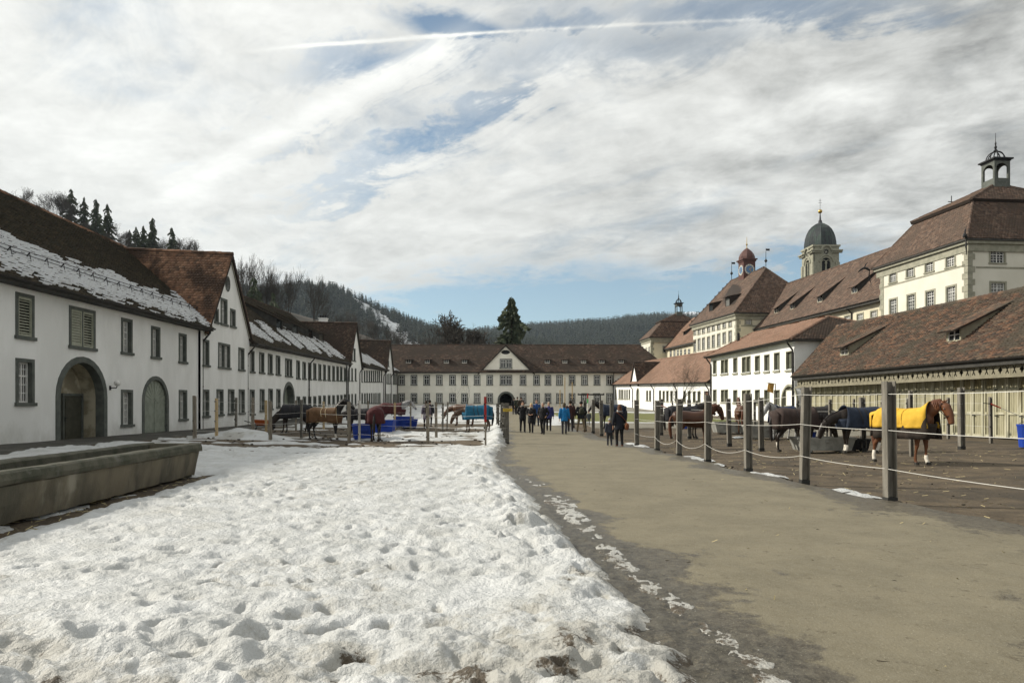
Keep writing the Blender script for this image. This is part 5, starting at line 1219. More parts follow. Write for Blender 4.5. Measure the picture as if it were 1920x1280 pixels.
def conifer_tree(key, p, h, label, rz=0, group=None, rad=.17, lev=26, nb=9, seed=1, bare=.12, name='spruce_tree', sx=1.0):
    if key not in NT_:
        rr = np.random.default_rng(seed); V, T = [], []
        for i in range(lev):
            t = i/lev; z = bare+(1-bare)*t; R_ = rad*(1-t)**.8*(.7+.55*rr.random())+.012; a0 = rr.random()*6.28
            for k in range(nb):
                if rr.random() < .14: continue
                a = a0+6.283*k/nb+rr.normal(0, .3); L = R_*(.45+.85*rr.random()); c, s = math.cos(a), math.sin(a); nsub = 4; dr = .25+.3*rr.random()
                for q in range(nsub):                # overlapping ragged sprays along each bough
                    f0 = q/nsub; x0 = L*f0; x1 = L*(f0+.42); w = L*.12*(1.15-f0)+.006; zz = z-dr*L*f0*f0+.012*math.sin(6*f0); b = len(V); u = rr.normal(0, .012)
                    for (x, y, dz_) in ((x0, 0, .012), ((x0+x1)/2, w, -.006+u), (x1, 0, -dr*L*.18), ((x0+x1)/2, -w, -.006-u)): V.append((c*x-s*y, s*x+c*y, zz+dz_))
                    T += [(b, b+1, b+2, b+3)]
                    b = len(V)                       # hanging twig curtain under the bough
                    V += [(c*x0, s*x0, zz), (c*x1, s*x1, zz-dr*L*.18), (c*(x0+x1)/2, s*(x0+x1)/2, zz-.03-.03*rr.random()), (c*x0, s*x0, zz-.012)]; T += [(b, b+1, b+2, b+3)]
        m = MB(); m.tube([(0, 0, -.05), (0, 0, .5), (0, 0, 1.0)], [.014, .009, .002], 6)
        NT_[key] = (m.mesh('trunk', bark), np_mesh('crown', np.array(V), np.array(T), needle))
    t = thing(name, label, 'tree', p, rz, group); t.scale = (h*sx, h*sx, h)
    link('trunk', NT_[key][0], t); link('crown', NT_[key][1], t); return t
def crest(px, base_py, d):                            # where a tree stands on the near hillside
    return P(px, base_py, d)
def on_hill(px, d):                                   # ground of the near hillside under a pixel column
    t = (d-145)/90.0; rows = hA; k = min(max(t, 0), 1)*25; k0 = min(int(k), 24); fk = k-k0; want = (px-CX)/F*d
    g = lambda j: np.interp(want, rows[j][:, 0], rows[j][:, 2]); return Vector((want, d, float(g(k0)*(1-fk)+g(k0+1)*fk)))
r = np.random.default_rng(12)
G = 'spruces on the hill crest above the mossy roof'
for i, (px, top, d, lab) in enumerate(((133, 353, 236, 'slender tallest spruce next to bare trees on the hill crest'), (158, 368, 234, 'dark spruce just beyond the tallest slender one on the crest'), (180, 372, 230, 'broad dense spruce in the middle of the crest clump'),
                                       (201, 381, 234, 'spruce at the lower end of the first crest clump'), (255, 424, 228, 'spruce starting the second clump, shorter than its neighbours'), (269, 422, 233, 'thin spruce between two broader ones in the second clump'),
                                       (286, 407, 230, 'tall pointed spruce of the second crest clump'), (322, 425, 226, 'broad dark spruce standing above the orange tiled gable roof'), (243, 430, 236, 'small spruce on the thin edge of the second clump'))):
    p = on_hill(px, d); h = (EYE+(HY-top)*d/F)-p.z
    conifer_tree('crest%d' % (i % 4), p, max(h, 10), lab, r.random()*6, G, rad=.2, seed=20+i % 4, lev=19, nb=6, bare=.2)
G = 'bare trees on the hill crest'
for i, (px, top, d, lab) in enumerate(((57, 349, 232, 'faint bare tree highest up on the crest over the mossy roof'), (40, 372, 236, 'small wispy bare tree at the uphill end of the crest'), (102, 350, 232, 'tall bare tree next to the slender spruce'), (115, 362, 236, 'thin bare tree squeezed between the tall bare one and the spruce'),
                                       (124, 366, 230, 'low bare tree at the foot of the slender spruce'), (226, 418, 232, 'bare tree filling the gap between the two spruce clumps'), (303, 440, 236, 'thin bare tree between the pointed and the broad spruce'), (345, 440, 234, 'pale bare tree right after the last crest spruce'), (364, 446, 228, 'rounded bare tree above the orange gable ridge'),
                                       (383, 462, 236, 'low bushy bare tree where the crest meets the gable ridge'), (456, 474, 215, 'tall bare tree directly behind the steep gable'), (497, 487, 214, 'wide many stemmed bare tree on the slope past the steep gable'), (512, 494, 218, 'slim bare tree crowded against the many stemmed one'),
                                       (545, 495, 212, 'lone tall bare tree with a long clear trunk'), (578, 513, 214, 'thin bare tree next after the lone tall one'))):
    p = on_hill(px, d); h = (EYE+(HY-top)*d/F)-p.z
    if i > 9: d2 = 185; p = on_hill(px, d2); h = (EYE+(HY-top)*d2/F)-p.z
    if i > 9: tt_ = bare_tree('tall%d' % (i % 3), p, max(h, 6)/16.0, lab, r.random()*6, G, h=16.0, spread=.3, depth=5, r0=.016, rmin=.0024, seed=61+i % 3, low=.5, twigs=4); tt_.scale.x *= .62; tt_.scale.y *= .62
    else: bare_tree('hill%d' % (i % 4), p, max(h, 6)/16.0, lab, r.random()*6, G, h=16.0, spread=.42, depth=6, r0=.015, rmin=.002, seed=40+i % 4, low=.42, twigs=3)
G = 'young spruces behind the second wing'
for i, (px, top, d, lab) in enumerate(((476, 517, 176, 'dark young spruce close behind the steep gable'), (512, 545, 168, 'low spreading spruce behind the second wing ridge'))):
    p = on_hill(px, d); conifer_tree('crest%d' % (i % 4), p, (EYE+(HY-top)*d/F)-p.z, lab, 1+i, G)
# leafless wood on the near hillside
VS, TS = [], []; off = 0; base = []
for s in range(7):
    tr, br = bare_np(np.random.default_rng(70+s), h=15, spread=.36, depth=5, r0=.012, low=.5, twigs=3, rmin=.0014); base.append(seg_mesh(tr+br, 3))
for i in range(390):
    px = r.uniform(500, 810); hi_ = np.interp(px, [500, 580, 680], [.25, .55, 1.0]); t = r.uniform(.0, hi_)
    if i >= 300: px = r.uniform(-20, 440); t = r.uniform(.86, 1.0)
    d = 148+85*t; p = on_hill(px, d); V, T = base[r.integers(7)]; top = V[:, 2].max(); h = r.uniform(7, 11.5)*np.interp(px, [0, 440, 441, 560, 660, 800], [1, 1, .5, .6, .95, .75]); a = r.random()*6.28; c, s = math.cos(a), math.sin(a); k = h/top
    VS.append(np.stack([(V[:, 0]*c-V[:, 1]*s)*k+p.x, (V[:, 0]*s+V[:, 1]*c)*k+p.y, V[:, 2]*k+p.z-.3], 1)); TS.append(T+off); off += len(V)
setp(link('leafless_wood', np_mesh('leafless_wood', np.concatenate(VS), np.concatenate(TS), twig)), 'grey brown leafless wood on the hillside behind the gabled wings', 'wood', kind='stuff')
# trees close behind and in front of the gatehouse
d = 150; conifer_tree('big', Vector((P(959, 0, d).x, d, 2.2)), EYE+(HY-556)*d/F-2.2, 'big broad spruce rising behind the gatehouse gable', 0, None, rad=.3, lev=30, nb=8, seed=9, bare=.05)
bare_tree('big', Vector((P(872, 0, 140).x, 140, 2)), (EYE+(HY-583)*140/F-2)/20, 'large spreading bare tree behind the gatehouse roof', .6, None, h=20.0, spread=.8, depth=7, r0=.022, seed=5, low=.14, twigs=3, rmin=.0017)
bare_tree('big2', Vector((P(824, 0, 143).x, 143, 2)), (EYE+(HY-612)*143/F-2)/15, 'smaller bare tree by the big one behind the gatehouse', 2.6, None, h=15.0, spread=.65, depth=6, r0=.014, seed=6, low=.16, twigs=3)
bare_tree('big3', Vector((P(903, 0, 145).x, 145, 2)), (EYE+(HY-600)*145/F-2)/15, 'slim bare tree between the big bare tree and the spruce', 4.6, None, h=15.0, spread=.5, depth=6, r0=.014, seed=8, low=.2, twigs=3)
p = ground_at(1277, 783); p = Vector((P(1277, 0, 55).x, 55, gz(17, 55))); bare_tree('yard', p, (EYE+(HY-671)*55/F-p.z)/5.0, 'small wide bare tree in the yard before the low range', 1.0, None, h=5.0, spread=.75, depth=6, r0=.016, seed=14, low=.3, twigs=3)
p = Vector((P(857, 0, 98).x, 98, gz(-8, 98))); bare_tree('sapling', p, (EYE+(HY-717)*98/F-p.z)/5.0, 'thin sapling before the gatehouse windows', .3, None, h=5.0, spread=.6, depth=4, r0=.01, seed=15, low=.4, twigs=2)
p = Vector((P(876, 0, 99).x, 99, gz(-8, 99))); bare_tree('sapling', p, .8, 'second smaller sapling along the gatehouse wall', 2.3, None)
# ------------------------------------------------------------------ ground sheets
XR = lambda y: np.interp(y, [2, 4.2, 5.5, 7.5, 10.9, 13.6, 15.5, 21.8, 27.9, 34, 45, 60, 108], [1.5, 1.2, 1.08, .92, .6, .25, .02, -.45, -.3, -.35, -.5, -.7, -1.6])      # edge of the snow field
ROADR = lambda y: 6.65-.091*(np.asarray(y)-12)-.12
def fan(y0, y1, f, lo, hi, nx):
    ys = [y0]
    while ys[-1] < y1: ys.append(ys[-1]+f*ys[-1]**1.12)
    ys = np.array(ys); T = np.linspace(0, 1, nx)
    Y = np.repeat(ys[:, None], nx, 1); L, Hh = lo(ys)[:, None], hi(ys)[:, None]
    return L+(Hh-L)*T[None, :], Y
def sheet(name, X, Y, Z, m, keep=None, attr=None, kind='structure'):
    n, k = X.shape; V = np.stack([X, Y, Z], 2).reshape(-1, 3); i = np.arange(n*k).reshape(n, k)
    Q = np.stack([i[:-1, :-1], i[:-1, 1:], i[1:, 1:], i[1:, :-1]], 2).reshape(-1, 4)
    if keep is not None: Q = Q[keep.ravel()[Q].any(1)]
    used = np.zeros(len(V), bool); used[Q.ravel()] = True; rm = np.cumsum(used)-1
    me = np_mesh(name, V[used], rm[Q], m, True)
    if attr is not None:
        a = me.attributes.new('dirt', 'FLOAT', 'POINT'); a.data.foreach_set('value', attr.ravel()[used].astype(np.float32))
    return setp(link(name, me), kind=kind)

soil = mat('trodden_soil', (.115, .088, .056), (.066, .051, .034), 1.5, .95, .8, 8, bscale=9, c3=(.05, .041, .03), s3=.35, lo3=.46, hi3=.7, bdist=.05)
def soil_sheet():
    xs = np.concatenate([np.linspace(-3000, -60, 14), np.linspace(-50, 50, 160), np.linspace(60, 3000, 14)]); ys = np.concatenate([np.linspace(-60, 2, 12), np.linspace(2.5, 60, 190), np.linspace(62, 170, 60), np.linspace(200, 4200, 16)])
    X, Y = np.meshgrid(xs, ys); Z = zg(X, Y); near = np.clip(1-np.abs(X)/45, 0, 1)*np.clip((100-Y)/40, 0, 1)
    Z = Z-.012-.05*np.clip((np.abs(X)-30)/30, 0, 1)+(fbm(X*1.1, Y*1.1, 3, 2)-.5)*.09*near*((X > ROADR(Y)) | (X < XR(Y)))-.02
    Z = np.where((np.abs(X) > 28) | (Y > 112), np.minimum(Z, np.interp(Y, [112, 200, 500], [1.7, 1.4, 1.0])), Z)
    sheet('ground', X, Y, Z, soil)
soil_sheet()
# road: compacted grit with wet, muddy margins
road = mat('compacted_grit_road', (.18, .158, .107), (.14, .123, .083), 1.1, .9, .6, 8, bscale=45, bdist=.012)
nt = road.node_tree; bsdf = nt.nodes['Principled BSDF']; pos = nt.nodes.new('ShaderNodeNewGeometry').outputs['Position']; src = bsdf.inputs['Base Color'].links[0].from_socket
damp = (nz(nt, scalev(nt, pos, (1.15, .8, 1)), .55, 7, .66, .4)+0.0)
att = nt.nodes.new('ShaderNodeAttribute'); att.attribute_name = 'dirt'; at = NE(nt, att.outputs['Fac'])
wet = (damp*.92+.02+at*.34+(nz(nt, pos, 3.5, 8, .78)-.5)*.6).ss(.6, .7)
fleck = nz(nt, pos, 26, 3, .7).ss(.62, .7)*nz(nt, pos, 1.7, 4, .6).ss(.45, .7)
c = mixc(nt, wet, src, (.05, .041, .028)); c = mixc(nt, (at+(nz(nt, pos, 9, 6, .75)-.5)*.9).ss(.85, 1.15), c, (.03, .025, .018)); c = mixc(nt, wet*nz(nt, pos, 16, 6, .78).ss(.55, .68), c, (.12, .1, .068)); c = mixc(nt, wet*nz(nt, pos, 23, 5, .75).ss(.56, .66), c, (.022, .018, .013)); blob = nz(nt, pos, 6.5, 5, .68).ss(.61, .67); c = mixc(nt, blob*.85, c, (.085, .07, .046)); var = nz(nt, pos, 12, 6, .75).ss(.35, .65); c = mixc(nt, var*.35, c, (.215, .197, .147)); c = mixc(nt, fleck*.85, c, (.07, .055, .035)); spk = nz(nt, pos, 60, 3, .7).ss(.6, .7); c = mixc(nt, spk*.55, c, (.36, .33, .25)); sp2 = nz(nt, scalev(nt, pos, (1, 1, 1)), 38, 4, .75).ss(.58, .68); c = mixc(nt, sp2*.55, c, (.1, .088, .06)); trk = nz(nt, scalev(nt, pos, (2.2, .07, 1)), 1.0, 5, .6).ss(.5, .72); c = mixc(nt, trk*.3, c, (.15, .135, .095))
nt.links.new(c, bsdf.inputs['Base Color'])
nt.links.new((wet*-.42+.9).k, bsdf.inputs['Roughness'])
X, Y = fan(1.5, 108, .011, lambda y: XR(y)-.6, lambda y: ROADR(y)+1.3, 240)
e0 = X-(XR(Y)-.3); em = X-(XR(Y)+np.interp(Y, [4, 6, 8, 12, 16, 25], [.72, .6, .42, .3, .22, .08])+(fbm(Y*1.1, X*1.1, 5, 1, .6)-.5)*1.1); e1 = (ROADR(Y)+.1+(fbm(Y*.5, X*.6, 4, 3)-.5)*1.3)-X
ed = np.minimum(e0, e1); Z = zg(X, Y)+.012+np.clip(ed, -.5, .05)*.6+(fbm(X*2.2, Y*2.2, 3, 5)-.5)*.012+np.clip(.25-em, 0, .5)*((fbm(X*7, Y*7, 4, 1, .65)-.5)*.14)-np.clip(-em, 0, .25)*.03
dirt = np.maximum(np.clip(.95-em/.55, 0, 1.5), np.clip(1.15-e1/1.2, 0, 1)); dirt = np.maximum(dirt, np.clip((5.0-Y)/2.5, 0, 1)*.5); dirt = np.maximum(dirt, np.clip((8.5-Y)/3, 0, 1)*np.clip((X-2.2)/2.2, 0, 1)*.25)
sheet('road', X, Y, Z, road, keep=ed > -.12, attr=dirt)
# cobbled apron along the shaded wing
apron = mat('damp_cobbled_apron', (.06, .056, .045), (.034, .033, .027), 3, .8, .9, bscale=14, c3=(.1, .095, .08), s3=.7)
X, Y = fan(6, 100, .03, lambda y: y*0+XL-.2, lambda y: y*0-15.6, 12); sheet('apron', X, Y, zg(X, Y)+.03+(fbm(X*3, Y*3, 2, 1)-.5)*.03-(X > -15.8)*.08, apron)
# far lawn and side paths on the sunny side
grass_m = mat('winter_grass', (.11, .13, .035), (.15, .14, .05), 1.2, .95, .5, bscale=25)
def patch(name, x0, x1, y0, y1, m, h, wob=.5, nx=60, ny=60, s=0, kind='structure', thick=.03):
    xs = np.linspace(0, 1, nx); ys = np.linspace(y0, y1, ny); Y = np.repeat(ys[:, None], nx, 1); a = np.array([x0(y) for y in ys])[:, None]; c = np.array([x1(y) for y in ys])[:, None]; X = a+(c-a)*xs[None, :]
    ed = np.minimum(np.minimum(X-a, c-X), np.minimum(Y-y0, y1-Y)*.8)-(fbm(X*.8, Y*.5, 3, s))*wob
    sheet(name, X, Y, zg(X, Y)+h+np.clip(ed, -.5, .15)*thick*6, m, keep=ed > -.1, kind=kind)
patch('lawn', lambda y: 4.3-.035*(y-50), lambda y: 18.6-.06*(y-50), 51, 76, grass_m, .012, .6)
gravel = mat('grey_yard_gravel', (.21, .195, .16), (.15, .14, .11), 2, .95, .4, bscale=40)
patch('yard_path', lambda y: 5.2, lambda y: 20.4-.05*(y-47)*2, 43.5, 51.5, gravel, .008, .3)
patch('yard_path', lambda y: 3.0, lambda y: 19.0-.06*(y-70), 76.5, 108, gravel, .008, .3)
patch('yard_path', lambda y: 12.3, lambda y: 19.6, 33, 44, gravel, .004, .8)

# snow: field, bank along the road, patches in the paddocks
snow = mat('trampled_snow', (.56, .572, .57), (.46, .468, .456), 1.4, .5, .8, 8, bscale=22, bdist=.05, c3=(.47, .465, .43), s3=.8, lo3=.56, hi3=.8)
nt = snow.node_tree; bs = nt.nodes['Principled BSDF']; pos = nt.nodes.new('ShaderNodeNewGeometry').outputs['Position']; src = bs.inputs['Base Color'].links[0].from_socket
att = nt.nodes.new('ShaderNodeAttribute'); att.attribute_name = 'dirt'; at = NE(nt, att.outputs['Fac'])
dn = nz(nt, pos, 6, 9, .76); dh = nz(nt, pos, 34, 5, .7); d1 = (at+(dn-.5)*1.3+(dh-.5)*.5).ss(.4, .8); d2 = (at*.9+(dn-.5)*1.7+(dh-.5)*.9).ss(.92, 1.12)
c = mixc(nt, d1*.6, src, (.3, .285, .24)); c = mixc(nt, d2, c, (.075, .058, .038)); nt.links.new(c, bs.inputs['Base Color'])
bs.inputs['Subsurface Weight'].default_value = 0.0
def snow_height(X, Y):
    fin = fbm(X*7.5, Y*9, 3, 2)
    calm = np.clip(fbm(X*.42+3, Y*.5, 3, 5)*2.6-.55, .25, 1.35)
    def prints(cs, L, W, dep, s):
        out = np.zeros_like(X); ix, iy = np.floor(X/cs).astype(int), np.floor(Y/cs).astype(int)
        for a in (-1, 0, 1):
            for c in (-1, 0, 1):
                i, j = (ix+a) % 512, (iy+c) % 512
                cx, cy = (ix+a+_perm[s][i, j])*cs, (iy+c+_perm[s+1][i, j])*cs; th = _perm[s+2][i, j]*6.28; k = .6+.7*_perm[s+3][i, j]; on = _perm[s+4][i, j] < .62
                wb = (fin-.5)*.9; u_ = ((X-cx)*np.cos(th)+(Y-cy)*np.sin(th))/(L*k); v_ = (-(X-cx)*np.sin(th)+(Y-cy)*np.cos(th))/(W*k); r2 = u_*u_+v_*v_+wb
                out = np.maximum(out, on*np.clip(1.15-r2, 0, 1)*dep); out = out-on*np.exp(-((np.sqrt(np.maximum(r2, 0))-1.3)/.25)**2)*dep*.22
        return out
    foot_ = prints(.52, .17, .075, .07, 0)+prints(.8, .14, .11, .08, 2)
    big = fbm(X*.55, Y*.55, 3, 0); mid = fbm(X*1.9+3, Y*2.5, 4, 1, .55); 
    pit = np.clip(fbm(X*3.6+31, Y*4.6+7, 2, 3)-.57, 0, 1)*2.6        # footprints and hoof marks
    bil = np.abs(vn(X*3.3, Y*3.9, 4)-.5)*2
    mid2 = fbm(X*4.3+13, Y*5.2, 3, 6, .6)
    h = .085+(big-.5)*.08+calm*((mid-.5)*.035+(mid2-.5)*.075-pit*.06+(bil-.5)*.02)+(fin-.5)*.06-foot_*(.35+.4*calm)
    xr = XR(Y)+(fbm(Y*1.3, X*.7, 3, 6)-.5)*.5
    e = xr-X                                                          # metres inside the edge
    ridge = np.exp(-((e-.62)/.48)**2)*np.clip((30-Y)/6, 0, 1)
    chunk = np.clip(fbm(X*2.7+5, Y*2.7, 4, 5, .55)-.42, 0, 1)
    h = h+ridge*(.05+chunk*.36)*np.interp(Y, [3, 5, 7, 26], [.45, .55, 1, .75])
    heap = np.clip((5.35-Y+(fbm(X*.9, Y*0+2, 2, 3)-.5)*1.3)/1.0, 0, 1)*np.clip((1.3-X)/1.2, 0, 1)
    hc = fbm(X*2.3+9, Y*2.9, 4, 7, .55)
    h = h+heap*(.01+np.clip(hc-.42, 0, 1)*.34+(fbm(X*8, Y*9, 3, 2, .6)-.5)*.05)
    edge = np.clip(e/.28, -1.5, 1); h = np.where(edge < 1, h*np.clip(edge, 0, 1)**.6+np.minimum(edge, 0)*.12-.02*(1-np.clip(edge, 0, 1)), h)
    # ice strip lying along the road
    st = np.interp(Y, [3.5, 4.1, 4.3, 4.95, 5.45, 6.5, 7.5, 9.4, 12.1, 14.7, 18, 24], [1.85, 1.6, 1.57, 1.55, 1.45, 1.25, 1.12, 1.03, .8, .5, .3, -.1])+(fbm(Y*1.6, Y*0, 3, 2)-.5)*.12
    w = np.interp(Y, [3, 5, 8, 12, 14, 20, 24], [.13, .1, .14, .22, .28, .25, .05]); strip = np.minimum(.03*(1-((X-st)/(w*.9))**2)+(fbm(X*17, Y*12, 4, 3, .72)-.5)*.13+(fbm(X*0+3, Y*.9, 3, 4)-.5)*.04, .012)+.022+.006-.006*np.clip(Y-16, 0, 9)
    strip = np.where(np.abs(X-st) < w*1.6, strip, -.2)
    # what lies beyond the near field
    stripes = fbm(X*.16+2, Y*.85, 4, 4); pad = (stripes-.575)*.6-.02+(fbm(X*1.3, Y*1.7, 3, 1)-.5)*.2
    far = .05+(fbm(X*.3, Y*.6, 4, 2)-.36)*.3
    rut = np.exp(-((Y-24.6-(fbm(X*.2, X*0, 2, 1)-.5)*1.4)/.55)**2)*.2*np.clip((-X-2)/3, 0, 1)
    wob = (fbm(X*.35, X*0+4, 3, 5)-.5)*2.4
    t1 = np.clip((Y-26.2-wob)/.9, 0, 1); t2 = np.clip((Y-50-wob*2)/4, 0, 1)
    t1 = t1*np.clip((-.6-X)/.8, 0, 1)
    bankL = np.exp(-((Y-33+(X+12.5)*.9)/1.6)**2)*np.exp(-((X+13.2)/1.8)**2)*.4
    h = (h-rut)*(1-t1)+(pad*(1-t2)+far*t2)*t1+bankL+np.exp(-((X-(XR(Y)-.35))/.4)**2)*np.clip((Y-27)/3, 0, 1)*np.clip((70-Y)/20, 0, 1)*.22
    # behind the trough only remnants
    tl = -7.05-.085*(Y-9.4)+.12; bt = np.clip((tl-X)/.5, 0, 1)*np.clip((17.6-Y)/1.2, 0, 1)*np.clip((Y-2)/1, 0, 1)
    bt = np.maximum(bt, np.clip((-9.4-X)/1.4, 0, 1)*np.clip((22-Y+(fbm(X*.5, Y*.5, 2, 2)-.5)*5)/2, 0, 1))
    h = h*(1-bt)+bt*((fbm(X*.5, Y*.9, 4, 6)-.60)*.35-.02)
    foot = np.exp(-((X-(tl+.15))/.3)**2)*np.clip((17.4-Y)/.8, 0, 1); h = h-foot*(.2+.35*(fbm(X*2, Y*2, 3, 4)-.4))
    h = np.where(X < -15.2-(fbm(Y*.6, Y*0, 2, 2)-.5)*1.2, -.1, h)
    h = np.maximum(h, strip)
    dirt = ridge*np.clip(chunk*2.2-.25, 0, 1)*.9+heap*np.clip(.62-hc, 0, 1)*1.5+np.clip(.42-np.abs(e-.05), 0, .42)*1.9+np.clip((6.8-Y)/3, 0, 1)*np.clip((X+.7)/1.3, 0, 1)*.5+np.exp(-((Y-24.6)/1.2)**2)*.25*(X < -2)
    dirt = dirt+np.clip(foot_*5, 0, .3)+.5*np.clip((fbm(X*.45+8, Y*.45, 3, 3)-.5)*4, 0, 1)+t1*.3+((np.abs(X-st) < w*1.7) & (X > XR(Y)+.05))*.72
    amp = 1
    spots = np.clip((vn(X*.62+4, Y*.8+1, 5)-.86)*9, 0, 1)*np.clip((vn(X*3.1, Y*3.1, 6)-.55)*5, 0, 1); dirt = dirt+spots*1.1
    for px, py, rr, k in ((105, 1252, .15, 1.3), (290, 1264, .17, 1.2), (458, 1244, .09, 1.1), (655, 1196, .14, .9), (572, 1162, .06, 1.2), (1068, 1074, .09, 1.3), (968, 990, .1, .9), (1003, 1012, .08, 1.1), (205, 1190, .05, 1.3), (955, 1186, .08, .8), (632, 1241, .05, 1.2), (1215, 1165, .12, .9), (830, 1140, .14, .6), (1100, 1190, .2, .7), (1050, 1240, .16, .8), (880, 1245, .12, .8)):
        gd = 1.52*F/(py-HY); gx_ = (px-CX)/F*gd; q = ((X-gx_)/rr)**2+((Y-gd)/(rr*.9))**2; dirt = dirt+.8*k*np.exp(-q)*(.35+1.1*fbm(X*9, Y*9, 2, 2)); h = h-.02*np.exp(-q)*k
    return h, np.clip(dirt, 0, 1.2)
X, Y = fan(2.6, 109, .0043, lambda y: np.maximum(-1.0*y-2.5, -16.2), lambda y: XR(y)+1.15, 470)
h, dd = snow_height(X, Y)
sheet('snow', X, Y, zg(X, Y)+h, snow, keep=h > -.03, attr=dd)
# thin leftovers elsewhere
def snow_patch(px, py, w, l, n=16, s=0):
    c = ground_at(px, py); t = np.linspace(-1, 1, n); A, B_ = np.meshgrid(t, t); X = c.x+A*w; Y = c.y+B_*l
    h = .05*(1-(A*A+B_*B_)**.5*1.05)+(fbm(X*4, Y*2, 3, s)-.5)*.08
    sheet('snow_patch', X, Y, zg(X, Y)+np.minimum(h, .05)+.012, snow, keep=h > -.02, attr=X*0)
for i, a in enumerate(((1305, 862, .5, .55), (1292, 858, .35, .5), (1346, 872, .18, .2), (1420, 889, .4, .42), (1445, 894, .35, .3), (1575, 921, .3, .2), (1598, 928, .3, .16), (1622, 932, .25, .14), (1200, 836, .3, .6), (1182, 832, .25, .5), (1385, 820, .3, .3))): snow_patch(*a, s=i)
for i, (x, y, w, l) in enumerate(((5.5, 51, 3, .7), (9.5, 50.6, 2, .5), (4.0, 55, 1.2, 3), (7, 78, 5, 1.3), (13, 77.5, 3, 1), (3.5, 62, .8, 6), (17.5, 66, .8, 1.2), (15.5, 73, 2.4, .4), (2.6, 48, .8, 1.6), (11, 88, 4, .8), (3.0, 92, 1.5, 5), (14, 45.5, .8, .4))):
    t = np.linspace(-1, 1, 30); A, B_ = np.meshgrid(t, t); X = x+A*w*1.3; Y = y+B_*l*1.3; h = .08*(1-(A*A+B_*B_)**.5)+(fbm(X*.8, Y*.9, 3, i)-.5)*.14
    sheet('snow_patch', X, Y, zg(X, Y)+np.minimum(h, .07)+.015, snow, keep=h > -.02, attr=X*0)
# straw, grit and clods strewn over road and paddock
r = np.random.default_rng(5)
n = 2500; y = 3.5+28*r.random(n)**1.6; x = XR(y)+.4+(r.random(n)**.8)*(np.maximum(ROADR(y)+10, 4)-XR(y)); tr_ = r.random(n) < .16; x = np.where(tr_, -7.0-.085*(y-9.4)+.25*r.random(n), x); y = np.where(tr_, 8.5+8.2*r.random(n), y); z = zg(x, y)+.016; a = r.random(n)*6.28; L = .02+.055*r.random(n); w = .0035+.002*r.random(n); tl = r.normal(0, .02, n)
c, s = np.cos(a), np.sin(a); V = np.stack([np.stack([x+c*L*i-s*w*j, y+s*L*i+c*w*j, z+tl*(i+1)*.5+.003*j], 1) for i, j in ((-1, -1), (1, -1), (1, 1), (-1, 1))], 1).reshape(-1, 3)
setp(link('straw', np_mesh('straw', V, np.arange(4*n).reshape(n, 4), mat('straw_bits', (.38, .32, .17), None))), 'loose straw scattered over the road and the paddock soil', 'straw', kind='stuff')
def clods(name, label, m, n, fx, size, seed):
    r = np.random.default_rng(seed); x, y = fx(r, n); s = size*(.35+r.random(n)**3*1.6); z = zg(x, y)+.01
    ico = MB().ball((0, 0, 0), 1, 6); B = np.array(ico.v); T = [t for t in ico.f]; q = np.array([t if len(t) == 4 else (*t, t[2]) for t in T])
    V = (B[None]*(1+r.normal(0, .22, (n, len(B), 1)))*s[:, None, None]*np.array([1, 1, .45]))+np.stack([x, y, z+s*.1], 1)[:, None]; tri = [t for t in T if len(t) == 3]; quad = [t for t in T if len(t) == 4]
    F_ = np.concatenate([np.array([(a, b, c) for a, b, c in tri]+[(a, b, c) for a, b, c, d in quad]+[(a, c, d) for a, b, c, d in quad])[None]+np.arange(n)[:, None, None]*len(B)]).reshape(-1, 3)
    setp(link(name, np_mesh(name, V.reshape(-1, 3), F_, m, False)), label, 'soil', kind='stuff')
mud = mat('dark_mud', (.05, .04, .027), (.03, .025, .018), 5, .9)
def edge_pts(r, n): y = 3.3+24*r.random(n)**1.9; return XR(y)+.05+np.abs(r.normal(0, .55, n))*np.interp(y, [4, 12, 25], [1, .6, .4]), y
clods('mud_clods', 'dark crumbs of mud along the melting snow edge', mud, 3000, edge_pts, .013, 1)
def pad_pts(r, n): y = 9+26*r.random(n)**1.3; return ROADR(y)+.2+r.random(n)*12, y
clods('mud_clods', 'clods of trodden earth strewn over the sunny paddock', mud, 700, pad_pts, .017, 2)
def pad2(r, n): y = 27+16*r.random(n); return -14+13*r.random(n), y
clods('mud_clods', 'clods and droppings lying in the snowy paddock', mud, 420, pad2, .04, 3)
def grit(r, n): y = 3.3+14*r.random(n)**1.7; return XR(y)+.5+r.random(n)*5.2, y
def flk(r, n): y = 3.2+22*r.random(n)**1.7; return XR(y)+.6+r.random(n)*(ROADR(y)-XR(y)-.4), y
clods('dung_crumbs', 'dark crumbs of earth and dung trodden into the grit road', mud, 1700, flk, .032, 7)
clods('road_grit', 'small stones lying loose on the grit road', mat('loose_grit', (.25, .23, .18), (.1, .09, .07), 30), 1300, grit, .009, 4)
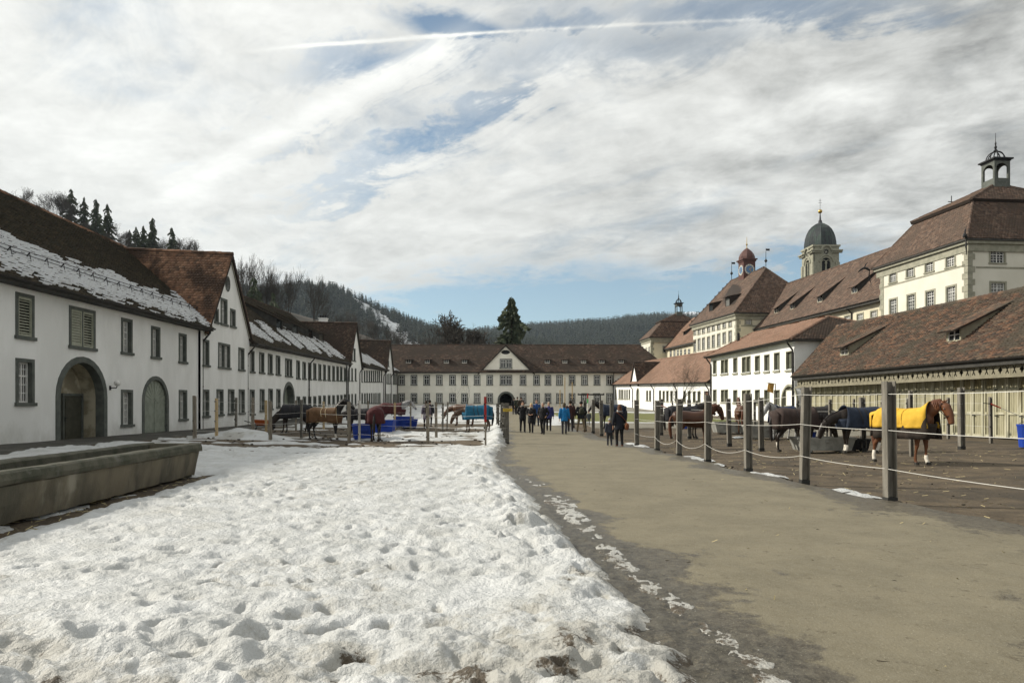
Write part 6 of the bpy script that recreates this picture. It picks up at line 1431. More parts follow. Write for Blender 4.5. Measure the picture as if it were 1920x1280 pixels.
# ------------------------------------------------------------------ stone trough
th = thing('stone_trough', 'long old stone water trough with mossy rim, dark streaked sides', 'trough', (-8, 12, 0))
def tp(s, t, z): # s along (depth), t across (0 outer face .. 1.35 back), z up
    d = 8.0+s; x = -7.0-.085*(d-9.4); return Vector((x-t, d+t*.05, z))
Lt = 8.55
def slab_mesh(fn, ns, rough, prof, name, m, par, ends=True):
    """a long body with the given cross-section (t, z) pairs, slightly worn"""
    V = []; k = len(prof); r = np.random.default_rng(len(name)+ns)
    for i in range(ns+1):
        s = Lt*i/ns
        for j, (t, z, ex) in enumerate(prof):
            ss = s+(ex if i == ns else 0); n = (vn(s*2.1, j*1.7, 1)-.5)*rough+(vn(s*7, j*2.7, 2)-.5)*rough*.5
            V.append(tp(ss, t+n, z+n*.7))
    Fc = [(i*k+j, i*k+(j+1) % k, (i+1)*k+(j+1) % k, (i+1)*k+j) for i in range(ns) for j in range(k)]
    if ends: Fc += [tuple(range(k)), tuple(range((ns+1)*k-1, ns*k-1, -1))]
    mb = MB(); mb.add(V, Fc); return mb.build(name, m, par)
G0 = .04
slab_mesh(tp, 60, .03, [(.06, G0, -.14), (.01, .32, -.04), (-.03, .58, .02), (.0, .605, .03), (.16, .605, .03), (.16, .12, 0), (.26, .1, 0), (.26, G0, 0)], 'front_wall', stone_dark, th)
slab_mesh(tp, 60, .03, [(1.1, G0, -.12), (1.1, .605, 0), (1.36, .605, .03), (1.36, .3, 0), (1.28, G0, -.1)], 'rear_wall', stone_dark, th)
slab_mesh(tp, 60, .022, [(-.07, .605, .05), (-.085, .68, .06), (-.06, .765, .06), (-.02, .79, .05), (.14, .795, .05), (.19, .77, .04), (.2, .605, .04)], 'front_rim', stone_rim, th)
slab_mesh(tp, 60, .022, [(1.06, .605, .04), (1.07, .77, .04), (1.12, .8, .05), (1.4, .795, .06), (1.44, .74, .06), (1.44, .605, .05)], 'rear_rim', stone_rim, th)
m = MB(); m.hexa([tp(Lt-.42, .22, .1), tp(Lt-.1, .2, G0), tp(Lt-.1, 1.2, G0), tp(Lt-.42, 1.1, .1), tp(Lt-.3, .2, .786), tp(Lt+.05, .2, .786), tp(Lt+.05, 1.07, .786), tp(Lt-.3, 1.07, .786)]); m.build('end_wall', stone_dark, th)
m = MB(); m.quad(tp(0, .2, .56), tp(Lt-.3, .2, .56), tp(Lt-.3, 1.06, .56), tp(0, 1.06, .56)); m.build('water', mat('dark_still_water', (.012, .014, .012), None, rough=.05, spec=.6), th)
m = MB(); m.tube([tp(Lt+.04, .25, .66), tp(Lt+.17, .25, .66)], .028, 8); m.tube([tp(Lt+.12, .25, .66), tp(Lt+.14, .25, .66)], .045, 8); m.build('drain_tap', iron, th)
for s in ():
    m = MB(); m.tube([tp(s, -.04, .47+.06*math.sin(a)) +Vector((0, .05*math.cos(a), 0)) for a in np.linspace(0, 6.28, 9)], .011, 5); m.build('iron_ring', iron, th)
m = MB()
for i in range(3): m.hexa([tp(Lt-.62+.2*i+dx, t, z) for z in (-.02, .13) for dx, t in ((0, .14), (.18, .14), (.18, .5), (0, .5))])
m.build('footing_stone', stone_rim, th)

# ------------------------------------------------------------------ posts, tapes
def hpost(h, w=.17, dpt=.16, t=.022):
    m = MB(); m.box(-w/2, -w/2+t, -dpt/2, dpt/2, -.1, h); m.box(w/2-t, w/2, -dpt/2, dpt/2, -.1, h); m.box(-w/2+t, w/2-t, -t/2+.02, t/2+.02, -.1, h-.01); return m
def sqpost(h, w=.12):
    m = MB(); j = [random.uniform(-.008, .008) for _ in range(4)]; e = w/2
    m.hexa([(-e, -e, -.1), (e, -e, -.1), (e, e, -.1), (-e, e, -.1), (-e+j[0], -e, h), (e+j[1], -e, h), (e+j[1], e, h-.02), (-e+j[0], e, h-.01)]); return m
PK = {}
def post(fence, p, h, kind):
    key = (kind, round(h, 1))
    if key not in PK:
        mb = {'steel': lambda: hpost(h), 'thin': lambda: hpost(h, .1, .1, .016), 'grey': lambda: sqpost(h, .13), 'new': lambda: sqpost(h, .11), 'white': lambda: sqpost(h, .1), 'red': lambda: sqpost(h, .08), 'slim': lambda: sqpost(h, .08)}[kind]()
        mt = {'steel': steel, 'thin': steel, 'grey': wood_grey, 'new': wood_new, 'white': MATS.get('pale_post') or mat('pale_post', (.55, .54, .5), (.42, .41, .38), 4, coords='obj'), 'red': wood_grey, 'slim': wood_grey}[kind]
        PK[key] = (mb.mesh('post', mt), MB().box(-.09, .09, -.085, .085, -.1, .09).mesh('post_foot', steel_base) if kind == 'steel' else None)
    o = link('post', PK[key][0], fence, Vector(p)-world_loc(fence), random.uniform(-.05, .05))
    o.scale.z = h/key[1]; o.rotation_euler = (random.gauss(0, .012), random.gauss(0, .012), o.rotation_euler.z)
    if PK[key][1]: link('post_foot', PK[key][1], o)
    return o
ins_me = MB().tube([(0, 0, -.03), (0, 0, .03)], .03, 6).mesh('insulator', tar)
def span(fence, a, b, sag=.0, r=.011, m=None, n=10):
    a, b = Vector(a), Vector(b); mb = MB(); mb.tube([a.lerp(b, i/n)-Vector((0, 0, sag*4*(i/n)*(1-i/n))) for i in range(n+1)], r, 5); return mb.build('tape', m or tape_m, fence)
def fence(label, posts, strands, kinds='steel', r=.011, sags=None, extra_end=None, cat='fence', gaps=()):
    """posts: (px, py_foot, py_top) seen in the photograph; strands: heights as a share of the post"""
    pts = []
    for i, q in enumerate(posts):
        g = ground_at(q[0], q[1]); h = (q[1]-q[2])*g.y/F; pts.append((g, h))
    t = thing('paddock_fence', label, cat, pts[len(pts)//2][0])
    for i, (g, h) in enumerate(pts): post(t, g, h, kinds if isinstance(kinds, str) else kinds[i])
    seq = list(pts)
    if extra_end: seq = [(Vector(extra_end), pts[0][1])]+seq; post(t, extra_end, pts[0][1], kinds if isinstance(kinds, str) else kinds[0])
    for k, s in enumerate(strands):
        for i in range(len(seq)-1):
            if i in gaps: continue
            (a, ha), (b, hb) = seq[i], seq[i+1]
            sg = 0 if sags is None else (sags[k](i) if callable(sags[k]) else sags[k])
            off = Vector((-.09, 0, 0)) if kinds == 'steel' else Vector((0, -.05, 0))
            span(t, a+Vector((0, 0, ha*s))+off, b+Vector((0, 0, hb*s))+off, sg, r if a.y < 24 else r*.8)
    for (g, h) in pts:
        for s in strands: link('insulator', ins_me, t, g+Vector((-.05, -.05, h*s))-world_loc(t))
    return t
fa = fence('roadside row of grey steel H posts with white tapes along the sunny paddock',
           [(1669, 941, 716), (1508, 906, 721), (1403, 884, 738), (1327, 867, 740), (1273, 855, 748), (1232, 845, 751), (1194, 836, 750), (1147, 823.5, 750), (1128, 816.5, 751), (1112, 811, 749.5), (1097, 808, 751), (1075, 801, 748)],
           (.9, .6, .28), 'steel', .0052, [0.02, 0.02, lambda i: (.02, .03, .1, .16, .2, .2, .05)[min(i, 6)]], extra_end=(7.0, 8.6, 0), gaps=(7, 8, 9, 10))
fb = fence('second row of steel posts with tapes across the middle of the sunny paddock', [(1427.7, 844, 745), (1367.7, 834.5, 747), (1293, 821, 750), (1240, 814.5, 748)], (.92, .75, .55), 'steel', .006)
fence('row of slim posts beside the trough where rugged horses feed', [(1803, 841, 724), (1709, 853, 734), (1618.5, 844, 745), (1557, 833, 747), (1495, 826, 750)], (.9, .72, .5), ['steel', 'thin', 'steel', 'thin', 'thin'], .005)
fs = fence('row of posts with red gate handles in front of the yellow barn doors', [(1858, 829, 746), (1778, 821.5, 747), (1700, 815, 748), (1653, 812, 748), (1600, 809, 749)], (.88, .62, .35), 'thin', .005)
fence('rear row of posts before the white house', [(1415, 820.5, 749), (1395, 813, 751), (1330, 806, 752), (1306, 803, 752), (1262, 800, 753)], (.9, .6), 'thin', .005)
for px, py in ((1858, 757), (1240, 760)):
    g = ground_at(px, 829 if px > 1500 else 814.5); q = P(px, py, g.y-.1); t = thing('gate_handle', 'red and white sprung gate handle hooked to the post %s' % ('before the yellow barn doors' if px > 1500 else 'behind the bay horse'), 'gate handle', q, 0, 'gate handles on the tapes')
    m = MB(); m.tube([q, q+Vector((.35, -.05, -.16))], [.03, .022], 6); m.build('grip', mat('red_plastic', (.5, .035, .02), None, rough=.4) if 'red_plastic' not in MATS else MATS['red_plastic'], t)
    m = MB(); m.tube([q, q+Vector((-.3, 0, .03))], .018, 5); m.build('spring', iron, t)
    m = MB(); m.tube([q+Vector((.35, -.05, -.16)), q+Vector((1.7, -.3, -.8))], .011, 5); m.build('rope', tape_m, t)
fl_ = fence('front row of mixed posts and white tapes around the snowy paddock', [(365, 820, 742), (406, 819, 745), (507, 824, 751), (565, 820, 749), (654.5, 828, 752), (674, 826, 750), (802.5, 831, 755), (910.5, 837, 749), (951, 833, 757)],
            (.9, .66, .4, .16), ['grey', 'new', 'grey', 'thin', 'grey', 'white', 'grey', 'red', 'steel'], .0065, [.02]*4)
m = MB(); q = [o for o in fl_.children if o.name.startswith('post') and not o.name.startswith('post_f')][7]
MB().box(-.05, .05, -.05, .05, 1.0, 2.02).build('red_sleeve', MATS.get('red_paint') or mat('red_paint', (.3, .02, .018), None), q, local=True)
fence('side row of wooden posts towards the gabled house', [(442.5, 814, 744), (474, 811, 745), (499, 808, 749), (555, 806, 751), (607, 803, 752), (690, 800, 752)], (.9, .66, .4, .16), ['thin', 'grey', 'new', 'slim', 'new', 'slim'], .0055)
fence('middle row of posts between the dark horses and the blue tubs', [(740, 804, 755), (770, 803, 755), (818, 822, 755), (830, 811, 757), (838, 806, 754)], (.88, .62, .35), ['new', 'slim', 'grey', 'thin', 'slim'], .0055)
fr_ = fence('roadside row of steel posts between snow bank and road', [(945.5, 824, 757.5), (942, 817, 756), (938.5, 811, 756), (935, 806, 756.5), (932, 802, 757)], (.9, .66, .4, .16), 'thin', .005)
post_q = ground_at(951, 833)
sg = thing('notice_sign', 'small yellow notice fixed to the post where the snow bank meets the road', 'sign', post_q+Vector((.02, -.12, 1.42)))
MB().box(-.2, .2, -.012, .012, 0, .13).build('plate', mat('yellow_sign', (.6, .42, .05), None, rough=.5), sg, local=True)
m = MB()
for i, (a, c) in enumerate(((-.16, .12), (-.16, .15))): m.box(a, c, -.016, -.013, .035+.045*i, .05+.045*i)
m.build('printed_line', iron, sg, local=True)

# ------------------------------------------------------------------ tubs, troughs, small things
blue = mat('blue_plastic', (.012, .05, .34), (.01, .04, .27), 3, .45, coords='obj')
def tub_mesh(w, l, h, t=.05, tap=.88):
    m = MB(); o = [(-w/2, -l/2), (w/2, -l/2), (w/2, l/2), (-w/2, l/2)]
    ring = lambda k, z, i: [(x*k-math.copysign(i, x), y*k-math.copysign(i, y), z) for x, y in o]
    L = [ring(tap, .06, 0), ring(1, h-.07, 0), ring(1.04, h-.07, 0), ring(1.04, h, 0), ring(1.0, h, t), ring(tap, .12, t)]
    V = [p for q in L for p in q]; Fc = [(i*4+j, i*4+(j+1) % 4, (i+1)*4+(j+1) % 4, (i+1)*4+j) for i in range(5) for j in range(4)]+[(3, 2, 1, 0), (20, 21, 22, 23)]
    m.add(V, Fc)
    for sx in (-1, 1): m.box(sx*w*.3-.1, sx*w*.3+.1, -l/2*.8, l/2*.8, 0, .06)
    return m
def tub(label, px, py, w, l, h, m, rz=0, cat='tub', name='feed_tub', group=None, fill=None, d=None, handle=False):
    g = ground_at(px, py) if d is None else d; t = thing(name, label, cat, g, rz, group)
    link('basin', tub_mesh(w, l, h).mesh('basin', m), t)
    if fill: mb = MB(); mb.box(-w/2+.06, w/2-.06, -l/2+.06, l/2-.06, h*.6, h*.82); mb.build('filling', fill, t, local=True)
    for sy in (-1, 1):
        mb = MB(); mb.box(-w*.2, w*.2, sy*l/2-.03+sy*.03, sy*l/2+.03+sy*.03, h*.55, h*.66) if name == 'feed_tub' else mb.tube([(-.05, sy*l/2, h*.7), (.05, sy*l/2, h*.7)], .03, 6)
        mb.build('grip', m, t, local=True)
    return t
hay = mat('hay', (.28, .24, .11), (.2, .17, .08), 20)
G = 'blue feed tubs in the snowy paddock'
tub('blue tub behind the maroon rugged horse, nearest and largest', 682, 823, 1.0, .8, .74, blue, .1, group=G, fill=hay)
tub('blue tub half hidden on the far flank of the maroon rugged horse', 722, 812, 1.05, .8, .74, blue, -.05, group=G, fill=hay)
tub('blue tub under the grey headed horse, topped with snow', 757, 800.5, 1.2, .9, .72, blue, .0, group=G, fill=snow_roof)
tub('blue tub touching the snow topped one, lower and shaded', 768, 801.5, 1.0, .9, .55, blue, .08, group=G, fill=hay)
tub('grey concrete trough where the brown and navy rugged horses eat', 1541, 846, 2.0, .85, .52, concrete, .0, 'trough', 'feed_trough', 'concrete feeding troughs', hay)
tub('grey concrete trough below the grey horse', 1432, 822, 1.7, .9, .62, concrete, .05, 'trough', 'feed_trough', 'concrete feeding troughs', hay)
tub('grey concrete trough in front of the bay horse with a blue tub beside it', 1376, 812, 2.3, .9, .62, concrete, .0, 'trough', 'feed_trough', 'concrete feeding troughs', hay)
def bucket(label, p, r, h, m=None, rz=0):
    t = thing('bucket', label, 'bucket', p, rz, 'blue buckets and drums'); mb = MB(); mb.lathe([(r*.78, 0), (r, h*.92), (r*1.06, h*.92), (r*1.06, h), (r*.95, h), (r*.75, .04)], (0, 0, 0), 14); link('pail', mb.mesh('pail', m or blue), t)
    mb = MB(); mb.tube([(r*math.cos(a), 0, h*.95+r*.5*math.sin(a)) for a in np.linspace(0, math.pi, 9)], .008, 5); mb.build('handle', iron, t, local=True); return t
bucket('blue bucket standing in front of the concrete trough by the bay horse', ground_at(1357, 811.5), .3, .55)
bucket('blue bucket behind the bay horse near its hind legs', ground_at(1284, 803), .33, .55)
g = ground_at(1522, 846); bucket('blue bucket sitting inside the concrete trough under the brown rug', g+Vector((0, .1, .42)), .2, .28)
g = ground_at(1924, 838); bucket('tall blue drum standing alone before the yellow barn doors', g, .27, .8)
rt = tub('low black rubber feed tub beside the navy rugged horse', 1604, 843.5, .75, .6, .42, tar, .1, 'tub', 'rubber_tub')
# orange wheelbarrow by the wing
g = ground_at(491, 806); wb = thing('wheelbarrow', 'small orange wheelbarrow left on the snow before the second wing', 'wheelbarrow', g, .4)
orange = mat('orange_paint', (.42, .1, .025), None, rough=.5)
m = MB(); m.hexa([(-.3, -.22, .3), (.3, -.22, .3), (.3, .22, .3), (-.3, .22, .3), (-.5, -.34, .62), (.45, -.34, .58), (.45, .34, .58), (-.5, .34, .62)]); link('tray', m.mesh('tray', orange), wb)
m = MB(); m.tube([(.55, -.04, .2), (.55, .04, .2)], .2, 12); link('wheel', m.mesh('wheel', tar), wb)
for sy in (-1, 1): m = MB(); m.tube([(.55, sy*.1, .2), (-.2, sy*.2, .3), (-.95, sy*.28, .55)], .022, 6); m.tube([(-.25, sy*.2, .3), (-.35, sy*.22, 0)], .02, 6); link('shaft', m.mesh('shaft', iron), wb)
# flag on a pole before the white house
g = Vector((P(1454, 0, 47).x, 47, gz(18, 47))); fp = thing('flag_pole', 'slim pole with a small ochre flag before the white house', 'flag', g)
zt = EYE+(HY-719)*47/F-g.z; m = MB(); m.tube([(0, 0, 0), (0, 0, zt)], .03, 6); m.tube([(0, 0, zt-.02), (-.65, 0, zt+.08)], .02, 5); link('pole', m.mesh('pole', steel), fp)
V = []; 
for i in range(7):
    for j in range(7): u, v = i/6, j/6; V.append((-.08-.42*u-.06*v, .05*math.sin(u*6+v*3), zt-.02-.56*v+.06*u-.1*v*(1-u)))
mb = MB(); mb.add(V, [(i*7+j, i*7+j+1, (i+1)*7+j+1, (i+1)*7+j) for i in range(6) for j in range(6)]); ck = mb.build('flag_cloth', mat('ochre_flag', (.42, .24, .06), None), fp, local=True)
mb = MB(); mb.add([(x, y-.012, z) for x, y, z in [V[8+2], V[8+16], V[8+32], V[8+18]]], [(0, 1, 2, 3)]); mb.build('emblem', mat('brown_emblem', (.2, .08, .04), None), ck, local=True)
# rail on posts at the far end of the lawn
g = Vector((P(1108, 0, 80).x, 80, gz(8, 80))); pg = thing('hitching_frame', 'dark timber frame with one long beam standing by the far lawn', 'frame', g)
zb_ = EYE+(HY-739.5)*80/F-g.z; m = MB(); m.box(-1.55, 1.55, -.07, .07, zb_-.09, zb_+.09); link('beam', m.mesh('beam', fascia), pg)
for x in (-1.1, 1.1): link('post', sqpost(zb_-.09, .13).mesh('post', fascia), pg, (x, 0, 0))
for x in (-1.5, -.9, -.3, .3, .9, 1.5): m = MB(); m.box(x-.05, x+.05, -.25, .25, zb_+.092, zb_+.15); link('crosspiece', m.mesh('crosspiece', fascia), pg)
mk = thing('marker_pole', 'red and green marker pole on the lawn below the timber frame', 'pole', Vector((P(1102, 0, 58).x, 58, gz(6, 58))))
for z0, z1, mm_ in ((0, 1.35, MATS['white_fence_tape']), (1.35, 1.75, mat('green_paint', (.05, .3, .06), None)), (1.75, 2.15, MATS['red_paint'])): m = MB(); m.tube([(0, 0, z0), (0, 0, z1)], .05, 8); link('band', m.mesh('band', mm_), mk)
for i, (px, d, h) in enumerate(((1059, 86, 4.2), (1073, 87, 3.6), (1050, 88, 2.6))):
    t = thing('tree_stake', ('tall pale stake in the far yard before the gatehouse windows', 'shorter pale stake next to the tall one in the far yard', 'short stake by the tall pale one')[i], 'stake', Vector((P(px, 0, d).x, d, gz(7, d)))); link('shaft', sqpost(h, .12).mesh('shaft', wood_new), t)
# ------------------------------------------------------------------ horses and people: overlapping limbs fused into one skin
TMP = []
def fuse(mb, voxel, smooth=4):
    me = bpy.data.meshes.new('body'); me.from_pydata(mb.v, [], mb.f); o = bpy.data.objects.new('body', me); col.objects.link(o)
    bm = bmesh.new(); bm.from_mesh(me); bmesh.ops.recalc_face_normals(bm, faces=bm.faces); bm.to_mesh(me); bm.free()
    md = o.modifiers.new('r', 'REMESH'); md.mode = 'VOXEL'; md.voxel_size = voxel; md.use_smooth_shade = True
    if smooth: ms = o.modifiers.new('s', 'SMOOTH'); ms.iterations = smooth; ms.factor = .5
    dg = bpy.context.evaluated_depsgraph_get(); out = bpy.data.meshes.new_from_object(o.evaluated_get(dg)); bpy.data.objects.remove(o); bpy.data.meshes.remove(me)
    return out
def coat(name, c, c2=None): return mat(name, c, c2 or tuple(x*.7 for x in c), 2.2, .42, .0, 4, coords='obj')
chest = coat('chestnut_coat', (.155, .06, .025)); bay = coat('bay_coat', (.075, .03, .014)); dark = coat('dark_brown_coat', (.02, .013, .009)); black_c = coat('black_coat', (.01, .009, .009)); bright = coat('bright_chestnut_coat', (.1, .045, .022))
grey_c = mat('dapple_grey_coat', (.42, .42, .41), (.2, .2, .2), 5, .6, coords='obj'); cob = coat('brown_coat', (.07, .036, .018)); hair_d = mat('dark_horse_hair', (.012, .009, .008), None, rough=.6); hair_c = mat('chestnut_horse_hair', (.09, .03, .012), None, rough=.6); hair_g = mat('grey_horse_hair', (.25, .25, .25), None, rough=.6)
hoofm = mat('dark_hoof', (.03, .026, .02), None, rough=.5); sockm = mat('white_sock_hair', (.62, .58, .5), None, rough=.8); leather = mat('dark_leather', (.02, .013, .01), None, rough=.4)
ST = [(-.88, 1.18, .09, .13), (-.82, 1.2, .2, .25), (-.64, 1.2, .275, .31), (-.38, 1.18, .29, .315), (-.05, 1.13, .305, .33), (.25, 1.13, .29, .35), (.46, 1.16, .245, .345), (.62, 1.15, .18, .27), (.72, 1.13, .09, .15)]
HP = {  # neck chain (x, y, z, half width, half depth), head chain
    'level': ([(.42, 0, 1.25, .15, .27), (.68, .0, 1.4, .115, .21), (.92, .02, 1.53, .085, .165), (1.08, .04, 1.6, .075, .13)], [(1.02, .04, 1.62, .075, .1), (1.16, .05, 1.52, .1, .135), (1.3, .06, 1.36, .082, .115), (1.42, .06, 1.2, .062, .085), (1.48, .06, 1.11, .06, .07)]),
    'drop': ([(.42, 0, 1.27, .15, .27), (.63, .02, 1.47, .112, .2), (.82, .05, 1.6, .085, .16), (.93, .07, 1.64, .075, .13)], [(.9, .07, 1.67, .075, .1), (1.03, .09, 1.56, .1, .135), (1.11, .1, 1.38, .082, .115), (1.16, .1, 1.2, .062, .085), (1.175, .1, 1.11, .06, .07)]),
    'high': ([(.42, 0, 1.28, .15, .27), (.62, 0, 1.5, .11, .2), (.8, 0, 1.72, .085, .16), (.92, 0, 1.84, .075, .13)], [(.88, 0, 1.87, .075, .1), (1.02, 0, 1.82, .1, .135), (1.18, 0, 1.68, .082, .115), (1.34, 0, 1.53, .062, .085), (1.41, 0, 1.46, .06, .07)]),
    'low': ([(.42, 0, 1.2, .15, .26), (.7, 0, 1.2, .115, .2), (.98, 0, 1.1, .085, .165), (1.14, 0, 1.0, .075, .13)], [(1.1, 0, 1.03, .075, .1), (1.24, 0, .92, .1, .135), (1.33, 0, .74, .082, .115), (1.39, 0, .57, .062, .085), (1.41, 0, .48, .06, .07)]),
    'graze': ([(.44, 0, 1.16, .15, .25), (.74, 0, 1.0, .115, .2), (.98, 0, .76, .085, .16), (1.08, 0, .6, .075, .12)], [(1.05, 0, .63, .075, .1), (1.16, 0, .5, .1, .13), (1.22, 0, .33, .08, .11), (1.25, 0, .16, .062, .085), (1.26, 0, .08, .06, .065)]),
    'turn': ([(.42, 0, 1.25, .15, .27), (.68, .03, 1.42, .115, .21), (.88, .12, 1.56, .085, .165), (.98, .2, 1.62, .075, .13)], [(.95, .18, 1.64, .075, .1), (1.07, .28, 1.54, .1, .135), (1.17, .38, 1.37, .082, .115), (1.25, .45, 1.2, .062, .085), (1.28, .48, 1.11, .06, .07)])}
LEG_F = [(.42, 1.0, .13, .16), (.43, .78, .075, .1), (.44, .56, .052, .065), (.445, .5, .05, .06), (.435, .42, .036, .042), (.43, .26, .033, .038), (.43, .175, .04, .048), (.455, .09, .036, .042), (.475, .05, .05, .056), (.49, .0, .06, .072)]
LEG_H = [(-.6, 1.1, .16, .24), (-.55, .86, .105, .16), (-.64, .68, .06, .09), (-.73, .545, .046, .065), (-.735, .48, .042, .058), (-.715, .34, .036, .043), (-.7, .2, .04, .05), (-.675, .1, .037, .043), (-.655, .05, .05, .058), (-.64, 0, .06, .074)]
SH = {}
def leg_pts(L, y, sw):
    return [(x+sw*(1-z/1.0)*(1 if z < 1 else 0), y*(1 if z > .8 else .92), z) for x, z, _, _ in L], [(a, b) for _, _, a, b in L]
def horse_parts(pose, swing, tail=.0):
    key = (pose, swing)
    if key in SH: return SH[key]
    m = MB(); m.tube([(x, 0, z) for x, z, _, _ in ST], [(a, b) for _, _, a, b in ST], 16, lat=(0, 1, 0))
    nk, hd = HP[pose]
    m.tube([p[:3] for p in nk], [(p[3], p[4]) for p in nk], 12, lat=(0, 1, 0)); m.tube([p[:3] for p in hd], [(p[3], p[4]) for p in hd], 12, lat=(0, 1, 0))
    j = hd[1]; m.ball((j[0]+.0, j[1], j[2]-.05), .1, 8, (1.1, .75, 1))                 # cheek
    legs = []
    for L, y, s in ((LEG_F, .155, swing[0]), (LEG_F, -.155, swing[1]), (LEG_H, .165, swing[2]), (LEG_H, -.165, swing[3])):
        P_, Rr = leg_pts(L, y, s); m.tube(P_, Rr, 8, lat=(0, 1, 0)); legs.append(P_)
    po = Vector(hd[0][:3]); mu = Vector(hd[-1][:3]); ax = (mu-po).normalized(); lat = Vector((-ax.y, ax.x, 0)); lat = lat.normalized() if lat.length > .1 else Vector((0, 1, 0)); lat = Vector((0, 1, 0)) if abs(lat.y) < .5 else lat; up = lat.cross(ax)
    if up.z < 0 and pose in ('level', 'high', 'turn', 'drop'): up = -up
    if pose in ('low', 'graze') and up.x < 0: up = -up
    for sg in (-1, 1):
        e = po+up*.07+lat*.055*sg+ax*.02; m.tube([e-up*.03, e+up*.07-ax*.03+lat*.015*sg, e+up*.15-ax*.05+lat*.03*sg], [(.03, .022), (.034, .02), (.006, .006)], 6)
    body = fuse(m, .024, 5)
    hv = []
    for P_ in legs: q = P_[-1]; mb = MB(); mb.lathe([(.068, -.004), (.06, .075)], (q[0], q[1], 0), 10); hv.append(mb.v); hv[-1] = mb
    mane = MB(); c = [Vector(p[:3]) for p in nk]; tops = []
    for i, p in enumerate(nk):
        t = (c[min(i+1, 3)]-c[max(i-1, 0)]).normalized(); n = Vector((0, 1, 0)).cross(t); n = -n if n.z < 0 else n; tops.append(c[i]+n*(p[4]-.01))
    tops.append(po+up*.06); mane.tube(tops[1:], [(.02, .035), (.024, .05), (.022, .045), (.015, .03)], 6, lat=(0, 1, 0))
    for i in range(1, len(tops)-1):
        for q in range(3): a = tops[i].lerp(tops[i+1], q/3); mane.tube([a, a+Vector((.02, -.07, -.05)), a+Vector((.0, -.1, -.16-.05*random.random()))], [.03, .028, .008], 5)
    tl = MB(); tl.tube([(-.86, 0, 1.3), (-.95, .0, 1.22), (-1.0, .01, 1.0), (-.98, .015, .72), (-.95, .01, .48), (-.95, 0, .36)], [(.03, .03), (.045, .045), (.06, .055), (.07, .06), (.05, .045), (.012, .012)], 8)
    eyes = [po+ax*.19+up*.05+lat*.088*sg for sg in (-1, 1)]
    halter = MB()
    def loop(t, k=1.12):
        q = po.lerp(mu, t); i = min(int(t*4), 3); f = t*4-i; rw = hd[i][3]*(1-f)+hd[i+1][3]*f; rh = hd[i][4]*(1-f)+hd[i+1][4]*f
        halter.tube([q+lat*rw*k*math.cos(a)+up*rh*k*math.sin(a) for a in np.linspace(0, 2*math.pi, 13)], .011, 5, cap=False)
    loop(.64); loop(.08)
    for sg in (-1, 1):
        i = hd[1]; halter.tube([po+ax*.03+lat*.09*sg, po+ax*.22+lat*.112*sg-up*.05, po.lerp(mu, .64)+lat*.085*sg], .01, 5)
    SH[key] = dict(body=body, hoof=hv, mane=mane, tail=tl, eyes=eyes, halter=halter, legs=legs, nk=nk)
    return SH[key]
def rug_part(x0, x1, hem, ex=.05, neck=0.0, a0=-1, a1=1, hem_fn=None):
    """a blanket hanging over the trunk from x0 to x1 with its hem at height hem"""
    m = MB(); n = 22; k = 19; xs = np.linspace(x0, x1, n); sx = [s[0] for s in ST]; V = []
    for i, x in enumerate(xs):
        zc = np.interp(x, sx, [s[1] for s in ST]); ry = max(np.interp(x, sx, [s[2] for s in ST]), .325 if x < -.45 and x > -.75 else (.3 if .2 < x < .56 else 0))+ex; rz = np.interp(x, sx, [s[3] for s in ST])+ex
        if x > .46: q = (x-.46)/.2; zc = 1.16+.12*q; rz = 1.51+.16*q-zc+ex; ry = .305-.06*q+ex
        h = hem_fn(x) if hem_fn else hem
        for j in range(k):
            t = -1+2*j/(k-1); 
            fold = .02*math.sin(x*13+t*3+1.5*math.sin(x*5))*abs(t)+.009*math.sin(x*29-t*6)
            if abs(t) < .62: a = t/.62*math.pi/2; y, z = (ry+fold)*math.sin(a), zc+(rz)*math.cos(a)
            else: q = (abs(t)-.62)/.38; y = math.copysign(ry+fold*2+.012*q, t); z = zc+(h-zc)*q
            xx = x+neck*max(0, (i/(n-1)-.7)/.3)*(abs(t)**1.0)
            V.append((xx, y, z))
    Fc = [(i*k+j, i*k+j+1, (i+1)*k+j+1, (i+1)*k+j) for i in range(n-1) for j in range(k-1)]
    if x0 < -.8:                                             # close over the buttocks
        V += [(-.93, y, z) for (_, y, z) in V[:k]]; b = n*k
        V += [(-.94, 0, V[j][2]) for j in range(k)]
    m.add(V, Fc); 
    return m
def rug_back(hem, ex=.05):
    m = MB(); k = 13; V = []
    for r_ in range(5):
        f = r_/4; 
        for j in range(k):
            a = -math.pi/2+math.pi*j/(k-1); ry = .26+ex; V.append((-.80-.17*math.cos(a)*(1-.15*f)-.01, ry*math.sin(a), 1.43-.1*abs(math.sin(a))**2*(1-f)-(1.43-hem)*f))
    m.add(V, [(i*k+j, i*k+j+1, (i+1)*k+j+1, (i+1)*k+j) for i in range(4) for j in range(k-1)])
    V2 = [(-.8, 0, 1.47)]; 
    m.add([(-.74, 0, 1.5)]+[V[j] for j in range(k)], [(0, j+1, j+2) for j in range(k-1)])
    return m
